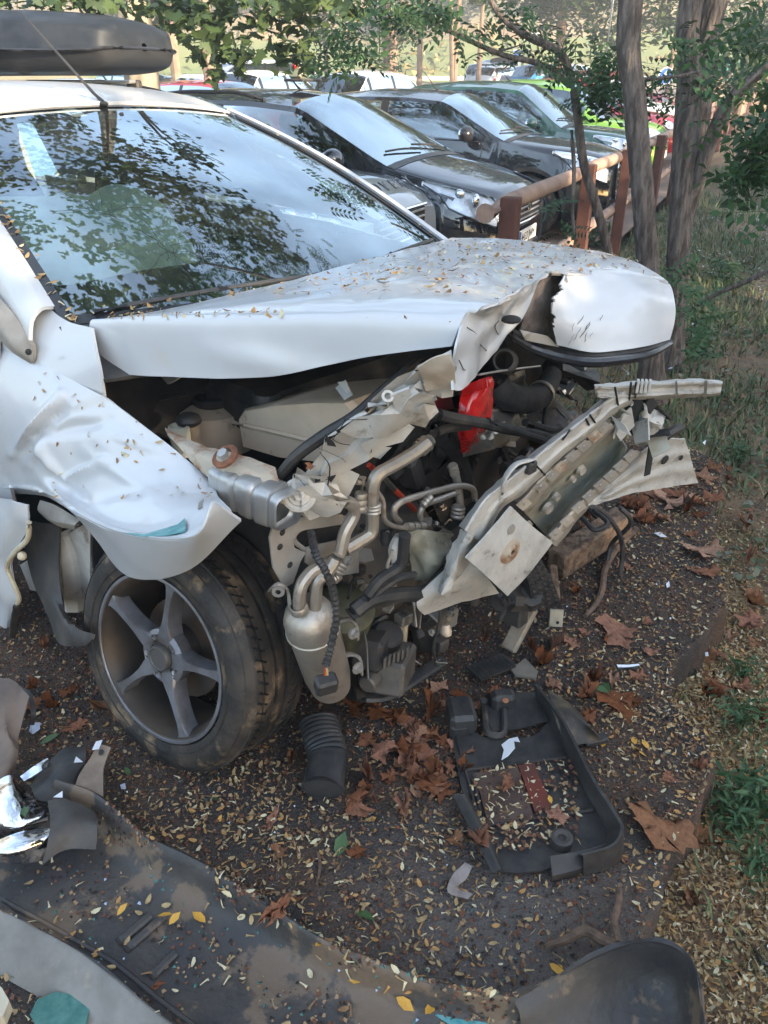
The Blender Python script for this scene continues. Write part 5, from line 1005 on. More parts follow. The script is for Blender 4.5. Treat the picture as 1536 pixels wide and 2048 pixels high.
def car(name, label, S, col, loc, rz, lod=0, group=None, spokes=5, rails=False, plate=None, grille='bars', trimcol=None, rear_red=True, inside=True):
    rt = root(name, (0, 0, 0), label, 'car', group); RM[rt.name] = Matrix.Identity(4); P = paint(*col) if isinstance(col, tuple) else col
    L = S.L; dx = .05 if not lod else .13
    xsv = sorted(set([0, .02, .05, .1, L-.02, L-.05, L]+list(np.arange(.12, L-.06, dx))+[S.cowl_x, S.roof_x]))
    if not lod: xsv = sorted(set(xsv+[xw+(S.R+.055)*k for xw in (S.wf, S.wr) for k in (-1, -.97, -.9, .9, .97, 1)]))
    else: xsv = sorted(set(xsv+[xw+(S.R+.055)*k for xw in (S.wf, S.wr) for k in (-1, -.9, 0, .9, 1)]))
    xsv = np.array(xsv); rows = S.ROWS
    A = np.array([[S.pt(x, v) for x in xsv] for v in rows])
    gx0, gx1 = S.cowl_x+.10, S.roof_end+.12
    def glassy(i, j):
        x, v = (xsv[j]+xsv[j+1])/2, (rows[i]+rows[i+1])/2
        ft = S.cab(x)
        if 1.08 < v < 1.9: return S.cowl_x+.30 < x < L-.35 and ft > .45
        if v > 2.0: return (S.cowl_x+.02 < x < S.roof_x+.02) or (S.roof_end+.05 < x < L-S.tail_x-.05)
        return False
    B = MB()
    for sg in (1, -1): B.grid(A*np.array([1, sg, 1.]) if sg > 0 else (A*np.array([1, -1, 1.]))[:, ::-1], P, 0, (lambda i, j: not glassy(i, j)) if sg > 0 else (lambda i, j: not glassy(i, A.shape[1]-2-j)))
    for j, x in ((0, 0), (-1, L)):       # nose and tail panels
        ring = list(A[:, j])+[p*np.array([1, -1, 1]) for p in A[::-1, j][1:]]
        B.add(ring, [tuple(range(len(ring)))], P)
    if lod: B.box((0, 0, .42), (L*.86, S.W*.72, .35), DARK)
    body = B.build('body', rt, auto=40)
    if not lod:
        u_ = MB(); u_.box((0, 0, .36), (L*.9, S.W*.6, .30), DARK)
        for xw in (S.wf, S.wr): 
            for sg in (1, -1): u_.grid(np.array([[np.array([L/2-xw+(S.R+.05)*math.cos(a), sg*y, S.R+(S.R+.05)*math.sin(a)]) for y in (S.W*.30, S.W*.475)] for a in np.linspace(0, math.pi, 14)]), DARK)
        u_.build('underbody', rt)
    # glass, each window its own part
    def win(nm, x0, x1, v0, v1, nx, nv, both=False):
        for sg in ((1, -1) if both is False else (1,)):
            m = MB(); 
            if both is True:
                G = np.concatenate([S.patch(x0, x1, v0, v1, nx, nv, .004), S.patch(x0, x1, v0, v1, nx, nv, .004, -1)[::-1][1:]])
            else: G = S.patch(x0, x1, v0, v1, nx, nv, .002, sg)
            m.grid(G, CWIND if nm == 'windscreen' else CGLASS); m.build(nm, rt)
    win('windscreen', S.cowl_x-.01, S.roof_x+.04, 2.0, 3., 8, 5, True)
    win('rear_window', S.roof_end+.03, L-S.tail_x-.03, 2.0, 3., 5, 4, True)
    xm = lerp(S.roof_x+.05, S.roof_end, .42)
    def side(nm, x0, x1):
        for sg in (1, -1): m = MB(); m.grid(S.patch(x0, x1, 1.06, 1.91, 14, 5, .002, sg), CGLASS); m.build(nm, rt)
    side('front_side_window', S.cowl_x+.28, xm-.05); side('rear_side_window', xm+.05, S.roof_end-.02); 
    if L-.35 > S.roof_end+.1: side('quarter_window', S.roof_end+.06, L-.36)
    # pillars in black between the side windows, seams, trims
    t = MB()
    for x in (xm, S.roof_end+.02):
        for sg in (1, -1): t.grid(S.patch(x-.055, x+.045, 1.04, 1.93, 3, 5, .006, sg), BLACKTRIM)
    if not lod:
        for sg in (1, -1):
            for x in (S.cowl_x+.22, xm, S.roof_end-.05): t.grid(S.patch(x-.004, x+.004, .12, 1.02, 2, 10, .0015, sg), DARK)
            t.grid(S.patch(S.cowl_x+.22, S.roof_end-.05, .995, 1.015, 20, 2, .004, sg), BLACKTRIM)
            t.grid(S.patch(S.wf+S.R+.06, S.wr-S.R-.06, 0., .14, 12, 3, .012, sg), BLACKPL)
            for xw in (S.wf, S.wr):
                G = [[np.array([L/2-xw+r*math.cos(a), sg*(S.hw(xw-r*math.cos(a))*.985+.012), S.R+r*math.sin(a)]) for r in (S.R+.045, S.R+.085)] for a in np.linspace(.02, math.pi-.02, 22)]
                t.grid(np.array(G), trimcol or BLACKPL, .012)
        t.grid(np.concatenate([S.patch(S.cowl_x-.08, S.cowl_x+.02, 2.0, 3, 3, 6, .003), S.patch(S.cowl_x-.08, S.cowl_x+.02, 2.0, 3, 3, 6, .003, -1)[::-1][1:]]), BLACKPL)
        for sg in (1, -1): t.grid(S.patch(.2, S.cowl_x, 2.02, 2.035, 14, 2, .002, sg), DARK)
    t.build('trim', rt)
    f = L/2
    if not lod:
        for sg in (1, -1):
            h = root('headlight', (0, 0, 0), '', '') if False else None
            m = MB(); G = S.patch(.05, .62, .74, 1.92, 9, 5, .005, sg); G[0] = G[0]*1; 
            for j in range(G.shape[1]):     # pointed towards the wing
                k = (j/(G.shape[1]-1)); mid = G[:, j].mean(0); G[:, j] = mid+(G[:, j]-mid)*(1-.75*k**1.6)+np.array([0, 0, .02*k])
            m.grid(G, mat('lamp_bowl', (.8, .82, .85), .25, metal=.35, col2=(.35, .35, .37), nscale=9) if 'lamp_bowl' not in MATS else MATS['lamp_bowl'])
            c = G[2, 2]; m.ball(c-np.array([.02, 0, .0]), (.03, .055, .055), CHROME, 12, 8); c = G[2, 4]; m.ball(c-np.array([.0, sg*.01, .0]), (.045, .03, .04), CHROME, 12, 8)
            ho = m.build('headlight', rt); m = MB(); m.grid(G+np.array([.022, sg*.006, .004]), HLGLASS); m.tube(list(G[0, :]+np.array([.015, 0, .004])), .008, BLACKTRIM, 5, 1); m.tube(list(G[-1, :]+np.array([.015, 0, .0])), .008, BLACKTRIM, 5, 1); m.build('lamp_cover', ho)
        g = MB(); zg = S.nose-.16; wg = S.hw(0)*1.5
        if grille == 'oct':
            oc = np.array([(-.5, .1), (-.42, .26), (.42, .26), (.5, .1), (.42, -.28), (.3, -.36), (-.3, -.36), (-.42, -.28)]); 
            g.plate([(f+.012, y*wg*.75, zg+z*.75) for y, z in oc], .02, BLACKTRIM); g.tube([(f+.025, y*wg*.75, zg+z*.75) for y, z in list(oc)+[oc[0]]], .012, CHROME, 6, 1)
            for k in range(6): g.box((f+.026, 0, zg+.16-k*.068), (.012, wg*.64*(1-.05*k), .014), SILVER, None, .003)
            for k in range(-1, 3): g.tube([(f+.05, (k-.5)*.052+.046*math.cos(a), zg+.10+.046*math.sin(a)) for a in np.linspace(0, 6.283, 17)], .006, CHROME, 6, 1, caps=False)
        else:
            g.box((f+.008, 0, zg+.03), (.03, wg*.78, .17), BLACKTRIM, None, .02)
            for k in range(4): g.box((f+.026, 0, zg+.09-k*.042), (.012, wg*.72, .013), SILVER if grille == 'bars' else CHROME, None, .003)
            g.tube([(f+.026, -wg*.38, zg+.12), (f+.03, 0, zg+.125), (f+.026, wg*.38, zg+.12)], .012, CHROME, 6)
            g.tube([(f+.026, -wg*.38, zg-.06), (f+.03, 0, zg-.065), (f+.026, wg*.38, zg-.06)], .010, CHROME, 6)
            g.lathe((f+.03, 0, zg+.06), (1, 0, 0), [(.05, 0), (.05, .008), (.04, .012), (0, .012)], CHROME, 20)
        g.build('grille', rt)
        b = MB(); b.box((f+.004, 0, .30), (.03, wg*.95, .16), BLACKPL, None, .02)
        for k in range(3): b.box((f+.022, 0, .25+k*.05), (.01, wg*.9, .010), BLACKPL2)
        for sg in (1, -1):
            G = S.patch(.10, .42, .30, .62, 5, 3, .004, sg); b.grid(G, BLACKPL); b.ball(G[1, 2]+np.array([.01, sg*.005, 0]), (.03, .05, .035), HLGLASS, 10, 6)
        b.build('bumper_grille', rt)
        pm = MB(); pm.box((f+.034, 0, .46), (.012, .52, .112), mat('number_plate_white', (.75, .75, .72), .4) if 'number_plate_white' not in MATS else MATS['number_plate_white'], None, .003); pm.box((f+.0405, -.245, .46), (.002, .035, .104), mat('plate_blue', (.03, .08, .45), .4) if 'plate_blue' not in MATS else MATS['plate_blue']); po = pm.build('number_plate', rt)
        if plate: text(plate, (f+.0415, .005, .425), .093, 'plate_text', po, (math.radians(90), 0, math.radians(90)), 'CENTER')
        w_ = MB()
        for y0, y1 in ((.62, -.02), (.02, -.58)):
            q = lambda y, k: S.pt(S.cowl_x+k, 2+max(0, 1-abs(y)/(S.hw(S.cowl_x)*.9)))*np.array([1, np.sign(y) if y else 1, 1])
            a, bb = q(y0, .02)+[0, 0, .025], q(y1, .10)+[0, 0, .022]; w_.tube([a, (a+bb)/2+np.array([0, 0, .012]), bb], .009, BLACKPL, 5, 3)
        w_.build('wiper', rt)
        for sg in (1, -1):
            m = MB(); c = S.pt(S.cowl_x+.38, 1.06)*np.array([1, sg, 1])+np.array([.02, sg*.15, .07]); m.ball(c, (.085, .115, .085), P if not trimcol else BLACKTRIM, 14, 9); m.tube([c+np.array([0, -sg*.16, -.05]), c+np.array([0, -sg*.06, -.02])], .025, BLACKPL, 6, 1); m.ball(c+np.array([-.035, 0, 0]), (.055, .10, .072), CHROME, 12, 8); m.build('side_mirror', rt)
            m = MB(); m.grid(S.patch(xm-.28, xm-.10, .83, .88, 6, 3, .016, sg), P, .012); m.grid(S.patch(S.roof_end-.30, S.roof_end-.12, .83, .88, 6, 3, .016, sg), P, .012); m.build('door_handle', rt)
        if inside:
            i_ = MB(); i_.box((L/2-S.cowl_x-.25, 0, .9), (.6, S.W*.8, .2), INTER, None, .06)
            for y in (-.38, .38):
                for xq in (S.roof_x+.55, S.roof_x+1.45):
                    i_.box((L/2-xq-.12, y, .88), (.16, .48, .62), SEATM, roty(-.2), .06); i_.box((L/2-xq-.19, y, 1.25), (.1, .26, .17), SEATM, roty(-.15), .04); i_.box((L/2-xq+.15, y, .58), (.5, .48, .16), SEATM, None, .05)
            q = np.array([L/2-S.roof_x-.08, .38, .98]); i_.tube([q+.18*(math.cos(a)*np.array([0, 1, 0])+math.sin(a)*np.array([-.35, 0, .93])) for a in np.linspace(0, 6.283, 19)], .014, INTER, 6, 1, caps=False)
            i_.build('cabin', rt)
        if rails:
            for sg in (1, -1):
                m = MB(); pts = [S.pt(x, 2.06)*np.array([1, sg, 1])+np.array([0, 0, .045 if 0 < k < 6 else .0]) for k, x in enumerate(np.linspace(S.roof_x+.35, S.roof_end+.1, 7))]; m.tube(pts, .016, rails if not isinstance(rails, bool) else BLACKPL, 7, 3); m.build('roof_rail', rt)
        m = MB(); p = S.pt(S.roof_x+.35, 3)
        m.tube([p+[0, 0, .0], p+[-.05, 0, .03], p+[-.16, 0, .16]], [.016, .008, .003], BLACKPL, 6, 2); m.build('roof_antenna', rt)
    for sg in (1, -1):
        m = MB(); G = S.patch(L-.30, L-.03, .60, 1.05, 4, 4, .006, sg); m.grid(G, REDPL); m.box((-L/2-.004, sg*S.hw(L)*.80, S.tail_z-.36), (.012, S.hw(L)*.3, .16), REDPL, None, .004); m.build('tail_light', rt)
    if lod:
        m = MB(); m.box((-L/2-.006, 0, S.tail_z-.42), (.012, .5, .11), mat('far_plate', (.6, .6, .55), .5) if 'far_plate' not in MATS else MATS['far_plate']); m.build('number_plate', rt)
        for sg in (1, -1): m = MB(); m.grid(S.patch(.05, .35, .85, 1.6, 4, 3, .006, sg), MATS.get('lamp_bowl') or CHROME); m.build('headlight', rt)
        for sg in (1, -1): m = MB(); m.ball(S.pt(S.cowl_x+.38, 1.06)*np.array([1, sg, 1])+np.array([.02, sg*.12, .06]), (.07, .1, .08), P, 8, 5); m.build('side_mirror', rt)
    for xw in (S.wf, S.wr):
        for sg in (1, -1): wheel_parts(rt, (L/2-xw, sg*(S.W/2-.012), S.R), S.R, sg, spokes, lod)
    # the front, not the middle, stands at loc
    rt.rotation_euler = (0, 0, rz); c, s = math.cos(rz), math.sin(rz); rt.location = (loc[0]-c*L/2, loc[1]-s*L/2, loc[2]); RM[rt.name] = Matrix.Translation(rt.location) @ Matrix.Rotation(rz, 4, 'Z')
    return rt
TXT = {}
def text(s, p, size, name, parent, rot, align='LEFT', m=None, ext=.0008):
    cu = bpy.data.curves.new(name, 'FONT'); cu.body = s; cu.size = size; cu.align_x = align; cu.extrude = ext; o = bpy.data.objects.new(name, cu); COL.objects.link(o)
    dg = bpy.context.evaluated_depsgraph_get(); me = bpy.data.meshes.new_from_object(o.evaluated_get(dg)); bpy.data.objects.remove(o); me.materials.clear(); me.materials.append(m or BLACKTRIM)
    q = bpy.data.objects.new(name, me); COL.objects.link(q); q.location = tuple(map(float, p)); q.rotation_euler = rot
    if parent is not None: q.parent = parent
    return q
HD = math.atan2(-FD[0], FD[1])      # the cars stand square to the fence
def at_fence(k, back=.35): q = FP0+FD*k-FNR*back; return (q[0], q[1], 0.)
G_ROW = 'cars parked nose to the wooden fence'
SUV = CarShape(L=4.6, W=1.9, H=1.585, nose=.92, hood_f=1.0, cowl=1.10, cowl_x=1.15, roof_x=1.85, roof_end=3.95, belt=1.05, tail_z=1.06, wf=.9, wr=3.62, R=.37)
MPV = CarShape(L=4.1, W=1.77, H=1.55, nose=.80, hood_f=.90, cowl=1.05, cowl_x=.95, roof_x=1.78, roof_end=3.55, belt=1.0, tail_z=1.05, wf=.80, wr=3.40, R=.32)
CROSS = CarShape(L=4.25, W=1.80, H=1.53, nose=.84, hood_f=.94, cowl=1.05, cowl_x=1.2, roof_x=1.95, roof_end=3.62, belt=1.03, tail_z=1.05, wf=.84, wr=3.44, R=.345)
disc = car('parked_car', 'silver grey off-roader with black roof carrying a long roof box', SUV, ('silver_grey', (.32, .34, .36)), (.10, 5.25, 0), HD, group=G_ROW, grille='bars', rails=True)
mpv = car('parked_car', 'black compact people carrier with a big clear headlamp beside the first fence post', MPV, ('black_blue', (.006, .008, .014)), (1.20, 6.95, 0), HD, group=G_ROW, rails=True, plate='4433 JWM')
aud = car('parked_car', 'black crossover with four rings on its slatted grille', CROSS, ('black', (.005, .007, .011)), (2.75, 9.75, 0), HD, group=G_ROW, grille='oct', plate='9088 KSH', trimcol=BLACKPL)
gs = car('parked_car', 'dark green off-roader with a dark mirror between black crossover and lime car', CarShape(L=4.1, W=1.78, H=1.62, nose=.86, hood_f=.96, cowl=1.06, cowl_x=1.1, roof_x=1.75, roof_end=3.5, belt=1.02, tail_z=1.08, wf=.85, wr=3.35, R=.34), ('dark_green', (.012, .07, .045)), (3.8, 12.3, 0), HD, group=G_ROW)
lg = car('parked_car', 'lime green car with black bonnet behind the thick tree trunks', CarShape(L=4.0, W=1.76, H=1.62, nose=.86, hood_f=.96, cowl=1.04, cowl_x=1.0, roof_x=1.6, roof_end=3.5, belt=1.02, tail_z=1.08, R=.33, wf=.8, wr=3.3), ('lime', (.20, .42, .03)), (4.9, 14.9, .02), HD, group=G_ROW)
rc = car('parked_car', 'red hatchback near the far end of the wooden fence', CarShape(), ('red', (.45, .02, .03)), (6.2, 17.6, .09), HD, lod=1, group=G_ROW)
car('parked_car', 'white hatchback at the far end of the wooden fence', CarShape(), ('white_car', (.7, .71, .72)), (7.3, 20.2, .16), HD, lod=1, group=G_ROW)
# ================================================================ FENCE
FW = mat('fence_post_wood', (.125, .052, .036), .8, col2=(.085, .036, .025), nscale=9, bump=.3, bscale=30); FRW = mat('fence_rail_wood', (.36, .25, .19), .8, col2=(.25, .16, .12), nscale=7, bump=.3, bscale=40)
fence = root('wooden_fence', (FP0[0], FP0[1], 0), 'rustic log fence of square reddish posts and round rails along the car park', 'fence')
ks = [0, 2.3, 4.2, 6.6, 8.9, 11.2, 13.5, 15.8, 18.1, 20.4, 22.7]
def fpt(k, z, off=0.): q = FP0+FD*k+FNR*off; return np.array([q[0], q[1], z+terr(q[0], q[1])])
Rf = rotz(math.atan2(FD[1], FD[0]))
for k in ks:
    m = MB(); lean = rng.normal(0, .02, 2); b, t = fpt(k, -.35, .03), fpt(k, 1.0, .03); t = t+np.array([lean[0], lean[1], rng.normal(0, .015)])
    m.box((b+t)/2, (.095, .11, 1.35), FW, Rf @ roty(lean[0]*.6) @ rotz(rng.normal(0, .1)), .008); m.build('post', fence)
for i in range(len(ks)-1):
    for z, r in ((.93, .055), (.40, .048)):
        m = MB(); a, b = fpt(ks[i]-(.16 if i == 0 else .04), z, -.06), fpt(ks[i+1]+.04, z+rng.normal(0, .012), -.06); m.tube([a, (a*2+b)/3+[0, 0, .006], (a+2*b)/3, b], [r*1.03, r, r*.98, r*.96], FRW, 12, 2); m.build('rail', fence)
# ================================================================ TREES
BARK = mat('bark', (.17, .14, .12), .9, col2=(.075, .06, .05), nscale=14, mix=(.42, .58), bump=2.5, bscale=30)
for _nd in BARK.node_tree.nodes:
    if _nd.type == 'TEX_NOISE':
        mp = BARK.node_tree.nodes.new('ShaderNodeMapping'); mp.inputs['Scale'].default_value = (2.2, 2.2, .5); l = _nd.inputs['Vector'].links[0]; s_ = l.from_socket; BARK.node_tree.links.new(s_, mp.inputs['Vector']); BARK.node_tree.links.new(mp.outputs[0], _nd.inputs['Vector'])
BARKFAR = mat('bark_far', (.30, .22, .16), .9, col2=(.2, .14, .1), nscale=3)
LEAFA = leafmat('leaf_locust', (.045, .10, .045), (.075, .15, .06)); LEAFB = leafmat('leaf_plane', (.05, .085, .03), (.10, .14, .05)); LEAFD = leafmat('leaf_dark', (.03, .055, .028), (.05, .085, .04), .25); LEAFO = leafmat('leaf_olive', (.10, .12, .05), (.16, .16, .07), .3); LEAFY = leafmat('leaf_yellowing', (.25, .22, .06), (.16, .17, .05))
LQ = np.array([(-.5, 0, 0), (-.15, -.22, .06), (.5, 0, -.05), (-.15, .22, .06)]); LQF = [(0, 1, 2), (0, 2, 3)]
def compound():      # feather leaf: a stalk with leaflets in pairs
    V = []; F = []
    def lf(c, d, n, l, w_):
        d = np.array(d)/np.linalg.norm(d); s = np.cross([0, 0, 1.], d); o = len(V); c = np.array(c)
        V.extend([c, c+d*l*.45+s*w_+[0, 0, .01], c+d*l-np.array([0, 0, .03]), c+d*l*.45-s*w_+[0, 0, .01]]); F.extend([(o, o+2, o+1), (o, o+3, o+2)])
    for k in range(6):
        x = -.45+.15*k; z = -.25*(x+.45)**2
        for sg in (1, -1): lf((x, sg*.01, z), (.45, sg, -.2), 0, .21, .055)
    lf((.45, 0, -.2), (1, 0, -.3), 0, .2, .055); o = len(V); V.extend([np.array(p) for p in ((-.5, -.006, 0), (-.5, .006, 0), (.45, .004, -.2), (.45, -.004, -.2))]); F.extend([(o, o+1, o+2), (o, o+2, o+3)])
    return np.array(V), F
CPV, CPF = compound()
def plane_outline():
    return [(-.08, 0), (-.16, -.30), (-.30, -.36), (-.12, -.46), (-.02, -.42), (.06, -.52), (.16, -.62), (.20, -.40), (.34, -.42), (.30, -.28), (.42, -.24), (.44, -.12), (.66, 0), (.44, .12), (.42, .26), (.30, .27), (.33, .44), (.19, .40), (.14, .60), (.05, .50), (-.03, .43), (-.13, .45), (-.29, .34), (-.16, .28)]
PO = np.array([(x, y, 0) for x, y in plane_outline()])
PLV = np.vstack([[(.12, 0, .03)], PO+np.array([0, 0, 1.])*(-.22*(PO[:, 1]**2))[:, None]-np.array([0, 0, 1.])*(.15*np.maximum(0, PO[:, 0]-.2)**2)[:, None]]); PLF = [(0, i, i % 24+1) for i in range(1, 25)]
def crown(name, parent, c, rad, n, size, mats, wts=None, clumps=40, shape=(LQ, LQF), spread=.28, tilt=.7, shell=.6, droop=0.):
    c = np.asarray(c, float); rad = np.asarray(rad, float); d = rng.normal(0, 1, (clumps, 3)); d /= np.linalg.norm(d, axis=1)[:, None]; r = shell+(1-shell)*rng.random(clumps)**.5; r[:clumps//4] *= rng.random(clumps//4)
    CC = d*r[:, None]*rad*(1+.12*rng.normal(0, 1, (clumps, 1))); ci = rng.integers(0, clumps, n); sp = spread*rad.mean()*rng.uniform(.6, 1.3, clumps)
    P = c+CC[ci]+rng.normal(0, 1, (n, 3))*sp[ci][:, None]*np.array([1, 1, .65])
    if droop: P[:, 2] -= droop*rng.random(n)
    R = rots(n, tilt); V, F = scatter(shape[0], shape[1], P, R, rng.uniform(*size, n)); mi = np.repeat(rng.choice(len(mats), n, p=wts), len(shape[1])); 
    return big(name, V, F, mats, mi, parent, smooth=False)
def limb(parent, pts, r, name='limb', m=BARK, seg=10):
    b = MB(); b.tube(pts, r, m, seg, 4); return b.build(name, parent)
def trunk(parent, pts, r, m=BARK, seg=36, amp=.075):
    """furrowed trunk"""
    Q = cr(np.hstack([np.array(pts, float), np.array(r, float)[:, None]]), 10); V = []; F = []
    for i, q in enumerate(Q):
        for k in range(seg):
            a = 2*math.pi*k/seg; rr = q[3]*(1+amp*math.sin(a*9+1.6*math.sin(i*.33)+mnoise.noise(Vector((i*.25, a, 0)))*2)+amp*.7*mnoise.noise(Vector((math.cos(a)*2, math.sin(a)*2, i*.12)))); V.append(q[:3]+rr*np.array([math.cos(a), math.sin(a), 0]))
    for i in range(len(Q)-1):
        for k in range(seg): F.append((i*seg+k, i*seg+(k+1) % seg, (i+1)*seg+(k+1) % seg, (i+1)*seg+k))
    b = MB(); b.add(V, F, m); return b.build('trunk', parent, auto=80)
def PY(px, py, Y): d = ray(px, py); return CAM+d*(Y/d[1])
def along(pix, Y0, Y1): n = len(pix); return [PY(x, y, Y0+(Y1-Y0)*i/(n-1)) for i, (x, y) in enumerate(pix)]
# near tree A
a = along([(1303, 800), (1303, 700), (1298, 560), (1285, 390), (1270, 200), (1262, 0)], 4.45, 4.5); ta = root('locust_tree', tuple(a[0]), 'nearer straight grey trunk rising just behind the white bonnet', 'tree')
top = a[-1]; A_pts = a+[top+[.0, .1, 1.5], top+[.2, .3, 3.2], top+[.3, .4, 5.0]]; trunk(ta, A_pts, [.095, .068, .060, .058, .057, .056, .052, .04, .03])
for d_ in ((-1.6, .6, 2.2), (1.5, .8, 2.4), (.2, -1.5, 2.3), (-.4, 1.7, 2.2)): p = A_pts[6+int(abs(d_[0])*3) % 2]; limb(ta, [p, p+np.array(d_)*.5+[0, 0, -.1], p+np.array(d_)*1.1], [.035, .025, .012])
crown('crown', ta, top+[.2, .4, 5.0], (3.0, 2.8, 1.7), 900, (.20, .32), [LEAFA, LEAFD], [.8, .2], 40, (CPV, CPF), .17)
# near tree B: twin trunk
b = along([(1343, 760), (1345, 680), (1352, 590), (1362, 420), (1372, 300), (1378, 200), (1380, 100), (1382, 0)], 5.3, 5.6); tb = root('locust_tree', tuple(b[0]), 'forked twin trunk with a slanting third stem right of the straight trunk', 'tree')
trunk(tb, b+[b[-1]+[0, .1, 1.6], b[-1]+[-.3, .2, 3.6], b[-1]+[-.4, .2, 5.2]], [.11, .082, .072, .075, .082, .078, .070, .066, .06, .05, .03])
b2 = along([(1378, 330), (1395, 240), (1412, 130), (1432, 0)], 5.50, 5.7); trunk(tb, b2+[b2[-1]+[.3, .1, 1.5], b2[-1]+[.9, .4, 4.]], [.05, .068, .072, .07, .06, .03])
b3 = along([(1368, 470), (1388, 390), (1412, 310), (1440, 235), (1480, 180), (1540, 130), (1600, 70)], 5.45, 5.2); trunk(tb, b3+[b3[-1]+[.8, -.2, .9]], [.042, .043, .043, .043, .046, .046, .04, .03], amp=.03)
crown('crown', tb, b[-1]+[.6, .2, 5.0], (3.0, 2.8, 1.8), 900, (.20, .32), [LEAFA, LEAFD], [.75, .25], 40, (CPV, CPF), .17)
# sapling in front of the fence with two arching branches
s1 = along([(1218, 520), (1195, 420), (1168, 330), (1155, 230), (1148, 180)], 5.0, 5.0); sp_ = root('young_tree', tuple(s1[0]-[0, 0, .2]), 'thin bent sapling with arching bare branches in front of the fence', 'tree')
b_ = MB(); b_.tube([s1[0]-[0, 0, .2]]+s1, [.03, .03, .028, .027, .025, .024], BARK, 10); b_.build('trunk', sp_)
for pts, r in (([(1148, 180), (1130, 120), (1105, 95), (1060, 75), (1010, 40), (980, 0)], [.022, .024, .022, .02, .017, .014]), ([(1148, 180), (1110, 145), (1070, 125), (1000, 108), (920, 72), (845, 35), (800, 5)], [.018, .018, .016, .014, .012, .01, .006]), ([(1150, 178), (1175, 160), (1215, 155), (1290, 158), (1370, 150), (1440, 130)], [.012, .012, .011, .010, .008, .005]), ([(1000, 100), (1015, 98), (1040, 90)], [.006, .005, .003]), ([(905, 66), (890, 30), (880, 0)], [.006, .006, .004]), ([(1143, 260), (1148, 340), (1145, 420), (1150, 480)], [.012, .012, .010, .012])):
    limb(sp_, along(pts, 5.0, 4.9), r)
def spray(parent, spots, n, size, mats, name='foliage', shape=(CPV, CPF), tilt=.5):
    P = []
    for (x, y, sx, sy, Y, q) in spots:
        for _ in range(int(n*q)): P.append(PY(x+rng.normal(0, sx), y+rng.normal(0, sy), Y*(1+rng.normal(0, .03))))
    P = np.array(P); k = len(P); V, F = scatter(shape[0], shape[1], P, rots(k, tilt), rng.uniform(*size, k)); return big(name, V, F, mats, np.repeat(rng.integers(0, len(mats), k), len(shape[1])), parent)
spray(sp_, [(700, 95, 32, 35, 4.9, .6), (655, 125, 18, 22, 4.9, .25), (680, 55, 30, 25, 4.9, .3), (800, 25, 45, 12, 4.3, .6), (880, 30, 40, 18, 4.8, .4), (960, 90, 30, 15, 5., .3), (1040, 50, 40, 25, 5.1, .5), (1100, 110, 35, 20, 5., .45), (1180, 130, 50, 22, 5., .5), (1195, 185, 22, 25, 4.9, .45), (1230, 170, 30, 25, 4.9, .5), (1310, 180, 30, 40, 5., .7), (1390, 130, 35, 30, 5.2, .5), (1110, 400, 12, 18, 4.8, .12), (1120, 462, 30, 8, 4.8, .10)], 34, (.16, .28), [LEAFA, LEAFD], tilt=.8)
# sprays at the right edge, close to the camera
rs = root('locust_branch_tree', (3.2, 3.3, -.1), 'leafy branch hanging in from the right edge of the picture', 'tree')
b_ = MB(); q = PY(1640, 60, 2.9); b_.tube([(3.2, 3.3, -.1), (3.15, 3.2, 1.2), (2.9, 3.1, 2.4), q+[.3, 0, .5]], [.06, .055, .04, .02], BARK, 12); b_.build('trunk', rs)
for pts in ([(1680, 120), (1580, 190), (1500, 280)], [(1660, 60), (1560, 110), (1470, 190)], [(1700, 250), (1600, 330), (1540, 420)]): limb(rs, along(pts, 2.95, 2.85), [.012, .008, .004])
spray(rs, [(1500, 300, 18, 35, 2.8, 1.), (1530, 230, 22, 30, 2.8, 1.), (1480, 345, 10, 18, 2.8, .6), (1545, 330, 22, 45, 2.8, 1.2), (1520, 440, 18, 8, 2.8, .3), (1470, 190, 35, 30, 3.1, .9), (1520, 100, 30, 40, 3.2, .8), (1450, 130, 20, 30, 3.3, .4)], 13, (.16, .26), [LEAFA, LEAFD], tilt=.9)
limb(rs, along([(1580, 520), (1500, 560), (1430, 590), (1350, 640)], 3.6, 3.9), [.012, .012, .010, .006]); spray(rs, [(1400, 610, 22, 22, 3.7, .5), (1395, 690, 10, 22, 3.6, .35), (1340, 560, 15, 20, 3.8, .2)], 26, (.14, .22), [LEAFA], tilt=.6)
# plane tree hanging over the roof box, on the left
pt_ = root('plane_tree', (-2.6, 9.5, 0), 'big plane tree with lobed leaves hanging over the roof box', 'tree')
trunk(pt_, [(-2.6, 9.5, 0), (-2.6, 9.5, 2), (-2.5, 9.4, 4), (-2.4, 9.2, 7)], [.2, .17, .15, .08], mat('plane_bark', (.30, .26, .2), .9, col2=(.2, .17, .12), nscale=4)); 
for e in ((-.4, 6.2, 3.9), (-1.6, 5.8, 4.2), (-.6, 7.6, 4.4), (-3.5, 6.2, 4.4)): limb(pt_, [(-2.5, 9.4, 3.6), (np.array((-2.5, 9.4, 3.9))+np.array(e))/2+[0, 0, .5], e], [.05, .022, .008])
PS_ = (PLV, PLF)
spray(pt_, [(430, 60, 45, 40, 6.2, 1.5), (470, 110, 35, 22, 6.2, .8), (395, 25, 50, 20, 6.2, .9), (520, 50, 40, 30, 6.6, .8), (600, 40, 40, 25, 6.6, .9), (585, 110, 22, 18, 6.4, .6), (620, 135, 14, 10, 6.4, .3), (560, 8, 60, 12, 6.4, .9), (690, 15, 40, 14, 6.6, .6), (60, 4, 90, 9, 5.6, .9), (220, 4, 60, 8, 5.8, .6), (320, 20, 30, 16, 6., .4), (480, 5, 100, 10, 6.3, 1.)], 62, (.065, .125), [LEAFB, LEAFD, LEAFB], 'foliage', PS_, .9)
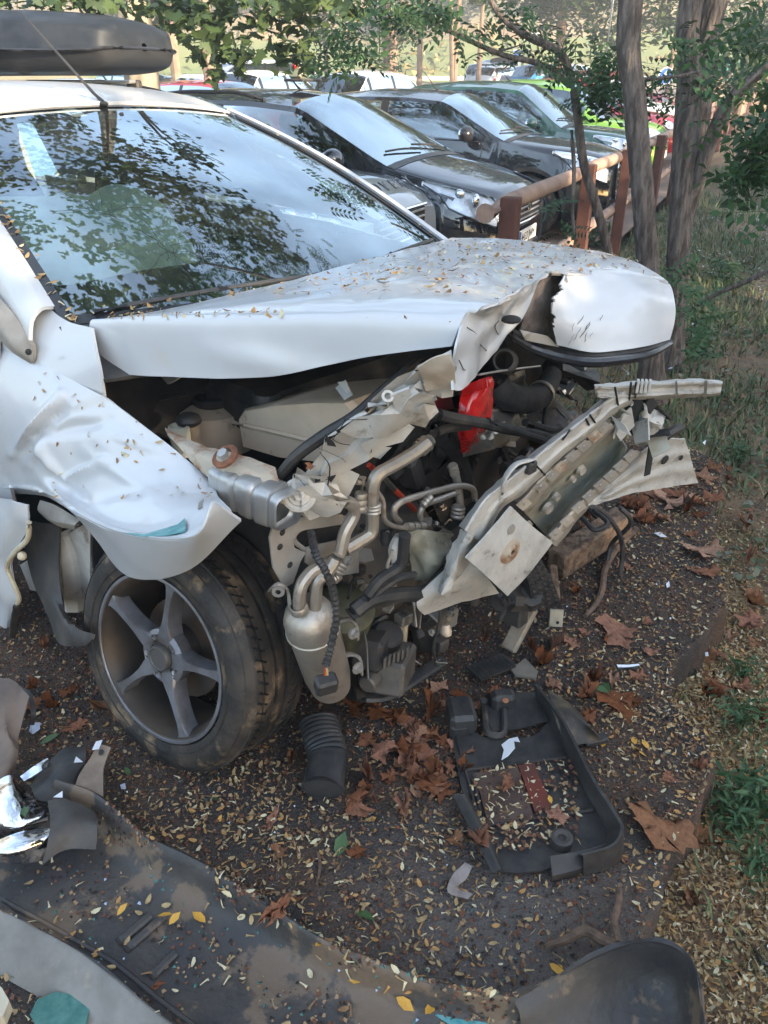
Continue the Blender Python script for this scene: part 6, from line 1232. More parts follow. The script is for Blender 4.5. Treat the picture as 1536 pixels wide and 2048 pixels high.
crown('crown', pt_, (-2.2, 7.2, 6.8), (3.4, 3.2, 2.0), 4600, (.09, .16), [LEAFB, LEAFD], [.75, .25], 46, PS_, .12)
# unseen bank trees added to shade the place, right of and behind the camera
shade = [(11, 5.0, 2.6), (13.5, .5, 2.8), (10.5, -3.5, 2.8), (15.5, 8.5, 3.), (7.5, -6.0, 2.6), (14, -5, 3.), (18.5, 3.5, 3.2), (11.0, -9.5, 3.0), (17, -9, 3.2), (20.5, -2.5, 3.4), (21., 11., 3.4), (6.2, -9.5, 2.6), (24, 5, 3.6), (8.6, -2.2, 2.0)]
for i, (x, y, r) in enumerate(shade):
    t = root('shade_tree', (x, y, bank(x, y)), 'leafy tree added for shade on the bank outside the picture on the right', 'tree', 'added shade trees on the bank to the right'); h = rng.uniform(4.6, 5.6); trunk(t, [(x, y, -.3), (x+.1, y, 2.), (x+.2, y-.1, h)], [.14, .11, .05], seg=10)
    crown('crown', t, (x, y, h*.52), (r, r, h*.5), 6000, (.22, .40), [LEAFA, LEAFD, LEAFB], [.5, .3, .2], 60, (LQ, LQF), .24, shell=.25)
for (x, y, z, r) in ((1.2, 6.8, 6.5, 2.0), (3.6, 4.2, 6.2, 2.2)):
    pass
# ---------------------------------------------------------------- trees beyond the car park
def ground_pt(px, Y):     # where a pixel column meets the terrain at distance Y
    X = (px-768)/FPX*(Y*cP+(CAMH-terr(0, Y))*sP); return np.array([X, Y, terr(X, Y)])
def far_tree(name, label, px, Y, h, cr_, n, mats, wts, base=None, trunk_r=.12, shape=(LQ, LQF), size=(.3, .6), stems=1, clumps=34, low=.35, group=None, shell=.4):
    p = ground_pt(px, Y); t = root(name, tuple(p), label, 'tree', group)
    for k in range(stems):
        lean = (k-(stems-1)/2)*.35+rng.normal(0, .05); b = MB(); b.tube([p-[0, 0, .3], p+[lean*.3*h*.3, 0, h*.3], p+[lean*h*.35, .1, h*.7]], [trunk_r*1.1, trunk_r, trunk_r*.4], BARKFAR, 8); b.build('trunk', t)
    crown('crown', t, p+[0, 0, h*(low+1)/2], (cr_, cr_, h*(1-low)/2), n, size, mats, wts, clumps, shape, .2, shell=shell)
    return t
far_tree('evergreen_tree', 'dense dark ivy covered tree behind the white rear hatch', 780, 26, 8, 1.15, 6500, [LEAFD, LEAFA], [.85, .15], size=(.10, .22), low=.10, clumps=60, trunk_r=.2)
far_tree('roadside_tree', 'slim pale trunk right of the dark ivy tree', 838, 44, 10, 2., 2600, [LEAFO, LEAFB], [.5, .5], low=.5, trunk_r=.13)
far_tree('roadside_tree', 'two stemmed pale tree in the middle of the car park', 905, 34, 9, 2.2, 2600, [LEAFO, LEAFY, LEAFB], [.6, .1, .3], low=.55, stems=2, trunk_r=.10)
far_tree('roadside_tree', 'thin leaning tree beside the parked dark van', 952, 31, 7, 1.4, 1400, [LEAFB, LEAFO], [.6, .4], low=.55, trunk_r=.085)
far_tree('roadside_tree', 'broad green tree behind the white street lamp', 1110, 42, 11, 4.0, 9000, [LEAFB, LEAFA, LEAFO], [.5, .3, .2], low=.2, trunk_r=.2, size=(.3, .5), clumps=60)
far_tree('roadside_tree', 'tall green tree seen between the lamp and the straight trunk', 1235, 36, 10, 3.2, 7000, [LEAFB, LEAFA, LEAFD], [.5, .3, .2], low=.22, size=(.25, .45), clumps=50)
far_tree('roadside_tree', 'green tree seen right behind the straight near trunk', 1330, 40, 10, 2.6, 5000, [LEAFA, LEAFD, LEAFO], [.5, .3, .2], low=.3, size=(.25, .45), clumps=44)
far_tree('roadside_tree', 'plane tree with brown trunk among the cars on the left', 432, 21, 8, 2.4, 4200, [LEAFB, LEAFD], [.7, .3], low=.42, trunk_r=.14, size=(.18, .3), shape=PS_, clumps=40)
far_tree('roadside_tree', 'plane tree behind the roof box front', 365, 27, 8, 2.2, 3000, [LEAFB, LEAFO], [.5, .5], low=.3, trunk_r=.14, size=(.2, .34), shape=PS_, clumps=36)
far_tree('roadside_tree', 'tree between the far white hatches and the hillside', 655, 48, 9, 2.6, 3000, [LEAFO, LEAFB, LEAFY], [.6, .3, .1], low=.35, size=(.3, .5))
far_tree('roadside_tree', 'tree at the far right beyond the end of the fence', 1475, 30, 5, 1.8, 3200, [LEAFA, LEAFO, LEAFD], [.4, .3, .3], low=.15, size=(.15, .3))
far_tree('roadside_tree', 'bushy tree right of the fence end at the picture edge', 1545, 24, 5, 2., 4200, [LEAFA, LEAFO, LEAFD], [.4, .3, .3], low=.05, size=(.15, .3))
for i, px in enumerate((120, 250, 540, 700, 870, 1000, 1080, 1180, 1420, 1500, 1580, 60, -40, 1640, 460, 610, 330, 500, 760, 920, 1130, 1450)):
    Y = rng.uniform(80, 150) if i < 16 else rng.uniform(88, 110); far_tree('hillside_tree', ['round olive', 'small bushy', 'tall olive', 'broad dark'][i % 4]+(' hillside tree ' if i < 16 else ' low hillside bush ')+min(((abs(px-x_), t_) for t_, x_ in (('above the roof box', 100), ('behind the roof box nose', 330), ('behind the plane leaves', 480), ('left of the dark ivy tree', 650), ('behind the dark ivy tree', 790), ('behind the two stemmed tree', 900), ('behind the thin leaning tree', 960), ('behind the broad green tree', 1110), ('left of the straight trunk', 1210), ('right of the straight trunk', 1330), ('right of the forked trunk', 1450), ('at the right picture edge', 1530))))[1], px+rng.uniform(-20, 20), Y, (rng.uniform(6, 11) if i < 16 else rng.uniform(2.5, 5)), rng.uniform(2.2, 3.6), 1500, [LEAFO, LEAFB, LEAFD], [.5, .3, .2], low=.15, size=(.5, .9), clumps=24, group='trees on the dry hillside')
# dry scrub on the hillside: uncountable
n = 5000; x = rng.uniform(-100, 140, n); y = rng.uniform(72, 170, n); P = np.array([(a, b_, terr(a, b_)+rng.uniform(0, .9)) for a, b_ in zip(x, y) if fbm(a, b_, .07, 3.) > -.05])
V, F = scatter(LQ, LQF, np.repeat(P, 6, 0)+rng.normal(0, .5, (len(P)*6, 3)), rots(len(P)*6, .9), rng.uniform(.5, 1.1, len(P)*6)); SCRUB = [mat('scrub_dry', (.44, .32, .14), .9, col2=(.34, .25, .10), nscale=.3), LEAFO]
tag(big('hillside_scrub', V, F, SCRUB, np.repeat(rng.choice(2, len(P)*6, p=[.7, .3]), 2)), kind='stuff')
# ---------------------------------------------------------------- grass and weeds on the bank
GB = np.array([(-.04, 0, 0), (.04, 0, 0), (.035, .16, .5), (-.03, .16, .5), (.0, .55, .85)]); GBF = [(0, 1, 2), (0, 2, 3), (3, 2, 4)]
def grass(name, n, xr, yr, dens, h, mats, wts):
    x = rng.uniform(*xr, n); y = rng.uniform(*yr, n); s = on_slab(x, y)
    d = np.array([0 if c or (np.array([a, b])-FP0) @ FNR < .0 and b > 5 else dens(a, b) for a, b, c in zip(x, y, s)]); k = rng.random(n) < d; x, y = x[k], y[k]; n = len(x)
    P = np.array([(a, b, bank(a, b)-.004) for a, b in zip(x, y)]); V, F = scatter(GB, GBF, P, rots(n, .35), rng.uniform(*h, n)); return tag(big(name, V, F, mats, np.repeat(rng.choice(len(mats), n, p=wts), 3)), kind='stuff')
GM = [mat('grass_green', (.10, .145, .06), .6, col2=(.15, .185, .085), nscale=8), mat('grass_straw', (.26, .21, .12), .8), mat('grass_dark', (.04, .085, .03), .6)]
grass('grass', 210000, (1.2, 12), (3.4, 18), lambda x, y: min(1, max(0, (y-3.1)/1.6))*min(1, max(0, .75+1.0*fbm(x, y, .9, 2.)))*(1 if y < 10 else .6), (.045, .15), GM, [.58, .16, .26])
grass('grass', 34000, (.75, 3.2), (.7, 5), lambda x, y: max(0, .16+.9*fbm(x, y, 1.8, 12.))+(.5 if (x > 1.02 and y < 1.9 and fbm(x, y, 4., 3.) > -.2) else 0)*.8, (.03, .09), GM, [.6, .2, .2])
wn = 2600; x = rng.uniform(1.6, 7, wn); y = rng.uniform(5, 12, wn); k = np.array([fbm(a, b_, .8, 31.) > .05 and (np.array([a, b_])-FP0) @ FNR > .1 for a, b_ in zip(x, y)]); P = np.array([(a, b_, bank(a, b_)+rng.uniform(.1, .28)) for a, b_ in zip(x[k], y[k])])
V, F = scatter(LQ, LQF, P, rots(len(P), .8), rng.uniform(.015, .035, len(P))); tag(big('small_wild_flowers', V, F, [mat('pale_blue_petal', (.42, .45, .55), .7)]), kind='stuff')
def weed(px, py, z, h, n, label, m=None):
    p = PZ(px, py, z); p[2] = bank(p[0], p[1]); t = root('weed', tuple(p), label, 'plant'); V, F = scatter(LQ*np.array([1, .55, 1]), LQF, np.array([p+np.array([rng.normal(0, h*.38), rng.normal(0, h*.38), rng.uniform(.02, h)]) for _ in range(n)]), rots(n, .7), rng.uniform(.03, .065, n)*h/.13)
    big('foliage', V, F, m or [LEAFA, GLEAF], rng.integers(0, 2, n).repeat(2), t)
    b = MB()
    for _ in range(7): e = np.array([rng.normal(0, h*.35), rng.normal(0, h*.35), h*.9]); b.tube([p-[0, 0, .02], p+e*[.4, .4, .6], p+e], .0022, GLEAF, 4, 2)
    b.build('stem', t)
for a in ((1500, 1620, -.14, .13, 240, 'bright green leafy weed at the right edge beside the broken asphalt'), (1465, 1655, -.14, .09, 130, 'low green weed just left of the bright leafy weed'), (1515, 1740, -.14, .09, 110, 'small weed nearest the bottom right corner'), (1480, 1440, -.14, .10, 120, 'thin weed beside the brown plane leaf on the right bank'), (1490, 1340, -.14, .08, 90, 'small weed higher up the right bank by the slab edge'), (1480, 920, -.2, .14, 120, 'weed on the bare bank beyond the torn beam tip'), (1400, 690, -.1, .2, 150, 'dark leafy weed to the right of the bonnet nose'), (1450, 560, -.1, .25, 200, 'broad weed on the slope right of the twin trunk'), (1185, 490, 0, .3, 220, 'green shoot at the foot of the fence behind the bonnet')): weed(*a)
# ================================================================ FAR CARS, LAMPS, SIGNS
HB = CarShape(); WG = CarShape(L=4.5, W=1.78, H=1.5, roof_end=4.1, tail_z=1.0); VAN = CarShape(L=4.5, W=1.82, H=1.82, nose=.9, hood_f=1.02, cowl=1.12, roof_x=1.75, roof_end=4.25, belt=1.08, tail_z=1.1, cowl_x=.9); SED = CarShape(L=4.5, H=1.45, roof_end=3.35, tail_z=1.02, tail_x=.45, nose=.7)
G_FAR = 'cars in the rows at the back of the car park'
def fcar(label, S, col, px, Y, rz): p = ground_pt(px, Y); car('parked_car', label, S, col, p, math.radians(rz), 1, G_FAR)
fcar('red estate car with black roof rails in the row right behind', WG, ('red2', (.42, .03, .04)), 590, 19.5, -35)
fcar('white hatchback with red upright rear lamps behind the red estate', HB, ('white_car', (.7, .71, .72)), 640, 25, 60)
fcar('pale silver estate behind the red estate roof', WG, ('silver', (.5, .52, .54)), 545, 26, -30)
fcar('dark blue saloon under the hanging plane leaves', SED, ('darkblue', (.03, .05, .09)), 575, 37, -30)
fcar('teal hatchback beside the front of the roof box', HB, ('teal', (.12, .28, .33)), 372, 25, -45)
fcar('white off-roader with a big wheel arch behind the roof box', VAN, ('white_car', (.7, .71, .72)), 402, 32, 170)
fcar('grey hatchback low behind the roof box foot', HB, ('grey', (.2, .22, .25)), 345, 17.5, -32)
fcar('silver car half hidden by the drooping locust leaves', HB, ('silver', (.5, .52, .54)), 712, 24, -40)
fcar('white hatchback with boomerang rear lamps in the middle distance', HB, ('white_car', (.7, .71, .72)), 842, 25, 55)
fcar('dark blue van in the far right row', VAN, ('darkblue', (.03, .05, .09)), 948, 52, -130)
fcar('white small car next to the far dark blue van', HB, ('white_car', (.7, .71, .72)), 992, 49, 70)
fcar('dark brown off-roader between two white far cars', VAN, ('brown', (.07, .055, .05)), 1022, 50, 75)
fcar('white estate with red rear lamps in the far right row', WG, ('white_car', (.7, .71, .72)), 1075, 46, 40)
fcar('blue hatchback at the right end of the far row', HB, ('blue', (.05, .25, .5)), 1155, 44, 35)
fcar('white car behind the blue hatchback in the far row', HB, ('white_car', (.7, .71, .72)), 1200, 47, 30)
fcar('white van parked far left under the plane leaves', VAN, ('white_car', (.7, .71, .72)), 480, 44, 100)
fcar('silver hatchback far behind the lime car', HB, ('silver', (.5, .52, .54)), 1300, 30, -25)
fcar('pink red car far behind the forked trunk', HB, ('red', (.45, .02, .03)), 1345, 27, -25)
LAMPM = mat('lamp_post_grey', (.55, .56, .56), .5, metal=.4)
def lamp(px, Y, h, label, name='street_lamp'):
    p = ground_pt(px, Y); t = root(name, tuple(p), label, 'street lamp'); m = MB(); m.tube([p, p+[0, 0, h]], [.07, .05], LAMPM, 8, 1); m.build('pole', t); m = MB(); m.tube([p+[0, 0, h], p+[.2, 0, h+.08]], .03, LAMPM, 6, 1); m.ball(p+[.4, 0, h+.1], (.36, .18, .09), mat('lamp_head', (.8, .8, .78), .4) if 'lamp_head' not in MATS else MATS['lamp_head'], 12, 8); m.build('lamp_head', t)
lamp(1198, 33, 3.9, 'white street lamp between the broad green trees'); lamp(1448, 33, 4.5, 'street lamp with wide flat head at the upper right'); lamp(612, 62, 3.5, 'left one of two short pale posts on the far verge', 'lamp_post'); lamp(1052, 58, 3.0, 'short street lamp with bright head on the far verge')
SGB = mat('sign_blue', (.03, .14, .5), .4); SGW = mat('sign_white', (.8, .8, .8), .4)
def sign(px, Y, h, r, label, rd=True):
    p = ground_pt(px, Y); t = root('road_sign', tuple(p), label, 'road sign'); m = MB(); m.tube([p, p+[0, 0, h]], .04, LAMPM, 8, 1); m.build('pole', t); m = MB(); q = p+[0, -.06, h]
    if rd: m.lathe(q, (0, -1, 0), [(r, 0), (r, .02), (r*.86, .024)], SGW, 24); m.lathe(q, (0, -1, 0), [(r*.86, .024), (0, .025)], SGB, 24); m.plate([q+[-.05*r/.3, -.03, -.6*r], q+[.05*r/.3, -.03, -.6*r], q+[.05*r/.3, -.03, .2*r], q+[.3*r, -.03, .2*r], q+[0, -.03, .65*r], q+[-.3*r, -.03, .2*r], q+[-.05*r/.3, -.03, .2*r]], .006, SGW)
    else: m.box(q, (r*2, .03, r*2), SGW, None, .01); m.box(q-[0, .02, 0], (r*1.7, .02, r*1.7), SGB)
    m.build('sign_panel', t)
sign(1317, 30, 1.35, .27, 'round blue sign with a white arrow behind the straight trunk'); sign(1030, 60, 2.0, .28, 'square blue and white sign on the far verge', False)
pp_ = ground_pt(1446, 38); bn = root('clothes_bank', tuple(pp_), 'teal green recycling bank beyond the fence on the right', 'bin'); m = MB(); m.box(pp_+[0, 0, .9], (1.1, .9, 1.6), mat('bin_teal', (.03, .3, .27), .5), None, .12); m.build('body', bn); m = MB(); m.box(pp_+[0, -.47, 1.3], (.7, .06, .2), DARK, None, .02); m.build('slot', bn); m = MB(); m.box(pp_+[0, -.46, .8], (.4, .02, .3), SGW); m.build('panel', bn)
hf_ = root('slat_fence', tuple(ground_pt(1430, 34)), 'orange brown slatted fence beyond the far cars at the right', 'fence'); 
for k in range(34):
    p = ground_pt(1375+k*8, 34); m = MB(); m.box(p+[0, 0, .65], (.13, .03, 1.3), FRW if k % 5 else FW, None, .005); m.build('slat', hf_)
m = MB(); a, b_ = ground_pt(1372, 34), ground_pt(1640, 34); m.tube([a+[0, .05, 1.0], b_+[0, .05, 1.0]], .04, FW, 6, 1); m.build('rail', hf_)
gr_ = root('guard_rail', tuple(ground_pt(900, 62)), 'pale road barrier along the far road edge', 'barrier'); m = MB(); m.box(ground_pt(760, 62)*[0, 1, 1]+[6, 0, .55], (34, .06, .3), LAMPM, None, .02); m.build('rail', gr_)
for k in range(12): m = MB(); m.box(np.array([-9+k*2.8, 62.1, terr(0, 62)+.3]), (.1, .1, .7), LAMPM); m.build('post', gr_)
# ================================================================ WRECKAGE ON THE GROUND
BSKIN = mat('bumper_skin_inside', (.036, .034, .034), .5, col2=(.07, .06, .05), nscale=5, mix=(.4, .65), dirt=(.14, .10, .068), dscale=5.5, dmix=(.54, .575), bump=.35, bscale=45)
DUSTG = mat('dusty_grey_plastic', (.22, .21, .19), .75, col2=(.14, .13, .115), nscale=8, dirt=(.3, .26, .2), dscale=14, dmix=(.6, .75), bump=.15)
bs = root('torn_bumper', tuple(PZ(520, 1880, 0)), 'long dark torn bumper skin lying face down across the bottom of the picture', 'bumper')
def rz_(pts, z): return [PZ(x, y, z) for x, y in pts]
R1 = rz_([(120, 1560), (205, 1592), (300, 1670), (420, 1732), (520, 1792), (640, 1870), (780, 1930), (900, 1968), (1040, 1988)], .085)
R0 = [p+np.array([.012, .03, -.07]) for p in R1]
R1b = [p+np.array([-.012, -.012, .004]) for p in R1]
R2 = rz_([(100, 1625), (180, 1655), (268, 1738), (388, 1808), (498, 1868), (618, 1943), (758, 2008), (880, 2048), (1040, 2078)], .022)
R3 = rz_([(30, 1690), (100, 1735), (190, 1810), (310, 1890), (430, 1965), (550, 2050), (670, 2120), (800, 2170), (960, 2210)], .012)
R4 = rz_([(-60, 1780), (8, 1822), (88, 1862), (200, 1925), (330, 2030), (450, 2120), (560, 2200), (680, 2270), (850, 2330)], .022)
R5 = [p+np.array([-.010, -.012, .035]) for p in R4]; R5b = [p+np.array([-.022, -.020, .034]) for p in R4]
R6 = rz_([(-130, 1880), (-50, 1925), (30, 1968), (135, 2030), (265, 2130), (390, 2220), (500, 2300), (620, 2370), (800, 2440)], .004)
A = upgrid([R0, R1, R1b, R2, R3, R4, R5], 5, 9); A = noise_disp(A, .006, 7, 3.)
m = MB().grid(A, BSKIN, .004); SK = A
A2 = upgrid([R5, R5b, R6], 4, 9); m.grid(noise_disp(A2, .002, 9, 4.), DUSTG, .004); skin = m.build('skin', bs)
C1 = rz_([(1030, 1990), (1105, 1960), (1180, 1918), (1250, 1890), (1318, 1884), (1370, 1908), (1396, 1955), (1412, 2060), (1425, 2160)], .15)
for k, z in enumerate((.085, .10, .13, .15, .16, .165, .165, .16, .15)): C1[k] = PZ(*[(1030, 1990), (1105, 1960), (1180, 1918), (1250, 1890), (1318, 1884), (1370, 1908), (1396, 1955), (1412, 2060), (1425, 2160)][k], z)
C2 = rz_([(1040, 2030), (1120, 2010), (1190, 1985), (1250, 1960), (1305, 1960), (1345, 1980), (1368, 2020), (1385, 2090), (1395, 2190)], .07)
C3 = rz_([(1040, 2080), (1130, 2090), (1190, 2090), (1240, 2090), (1280, 2090), (1310, 2100), (1330, 2120), (1345, 2160), (1350, 2230)], .02)
C0 = [p+np.array([.012 if k > 3 else .004, .02 if k < 6 else .004, -.10]) for k, p in enumerate(C1)]
m = MB().grid(noise_disp(upgrid([C0, C1, [p+np.array([-.006, -.006, .003]) for p in C1], C2, C3], 5, 8), .004, 8, 6.), BSKIN, .004); m.build('corner', bs)
m = MB(); m.grid(noise_disp(upgrid([rz_([(195, 1487), (222, 1495)], .10), rz_([(182, 1515), (207, 1535)], .09), rz_([(160, 1545), (206, 1590)], .085), rz_([(150, 1570), (200, 1600)], .08)], 4, 4), .003, 20, 2.), mat('dusty_tab', (.25, .19, .14), .75, col2=(.15, .11, .08), nscale=12), .004); m.lathe(PZ(203, 1505, .10), (-.3, -.4, .8), [(.008, .002), (0, .003)], DARK, 10); m.build('mounting_tab', bs)
m = MB(); m.grid(noise_disp(upgrid([rz_([(60, 1570), (120, 1500), (170, 1490)], .06), rz_([(75, 1600), (130, 1545), (172, 1515)], .075), rz_([(110, 1605), (145, 1580), (165, 1545)], .06)], 4, 4), .006, 12, 3.), BLACKPL, .004); m.grid(noise_disp(upgrid([rz_([(95, 1600), (130, 1595), (190, 1620)], .09), rz_([(100, 1660), (150, 1650), (195, 1660)], .10), rz_([(85, 1730), (130, 1700), (190, 1700)], .07)], 4, 4), .014, 11, 5.), BLACKPL2, .004); m.build('torn_liner', bs)
for (x0, y0, x1, y1) in ((250, 1900, 330, 1830), (235, 1885, 300, 1830), (300, 1955, 350, 1905)):
    m = MB(); m.tube([PZ(x0, y0, .016), PZ((x0+x1)/2, (y0+y1)/2, .016), PZ(x1, y1, .016)], .010, BSKIN, 6, 3, flat=.5); m.build('rib', bs)
m = MB(); m.plate([PZ(x, y, .030) for x, y in ((1020, 2020), (1060, 1998), (1110, 2000), (1140, 2025), (1130, 2050), (1060, 2052), (1030, 2045))], .002, TEAL); m.plate([PZ(x, y, .030) for x, y in ((870, 2030), (930, 2020), (1000, 2040), (960, 2052), (900, 2050))], .002, TEAL); m.build('teal_scrape', bs)
def shard(name, label, cat, grid_px, z, mt, amp=.006, seed=1., th=.004, n=5):
    A = upgrid([[PZ(x, y, zz) for (x, y, zz) in r] for r in grid_px], n, n); t = MB().grid(noise_disp(A, amp, 14, seed), mt, th).build(name); return tag(t, label, cat)
shard('headlamp_shard', 'large silvery curved lamp reflector shard at the left edge', 'car part', [[(-30, 1580, .07), (15, 1552, .09), (30, 1560, .09)], [(-30, 1620, .08), (20, 1600, .12), (68, 1598, .10)], [(-30, 1655, .06), (30, 1650, .10), (95, 1635, .07)], [(-20, 1672, .05), (35, 1662, .07), (82, 1650, .05)]], 0, MIRRORF, .004, 3.)
shard('headlamp_shard', 'lower silvery lamp shard under the large one with a cream fold', 'car part', [[(-30, 1690, .06), (30, 1668, .09), (85, 1652, .08)], [(-30, 1710, .07), (35, 1695, .10), (108, 1668, .09)], [(-30, 1722, .05), (30, 1728, .06), (80, 1722, .05)]], 0, MIRRORF, .005, 8.)
shard('chrome_strip_shard', 'narrow chrome strip shard above the silvery lamp shard', 'car part', [[(40, 1552, .08), (70, 1530, .08), (95, 1516, .08)], [(48, 1562, .075), (78, 1545, .085), (102, 1530, .075)]], 0, MIRRORF, .003, 5.)
shard('plastic_shard', 'brown dusty curved liner piece standing at the left edge', 'car part', [[(-40, 1350, .16), (0, 1356, .17), (28, 1362, .17), (58, 1392, .16)], [(-40, 1400, .14), (0, 1410, .15), (14, 1440, .14), (40, 1460, .12)], [(-40, 1480, .1), (0, 1480, .12), (22, 1490, .12), (36, 1505, .10)], [(-40, 1560, .05), (-10, 1560, .06), (12, 1556, .06), (30, 1545, .05)]], 0, mat('brown_dusty_liner', (.16, .12, .095), .7, col2=(.09, .07, .06), nscale=9), .008, 2.)
shard('plastic_shard', 'thin dark curved trim arching from the brown liner piece', 'car part', [[(40, 1372, .10), (62, 1385, .11), (72, 1420, .10), (68, 1450, .06)], [(34, 1384, .10), (54, 1394, .11), (62, 1424, .10), (58, 1450, .06)]], 0, BLACKPL2, .003, 4.)
def flake(pts, z, mt, label, name='paint_flake', th=.0015):
    t = MB().plate([PZ(x, y, z+rng.uniform(0, .004)) for x, y in pts], th, mt, (rng.normal(0, .2), rng.normal(0, .2), 1)).build(name, smooth=False); return tag(t, label, 'paint flake')
FLW = mat('flake_white', (.7, .71, .74), .4); FLB = mat('flake_bluish', (.45, .5, .62), .4)
flake([(184, 1500), (192, 1483), (205, 1480), (198, 1498)], .10, FLW, 'white flake lying against the dusty tab')
flake([(148, 1525), (152, 1513), (166, 1524)], .08, FLW, 'small white triangle on the black torn liner')
flake([(58, 1462), (62, 1446), (80, 1445), (80, 1458), (66, 1468)], .006, FLB, 'pale square flake left of the wheel among brown leaves')
flake([(107, 1594), (125, 1582), (125, 1595)], .09, FLW, 'grey triangle flake on the torn bumper')
m = MB(); V = [(1003, 1520), (1008, 1500), (1003, 1490), (1018, 1478), (1035, 1474), (1040, 1484), (1028, 1482), (1030, 1496), (1016, 1512)]; tag(MB().plate([PZ(x, y, .045+.0004*(x-1003)) for x, y in V], .002, FLW).build('paint_flake', smooth=False), 'white torn paint flake lying in the black tray', 'paint flake')
flake([(1308, 1066), (1320, 1064), (1334, 1074), (1322, 1074)], .006, FLW, 'white flake on the asphalt right of the stick')
flake([(1332, 1168), (1338, 1162), (1340, 1172), (1334, 1176)], .006, FLW, 'tiny white flake lowest on the right asphalt')
flake([(240, 1570), (250, 1566), (252, 1578), (243, 1578)], .006, FLB, 'round bluish flake right of the dusty tab')
flake([(1410, 1305), (1416, 1304), (1417, 1312), (1411, 1312)], -.10, FLW, 'white flake on the soil past the slab edge')
flake([(305, 1494), (316, 1490), (318, 1498), (308, 1500)], .006, FLW, 'white square flake below the tyre')
flake([(1405, 885), (1412, 880), (1410, 890)], -.08, FLW, 'white flake beyond the beam end')
sp = MB()
for k in range(7): sp.lathe(PZ(690+k*4.2, 1432, .008), PZ(720, 1432, .008)-PZ(690, 1432, .008), [(.0085-.0007*(6-k)*.6, 0), (.0085, .0022)], CHROME, 10)
sp.tube([PZ(692, 1432, .008), PZ(718, 1432, .008)], .0065, BLUESTEEL, 8, 1); tag(sp.build('ribbed_bulb_base'), 'tiny ribbed silver fitting between tyre and black duct', 'car part')
sv = MB(); sv.tube([PZ(1234, 1333, .012), PZ(1278, 1331, .012)], .008, CHROME, 8, 1, flat=.6); sv.tube([PZ(1236, 1338, .008), PZ(1276, 1337, .008)], .005, BLACKPL, 6, 1); tag(sv.build('chrome_trim'), 'short chrome trim strip on the asphalt right of the tray', 'car part')
cb = MB(); p = PZ(1532, 1915, -.12); cb.ball(p+[0, 0, .02], (.018, .018, .035), CHROME, 12, 8); cb.lathe(p-[0, 0, .01], (.2, .1, 1), [(.02, 0), (.022, .01), (.018, .014)], BLUESTEEL, 12); tag(cb.build('lamp_bulb'), 'shiny chrome lamp piece at the right edge near the bottom', 'car part')
# -- battery tray
bt = root('battery_tray', tuple(PZ(1060, 1600, 0)), 'black plastic battery tray lying upturned on the asphalt in front of the car', 'car part')
def tpz(pts, z): return [PZ(x, y, z) for x, y in pts]
m = MB(); m.grid(noise_disp(upgrid([tpz([(900, 1420), (960, 1470), (1015, 1478), (1070, 1470), (1100, 1440)], .020), tpz([(912, 1520), (970, 1522), (1030, 1516), (1090, 1508), (1138, 1495)], .018), tpz([(930, 1600), (990, 1600), (1050, 1592), (1110, 1580), (1170, 1566)], .018), tpz([(960, 1680), (1020, 1685), (1085, 1675), (1150, 1660), (1212, 1645)], .018), tpz([(985, 1740), (1045, 1745), (1105, 1735), (1165, 1712), (1218, 1690)], .02)], 4, 4), .0015, 14, 2.), BLACKPL, .006)
m.build('base', bt)
m = MB(); W0 = [(1075, 1400), (1115, 1470), (1165, 1570), (1205, 1640), (1216, 1672), (1200, 1695), (1150, 1712)]; W1 = [(1070, 1372), (1122, 1442), (1178, 1552), (1228, 1632), (1240, 1660), (1222, 1692), (1160, 1712)]
m.grid(upgrid([tpz(W0, .02), tpz(W1, .075), [p+np.array([.006, 0, .001]) for p in tpz(W1, .076)], [p+np.array([.014, -.004, -.06]) for p in tpz(W1, .075)]], 3, 5), mat('tray_wall', (.04, .038, .036), .5, col2=(.12, .11, .1), nscale=10, mix=(.5, .8)), .003); m.build('side_wall', bt)
m = MB(); m.grid(upgrid([tpz([(1100, 1712), (1160, 1702), (1215, 1685)], .05), tpz([(1105, 1752), (1165, 1735), (1222, 1700)], .035), tpz([(1105, 1765), (1165, 1748), (1222, 1712)], .002)], 3, 4), BLACKPL2, .005); m.grid(upgrid([tpz([(905, 1590), (950, 1680), (985, 1748)], .04), tpz([(925, 1590), (972, 1680), (1000, 1742)], .04), tpz([(932, 1590), (980, 1680), (1004, 1740)], .018)], 3, 4), BLACKPL, .004); m.lathe(PZ(1123, 1682, .03), (0, 0, 1), [(.026, -.02), (.026, .014), (.020, .016), (.010, .013), (.009, .006), (0, .006)], BLACKPL2, 20); m.build('front_lip', bt)
m = MB(); Rt = rotz(.1); m.box(PZ(922, 1430, .05), (.075, .10, .07), BLACKPL, Rt, .012); m.box(PZ(1005, 1400, .045), (.07, .05, .06), BLACKPL2, Rt, .012); m.grid(upgrid([tpz([(960, 1400), (1030, 1385), (1080, 1385)], .03), tpz([(985, 1465), (1040, 1455), (1095, 1440)], .03)], 4, 4), BLACKPL, .006); m.tube([PZ(968, 1400, .035), PZ(972, 1455, .035), PZ(985, 1470, .035), PZ(1008, 1465, .035), PZ(1008, 1420, .035)], .010, BLACKPL2, 7); m.box(PZ(918, 1460, .03), (.055, .03, .05), BLACKPL2, Rt, .008); m.lathe(PZ(1010, 1408, .062), (0, -.2, 1), [(.009, .016), (0, .017)], mat('orange_dot', (.3, .13, .06), .7), 12); m.lathe(PZ(926, 1408, .086), (0, -.1, 1), [(.008, .001), (0, .002)], DARK, 10); m.build('raised_block', bt)
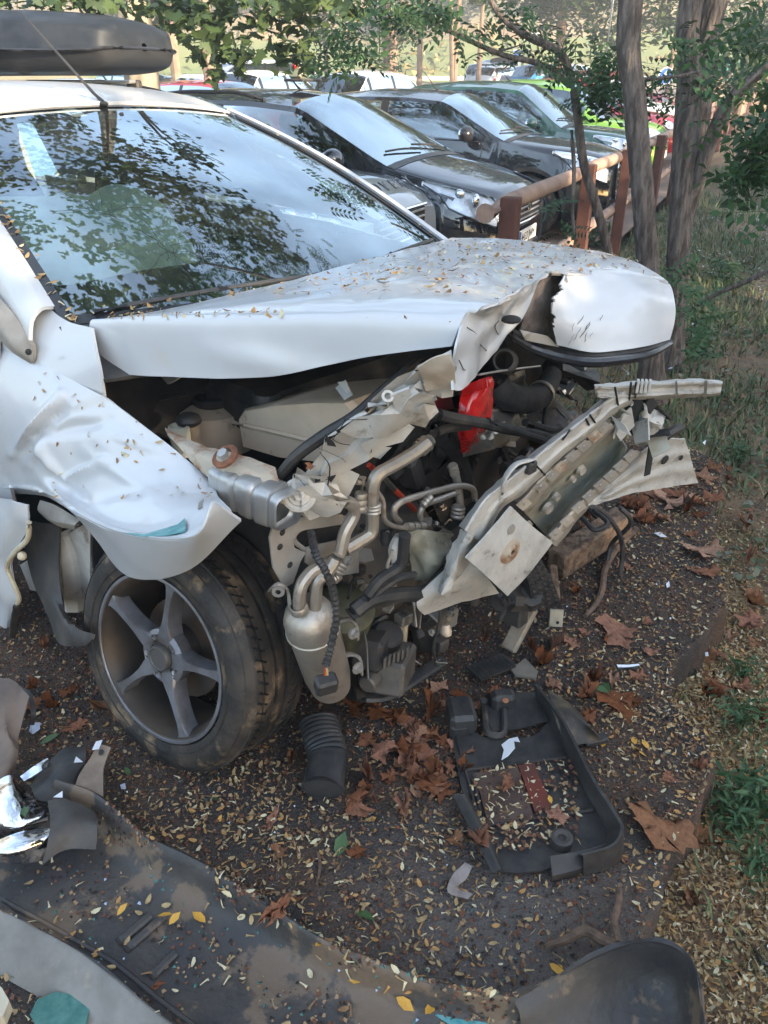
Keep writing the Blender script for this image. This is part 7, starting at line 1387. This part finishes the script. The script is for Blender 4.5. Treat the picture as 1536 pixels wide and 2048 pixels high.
m = MB(); m.grid(upgrid([tpz([(1095, 1378), (1130, 1400), (1165, 1430)], .05), tpz([(1108, 1430), (1145, 1432), (1180, 1455)], .075), tpz([(1130, 1490), (1165, 1488), (1205, 1480)], .03)], 5, 5), mat('tray_flange', (.035, .03, .025), .5, col2=(.16, .12, .07), nscale=9, mix=(.5, .7)), .005); m.box(PZ(1190, 1480, .02), (.07, .03, .02), BLACKPL, rotz(.3), .004); m.build('flange', bt)
m = MB(); m.plate(tpz([(950, 1548), (1035, 1537), (1068, 1638), (975, 1648)], .024), .008, mat('brown_sheet', (.06, .035, .028), .5, col2=(.10, .07, .055), nscale=12)); m.build('brown_panel', bt)
m = MB(); m.plate(tpz([(1036, 1532), (1068, 1528), (1102, 1612), (1070, 1626)], .026), .008, mat('red_brown_sheet', (.16, .03, .02), .5, col2=(.09, .03, .022), nscale=12)); m.build('red_panel', bt)
for a_, b_ in (((930, 1540), (1130, 1515)), ((975, 1650), (1185, 1620)), ((948, 1548), (975, 1700)), ((900, 1420), (985, 1740))): m = MB(); m.tube([PZ(*a_, .024), PZ(*b_, .024)], .004, BLACKPL2, 6, 1); m.build('rib', bt)
# -- air duct, ribbed plate, boards, sticks
ad = MB(); P = cr(np.array([PZ(638, 1442, .06), PZ(645, 1475, .06), PZ(655, 1510, .055), PZ(650, 1550, .05), PZ(645, 1578, .045)]), 12); r = np.array([.052]*len(P)); r[:26] += .0025*np.sign(np.sin(np.arange(26)*2.1)); r[-4:] = .056; ad.tube(P, r, BLACKPL, 16, 1, flat=.62); ad.lathe(P[-1], P[-1]-P[-2], [(.05, .001), (.04, -.01), (.0, -.012)], DARK, 16); tag(ad.build('air_duct'), 'black ribbed flat air duct lying beside the front tyre', 'car part')
gp = root('ribbed_grille_piece', tuple(PZ(982, 1340, .02)), 'black ribbed grille piece under the torn crash pad', 'car part'); m = MB(); m.plate(tpz([(930, 1335), (1005, 1308), (1032, 1332), (962, 1362)], .03), .008, BLACKPL); m.build('frame', gp)
for k in range(9): m = MB(); a_, b_ = PZ(936+k*8.4, 1334-k*3, .037), PZ(964+k*8.2, 1359-k*3.2, .037); m.tube([a_, b_], .0028, BLACKPL2, 5, 1); m.build('rib', gp)
def beamwood(name, label, a_, b_, w_, h, mt=WOOD, roll=0.):
    d = (b_-a_); L_ = np.linalg.norm(d); d /= L_; s = np.cross([0, 0, 1.], d); s /= np.linalg.norm(s); u = np.cross(d, s); R = np.stack([d, s, u], 1) @ rotx(roll); m = MB(); m.box((a_+b_)/2, (L_, w_, h), mt, R, .006); return tag(m.build(name), label, 'wood')
beamwood('wooden_post', 'weathered squared timber under the bare end of the bumper beam', PZ(1112, 1128, .055), PZ(1248, 1040, .10), .085, .10)
beamwood('wooden_stake', 'pale wooden stake leaning beneath the tow eye plate', PZ(1016, 1300, .02), PZ(1062, 1212, .14), .055, .022, mat('pale_stake', (.33, .27, .2), .85, col2=(.22, .17, .12), nscale=16, bump=.3, bscale=60))
beamwood('wooden_stake', 'short thin stick of wood beside the crash pad', PZ(1105, 1130, .10), PZ(1112, 1200, .03), .03, .02)
m = MB(); m.box(PZ(1112, 1236, .03), (.045, .014, .06), mat('board_pale', (.4, .36, .27), .8, col2=(.3, .26, .19), nscale=20), rotz(-.1) @ rotx(-.25), .002); m.lathe(PZ(1114, 1243, .03), (0, -1, .2), [(.006, .009), (0, .010)], DARK, 10); tag(m.build('wood_block'), 'small pale board with one hole standing on the asphalt', 'wood')
tag(MB().plate(tpz([(1022, 1340), (1050, 1318), (1076, 1345), (1072, 1358), (1030, 1352)], .012), .008, mat('grey_board', (.2, .18, .14), .8, col2=(.14, .12, .1), nscale=12)).build('board_scrap'), 'grey board scrap beside the ribbed grille piece', 'wood')
def stick(label, pts, r, mt=BARKBR, name='stick', br=None):
    m = MB(); m.tube([PZ(x, y, z) for x, y, z in pts], r, mt, 8, 5)
    for b_ in (br or []): m.tube([PZ(x, y, z) for x, y, z in b_], r[0]*.7 if not np.isscalar(r) else r*.7, mt, 7, 4)
    return tag(m.build(name), label, 'stick')
stick('curved stick with a bare orange broken end right of the crash pad', [(1275, 1058, .05), (1235, 1095, .04), (1210, 1140, .02), (1204, 1180, .014), (1190, 1210, .012), (1170, 1232, .012)], [.010, .012, .012, .012, .010, .008])
stick('forked brown branch at the top of the bumper corner', [(1085, 1895, .02), (1130, 1880, .04), (1170, 1862, .05), (1205, 1880, .05), (1232, 1890, .06)], [.006, .009, .011, .011, .010], br=[[(1170, 1862, .05), (1166, 1840, .05)]])
stick('grey upright twig leaning on the forked branch', [(1240, 1770, .02), (1236, 1810, .03), (1228, 1845, .045), (1238, 1888, .06)], [.006, .008, .008, .009], GREYMET if False else BARKBR)
stick('thin straight twig by the duct on the bare asphalt', [(636, 1705, .006), (640, 1730, .006), (634, 1770, .006)], [.004, .004, .003])
stick('pale twig on the soil near the slab corner', [(1330, 1690, -.02), (1360, 1720, -.06)], [.003, .003])
bk_ = MB(); bk_.grid(noise_disp(upgrid([tpz([(930, 1725), (945, 1732)], .05), tpz([(905, 1750), (930, 1760)], .035), tpz([(895, 1785), (915, 1775)], .015), tpz([(935, 1800), (945, 1790)], .012)], 4, 4), .006, 30, 1.), mat('grey_bark', (.26, .22, .2), .85, col2=(.17, .14, .12), nscale=25), .003); tag(bk_.build('bark_scrap'), 'curled grey bark scrap below the tray', 'bark')
# loose cables hanging by the beam end
lc = MB()
for pts in ([(1115, 1030, .30), (1160, 1015, .32), (1200, 1020, .30), (1235, 1060, .22), (1245, 1100, .12), (1240, 1150, .02)], [(1180, 1015, .32), (1215, 1045, .3), (1190, 1060, .28), (1165, 1035, .3)], [(1235, 1010, .32), (1262, 1045, .25), (1225, 1085, .12), (1215, 1120, .06)]): lc.tube([PZ(*p) for p in pts], .009, BLACKPL, 7, 5)
tag(lc.build('loose_cable'), 'loop of black cable hanging over the weathered timber', 'cable')
# glass sheet scraps bottom left
tag(MB().plate(tpz([(60, 2030), (75, 2000), (110, 1985), (150, 1990), (180, 2015), (170, 2060), (80, 2070)], .02), .004, mat('teal_glass_scrap', (.03, .13, .11), .3, col2=(.08, .2, .17), nscale=40)).build('glass_scrap'), 'dark teal crushed glass scrap at the bottom left', 'glass')
tag(MB().plate(tpz([(-20, 1960), (8, 1985), (22, 2010), (10, 2040), (-20, 2060)], .06), .03, CREAMPL).build('foam_scrap'), 'cream foam corner at the bottom left edge', 'foam')
# ================================================================ FALLEN LEAVES
LMK = [('headlamp shard', 50, 1630), ('brown liner piece', 10, 1450), ('dusty tab', 200, 1530), ('tyre foot', 420, 1530), ('black air duct', 645, 1510), ('pump unit', 780, 1360), ('ribbed grille piece', 980, 1340), ('pale stake', 1035, 1265), ('board scrap', 1052, 1340), ('pale board with one hole', 1112, 1236), ('broken stick end', 1170, 1230), ('chrome trim strip', 1255, 1334), ('tray flange', 1160, 1440), ('red panel in the tray', 1070, 1580), ('brown panel in the tray', 1005, 1592), ('raised block of the tray', 920, 1430), ('lip of the tray', 1125, 1690), ('left edge of the tray', 925, 1590), ('black cable loop', 1220, 1050), ('weathered timber', 1180, 1080), ('torn right end of the beam', 1390, 960), ('white flake by the stick', 1320, 1069), ('leafy weed', 1500, 1620), ('small weed by the slab edge', 1490, 1340), ('thin weed on the bank', 1480, 1440), ('slab edge notch', 1400, 1300), ('forked branch', 1170, 1865), ('bumper corner', 1250, 1930), ('bare patch of asphalt', 850, 1800), ('bumper rim', 520, 1800), ('teal glass scrap', 120, 2020), ('door seal foot', 70, 1340), ('hanging arch liner', 150, 1290), ('curled grey bark', 920, 1765), ('pale square flake', 70, 1456), ('lamp bulb at the right edge', 1530, 1915)]
SEEN_W = set()
def place_words(px, py):
    d = sorted((math.hypot(px-x, (py-y)*1.2), n, x, y) for n, x, y in LMK)
    for r, n, x, y in d[:6]:
        dx, dy = px-x, (py-y)*1.2; a = math.degrees(math.atan2(dy, dx)) % 360; s = ['right of', 'below and right of', 'below', 'below and left of', 'left of', 'above and left of', 'above', 'above and right of'][int((a+22.5)//45) % 8]
        w_ = ('just ' if r < 45 else '')+s+' the '+n
        if w_ not in SEEN_W: SEEN_W.add(w_); return w_
    return w_
LV = []
def leafmesh(kind, curl, seed):
    r = random.Random(seed); V = []; F = []; o = PO[:, :2]*np.array([1, 1.])
    if kind == 'narrow': o = np.array([(x*1.15, y*.32) for x, y in o])
    n = len(o); rings = [(1., 0), (.55, 0)]; V = [(.12, 0, 0)]
    for s in (.5, 1.): V += [(.12+(x-.12)*s, y*s, 0) for x, y in o]
    V = np.array(V, float); ph = r.uniform(0, 6.28); rr = np.hypot(V[:, 0]-.12, V[:, 1]); a = np.arctan2(V[:, 1], V[:, 0]-.12)
    V[:, 2] = curl*(rr**2)*(.6+.8*np.cos(a*2+ph))+.07*np.sin(V[:, 0]*9+ph)*rr+.05*np.sin(V[:, 1]*11+ph*2)*rr+.10*np.maximum(0, rr-.4)*np.sin(a*5+ph)
    if kind == 'folded': V[:, 2] += .9*np.abs(V[:, 1]); V[:, 1] *= .45
    V[:, 2] += .09*np.sin(V[:, 0]*14+ph*3)*np.sin(V[:, 1]*13+ph)*rr; V[:, :2] += np.array([[r.gauss(0, .035), r.gauss(0, .035)] for _ in V]); V[:, 2] -= V[:, 2].min()
    for i in range(n): j = (i+1) % n; F += [(0, 1+i, 1+j), (1+i, 1+n+i, 1+n+j), (1+i, 1+n+j, 1+j)]
    k = len(V); st = [(-.02, -.012, .01), (-.02, .012, .01), (-.30, .05+.008, .04), (-.30, .05-.008, .04), (-.5, .06, .09)]; V = np.vstack([V, st]); F += [(k, k+1, k+2), (k, k+2, k+3), (k+3, k+2, k+4)]
    me = bpy.data.meshes.new('fallen_leaf'); me.from_pydata(V.tolist(), [], F); me.materials.append(ORANGELF if seed % 3 else ORANGELF2); me.polygons.foreach_set('use_smooth', [True]*len(F)); me.update(); return me
LM = {k: [leafmesh(k, c, s+i) for i, c in enumerate((.35, -.15, .6, .2))] for k, s in (('flat', 1), ('folded', 11), ('narrow', 22))}
NLEAF = 0
G_LEAF = 'dry brown plane leaves fallen on the ground'
def fallen(px, py, size, kind='flat', z=None, ang=None, tilt=None, label=None):
    p = PZ(px, py, 0.); s = bool(on_slab(np.array([p[0]]), np.array([p[1]]))[0]); zz = 0. if s else bank(p[0], p[1])
    if z is not None: zz = z
    p = PZ(px, py, zz); me = random.choice(LM[kind]); o = bpy.data.objects.new('fallen_leaf', me); COL.objects.link(o); dist = np.linalg.norm(p-CAM); L_ = size/FPX*dist*1.35; o.scale = (L_*.75*random.uniform(.8, 1.15), L_*.75*random.uniform(.65, 1.15), L_*.75*random.uniform(.7, 1.6))
    o.location = (p[0], p[1], zz+.006); t = tilt if tilt is not None else abs(random.gauss(0, .15)); o.rotation_euler = (random.gauss(0, .12)+t*.5, t*.3, ang if ang is not None else random.uniform(0, 6.28))
    w_ = None
    if not s: w_, g_ = 'on the soil bank past the slab edge', 'brown leaves on the soil bank'
    elif px > 930 and py > 1380: w_, g_ = 'in or beside the black battery tray', 'brown leaves around the battery tray'
    elif py < 1080 and px > 1200: w_, g_ = 'in the drift behind the bumper beam', 'brown leaves behind the bumper beam'
    elif px > 1000: w_, g_ = 'on the asphalt right of the wreck', 'brown leaves on the asphalt right of the wreck'
    elif px > 560: w_, g_ = 'on the asphalt between the tyre and the tray', 'brown leaves between tyre and tray'
    elif py < 1480: w_, g_ = 'left of the front wheel', 'brown leaves left of the wheel'
    else: w_, g_ = 'among the torn bumper wreckage', 'brown leaves among the bumper wreckage'
    w_ = place_words(px, py)
    tag(o, label or ('large ' if size > 55 else 'small ' if size < 34 else '')+{'flat': 'flat', 'folded': 'folded', 'narrow': 'curled'}[kind]+' brown leaf '+w_, 'leaf', g_ if not label else None); return o
fl_ = [(790, 1440, 60), (835, 1480, 50), (810, 1515, 60), (860, 1585, 75), (935, 1500, 65), (1180, 1400, 50), (1235, 1420, 90), (1190, 1370, 45), (1300, 1305, 30), (1402, 1105, 55), (1410, 1145, 48), (1150, 1190, 38), (1190, 1115, 30), (1245, 1140, 36), (1330, 1010, 62), (1370, 1030, 52), (1290, 1020, 52), (1355, 995, 50), (1300, 995, 44), (1330, 1045, 40), (1400, 962, 42), (1424, 945, 36), (1385, 975, 36), (215, 1430, 62), (140, 1390, 40), (60, 1412, 45), (100, 1420, 40), (315, 1970, 42), (730, 1585, 42), (720, 1710, 38), (1320, 1650, 105), (1380, 1690, 95), (1430, 1370, 75), (1425, 1400, 50), (1510, 1250, 62), (1500, 1210, 48), (1382, 1812, 52), (640, 1480, 40), (580, 1530, 48), (690, 1392, 40), (770, 1392, 36), (650, 1402, 40), (705, 1422, 54), (740, 1480, 48), (985, 1385, 36), (960, 1420, 40), (905, 1680, 40), (1010, 1570, 36), (1112, 1640, 40), (240, 1690, 24), (150, 1455, 40), (660, 1440, 36), (880, 1385, 40), (1080, 1335, 55), (1060, 1300, 40), (1140, 1290, 30), (1225, 1365, 36), (1270, 1405, 55), (1340, 1560, 36), (1520, 1430, 50), (1500, 1120, 40), (1480, 1380, 44), (1490, 1050, 40), (200, 1370, 36), (90, 1300, 34), (1150, 1450, 40), (1165, 1270, 28), (1300, 960, 30), (1110, 1380, 36), (1395, 1010, 36)]
for x, y, s in fl_:
    on_tray = 930 < x < 1180 and 1540 < y < 1680; fallen(x, y, s, random.choice(['flat', 'flat', 'flat', 'folded']), .03 if on_tray else None)
fallen(540, 1650, 75, 'narrow', None, 1.25, .1, 'long curled tan leaf standing out on the bare dark asphalt below the tyre'); fallen(552, 1712, 36, 'flat', None, .4, .2, 'small tan leaf just under the long curled leaf')
fallen(545, 1832, 78, 'narrow', .09, .95, .1, 'narrow curled brown leaf resting on the rim of the torn bumper'); fallen(1100, 1305, 70, 'folded', None, 1.4, .9, 'upright pointed brown leaf beside the pale stake'); fallen(965, 1290, 36, 'folded', .06, 1.5, 1.1, 'orange leaf standing on its stalk above the ribbed grille piece')
fallen(900, 1545, 52, 'narrow', None, 1.5, .1, 'bright orange narrow leaf left of the battery tray'); fallen(955, 1700, 60, 'folded', .03, 2., .6, 'folded brown leaf poking up at the lower left of the tray'); fallen(1222, 1270, 95, 'flat', None, .2, .2, 'large orange brown plane leaf below the broken stick end')
fallen(617, 940, 24, 'flat', 1.02, .3, .5, 'rust coloured leaf scrap caught on the torn slam panel')
fallen(1120, 1060, 20, 'flat', .5, .3, .3, 'small orange leaf caught under the bumper beam edge')
for _ in range(46):
    x, y = random.choice([(random.uniform(620, 1150), random.uniform(1370, 1560)), (random.uniform(1250, 1500), random.uniform(940, 1080)), (random.uniform(1380, 1536), random.uniform(1080, 1560)), (random.uniform(0, 260), random.uniform(1330, 1480))])
    if 900 < x < 1230 and y > 1380: continue
    fallen(x, y, random.uniform(22, 42), random.choice(['flat', 'folded', 'narrow']))
for _ in range(34):
    x, y = random.uniform(620, 930), random.uniform(1385, 1620)
    if 585 < x < 705 and y > 1425: continue
    fallen(x, y, random.uniform(30, 62), random.choice(['flat', 'flat', 'folded']))
for _ in range(12): fallen(random.uniform(1060, 1300), random.uniform(1240, 1440) if random.random() < .5 else random.uniform(1000, 1080), random.uniform(28, 52), random.choice(['flat', 'folded']))
# yellow and green leaflets
LFM = []
for i, mt in enumerate((YLEAF, GLEAF, YLEAF)):
    b_ = MB(); V = [(-.5, 0, 0), (-.25, -.2, .05), (.1, -.26, .06), (.5, 0, .02), (.1, .26, .08), (-.25, .2, .06), (0, 0, 0)]; b_.add(V, [(6, k, (k+1) % 6) for k in range(6)], mt); o_ = b_.build('leaflet'); LFM.append(o_.data); bpy.data.objects.remove(o_)
def leaflet(px, py, size, z, green=False):
    p = PZ(px, py, z); o = bpy.data.objects.new('leaflet', LFM[1 if green else 0]); COL.objects.link(o); o.scale = (size/FPX*np.linalg.norm(p-CAM)*1.2,)*3; o.location = tuple(p+np.array([0, 0, .003])); o.rotation_euler = (random.gauss(0, .25), random.gauss(0, .25), random.uniform(0, 6.28))
    tag(o, ('green leaflet ' if green else 'small yellow leaflet ')+place_words(px, py), 'leaf', 'green leaflets on the ground' if green else 'yellow leaflets'); return o
for a in ((245, 1820, 20, .03), (398, 1836, 26, .03), (800, 1962, 30, .0), (712, 1962, 22, .04), (640, 1890, 20, .08), (1115, 1940, 26, .0), (1350, 1895, 22, -.1), (1205, 1487, 24, .005), (1275, 1500, 20, .005), (1290, 1490, 20, .005), (1268, 1483, 18, .005), (1285, 1510, 18, .005), (350, 1838, 22, .03), (330, 1832, 22, .03), (810, 2010, 30, .04), (860, 2020, 24, .04), (440, 1640, 14, .004), (745, 1640, 14, .004), (1100, 1600, 14, .03), (525, 1282, 14, .4)): leaflet(*a)
for a in ((682, 1690, 40, .005), (728, 1832, 36, .005), (50, 1625, 22, .11), (255, 1545, 18, .005), (1200, 1380, 30, .03), (1212, 1376, 26, .03), (430, 1600, 14, .005), (100, 1480, 30, .01)): leaflet(*a, True)
# ---------------------------------------------------------------- petals and scraps on the car and on the wreckage (stuff)
def on_grid(name, A, n, size, mats, wts, zone=None, lift=.003, bases=((PB, PFc), (PB2, PFc)), up=False):
    px = pixof(A); ok = np.argwhere(zone(px[..., 0], px[..., 1]) if zone else np.ones(A.shape[:2], bool)); ok = ok[(ok[:, 0] < A.shape[0]-1) & (ok[:, 1] < A.shape[1]-1)]; k = ok[rng.integers(0, len(ok), n)]; u, v = rng.random(n)[:, None], rng.random(n)[:, None]
    a, b, c, d = A[k[:, 0], k[:, 1]], A[k[:, 0], k[:, 1]+1], A[k[:, 0]+1, k[:, 1]], A[k[:, 0]+1, k[:, 1]+1]; P = (a*(1-u)+c*u)*(1-v)+(b*(1-u)+d*u)*v+np.array([0, 0, lift])
    gn = np.cross(b-a, c-a); gn /= np.linalg.norm(gn, axis=1)[:, None]; gn[gn[:, 2] < 0] *= -1
    R0_ = rots(n, .25); x = np.cross(np.array([0, 1., 0]), gn); x /= np.linalg.norm(x, axis=1)[:, None]; y = np.cross(gn, x); B = np.stack([x, y, gn], -1); R = B @ R0_; S = rng.uniform(*size, n); h = n//2
    v1, f1 = scatter(bases[0][0], bases[0][1], P[:h], R[:h], S[:h]); v2, f2 = scatter(bases[1][0], bases[1][1], P[h:], R[h:], S[h:]); mi = np.repeat(rng.choice(len(mats), n, p=wts), len(bases[0][1]))
    return tag(big(name, np.vstack([v1, v2]), np.vstack([f1, f2+len(v1)]), mats, mi, smooth=True), kind='stuff')
def clump(n, zone):
    def f(x, y): return zone(x, y)
    return f
on_grid('petals_on_bonnet', HOODA, 420, (.008, .025), PETM, [.35, .15, .25, .25], lambda x, y: (y < 600) & (y > 485) & (x > 430), lift=.010)
on_grid('petals_on_bonnet', HOODA, 120, (.009, .02), PETM, [.35, .15, .25, .25], lambda x, y: (y < 530) & (y > 478) & (x > 860), lift=.010)
on_grid('petals_on_bonnet', HOODA, 70, (.008, .02), PETM, [.3, .2, .3, .2], lambda x, y: (abs(y-640-.0*x) < 9) & (x < 560), lift=.010)
on_grid('petals_on_bonnet', HOODA, 30, (.006, .014), PETM, [.3, .1, .4, .2], lambda x, y: (y > 650) & (y < 735), lift=.010)
on_grid('scraps_on_bonnet', HOODA, 45, (.010, .03), [BLACKPL, PETM[2], GREYMET], [.3, .4, .3], lambda x, y: (y < 610) & (y > 490) & (x > 560), lift=.010)
on_grid('petals_on_wing', WINGA, 70, (.006, .016), PETM, [.3, .1, .4, .2], lambda x, y: (x > 60) & (y < 1000))
on_grid('petals_on_bumper', SK, 200, (.012, .024), PETM, [.35, .40, .1, .15], lambda x, y: (y > 1650), .004)
GLSB = [mat('glass_chip', (.1, .28, .24), .12, trans=.4), FLB]
tb2 = (TB, TF)
on_grid('crumbs_on_bumper', SK, 1800, (.003, .010), [CRM[0], CRM[2], CRM[1]], [.4, .25, .35], lambda x, y: (y > 1600) & (np.sin(x*.021+y*.013)+np.sin(y*.031-x*.017) > .1), .002, ((CB, CF), (CB, CF)))
for rr_ in (24, 27):
    m = MB(); m.tube(SK[rr_, 4::6]+np.array([0, 0, .003]), .006, BSKIN, 6, 2, flat=.6); m.build('ridge', bs)
on_grid('glass_chips_on_bumper', SK, 160, (.004, .010), GLSB, [.8, .2], lambda x, y: (y > 1700), .002, (tb2, tb2))
Aw = np.array([[ws(u, v) for u in np.linspace(-.995, -.95, 3)] for v in np.linspace(0, .5, 8)]); on_grid('petals_on_windscreen', Aw, 40, (.010, .022), PETM, [.35, .3, .15, .2], None, .006)
Aw = np.array([[ws(u, v) for u in np.linspace(-.95, .95, 20)] for v in np.linspace(.0, .035, 3)]); on_grid('petals_on_windscreen', Aw, 40, (.008, .018), PETM, [.35, .2, .25, .2], None, .008)
Aw = np.array([[ws(u, v) for u in np.linspace(.985, 1.03, 3)] for v in np.linspace(0, 1, 12)]); on_grid('petals_on_windscreen', Aw, 90, (.008, .016), PETM, [.3, .1, .4, .2], None, .008)
At = np.array([[PZ(930+u*240, 1540+v*170-u*25, .026) for u in np.linspace(.05, .95, 6)] for v in np.linspace(0, 1, 6)]); on_grid('petals_in_tray', At, 130, (.010, .022), PETM, [.35, .45, .1, .1], None, .002)
on_grid('crumbs_in_tray', At, 500, (.004, .014), [CRM[0], CRM[2], CRM[1]], [.45, .25, .3], None, .001, ((CB, CF), (CB, CF)))
# ---------------------------------------------------------------- roof box on the silver grey off-roader, roof sign, lettering
BOXM = mat('roof_box_grey', (.014, .018, .024), .55, col2=(.03, .035, .042), nscale=5, spec=.3, coat=.0, dirt=(.05, .05, .05), dscale=7, dmix=(.62, .85)); BOXD = mat('roof_box_dark', (.02, .021, .023), .45)
rbx = root('roof_box', (0, 0, 0), 'long dark grey roof box on cross bars above the white car', 'roof box'); RM[rbx.name] = Matrix.Identity(4)
rbl = 2.3; st_ = []
for x, hw_, z0, z1 in ((0, .02, .15, .2), (.02, .25, .08, .30), (.10, .34, .03, .345), (.35, .40, .0, .39), (.9, .42, .0, .43), (1.6, .42, .0, .42), (2.1, .38, .02, .36), (2.28, .26, .08, .27), (2.3, .02, .15, .2)):
    st_.append([np.array([-x, hw_*cx, z0+(z1-z0)*cz]) for cx, cz in ((0, 0), (.55, .0), (.86, .05), (1, .34), (1.03, .38), (.985, .42), (.93, .72), (.86, .84), (.55, .95), (.25, 1.0), (0, 1.02))])
A = upgrid(st_, 5, 3); low = MB(); up_ = MB(); C_ = A.shape[1]; cut_ = 13
for sg in (1, -1):
    B_ = A*np.array([1, sg, 1.]); up_.grid(B_[:, cut_:], BOXM); low.grid(B_[:, :cut_+1]*np.array([1, .985, 1]), BOXD)
seam = MB()
for sg in (1, -1): seam.tube(A[3:-3:3, cut_]*np.array([1, sg*1.012, 1.]), .012, BLACKTRIM, 6, 2)
seam.tube([A[3, cut_]*np.array([1, 1, 1.]), A[1, cut_], A[1, cut_]*np.array([1, -1, 1.]), A[3, cut_]*np.array([1, -1, 1.])], .012, BLACKTRIM, 6, 2); seam.build('seam', rbx)
up_.build('lid', rbx); low.build('base', rbx)
m = MB()
for sg in (1, -1): m.box((-1.0, sg*.415, .20), (.14, .02, .045), BOXD, None, .006); m.box((-1.6, sg*.415, .20), (.3, .016, .03), BOXM, None, .006)
m.build('latch', rbx)
for xx in (.62, 1.62):
    m = MB(); m.box((-xx, 0, -.045), (.07, 1.25, .028), SILVER, None, .008)
    for sg in (1, -1): m.box((-xx, sg*.60, -.09), (.10, .05, .12), BLACKPL, None, .012)
    m.build('cross_bar', rbx)
rbx.location = tuple(PZ(344, 95, 1.9)+np.array([0, 0, 0])); rbx.scale = (1.08, 1.08, .80); rbx.location = (-1.40, 5.25, 1.635); rbx.rotation_euler = (0, 0, HD)
sgn_ = root('roof_sign', (0, 0, 0), 'pale green box sign on the roof of the black people carrier', 'sign'); q = PZ(655, 178, 1.62); sgn_.location = (-.72, 7.85, 1.60); sgn_.rotation_euler = (0, 0, HD); RM[sgn_.name] = Matrix.Identity(4)
m = MB(); m.box((0, 0, .10), (.13, .26, .16), mat('sign_green', (.16, .26, .2), .4, col2=(.3, .27, .18), nscale=5), None, .02); m.build('light_box', sgn_); m = MB(); m.box((0, 0, .012), (.2, .34, .024), BLACKPL, None, .008); m.build('foot', sgn_); m = MB(); m.ball((0, -.14, .12), .025, REDPL); m.build('side_lamp', sgn_)
hdz = SUV.topS(.13)+.006
for k, ch_ in enumerate('DISCOVERY'):
    text(ch_, (SUV.L/2-.13, (k-4)*.125, hdz+.01), .12, 'bonnet_letter', disc, (math.radians(35), 0, math.radians(90)), 'CENTER', BLACKTRIM, .004)
# ================================================================ HAZE VOLUME ADDED FOR THE MILKY LENS VEIL
hz = MB().box((20, 125, 22), (420, 290, 52), DARK).build('lens_veil', smooth=False); tag(hz, kind='stuff'); hz.data.materials.clear()
hm = bpy.data.materials.new('lens_veil_volume'); hm.use_nodes = True; hn = hm.node_tree; hn.nodes.remove(hn.nodes['Principled BSDF']); pv = hn.nodes.new('ShaderNodeVolumePrincipled'); pv.inputs['Color'].default_value = (.92, .95, 1, 1); pv.inputs['Density'].default_value = .004; pv.inputs['Anisotropy'].default_value = .2
hn.links.new(pv.outputs[0], hn.nodes['Material Output'].inputs['Volume']); hz.data.materials.append(hm)
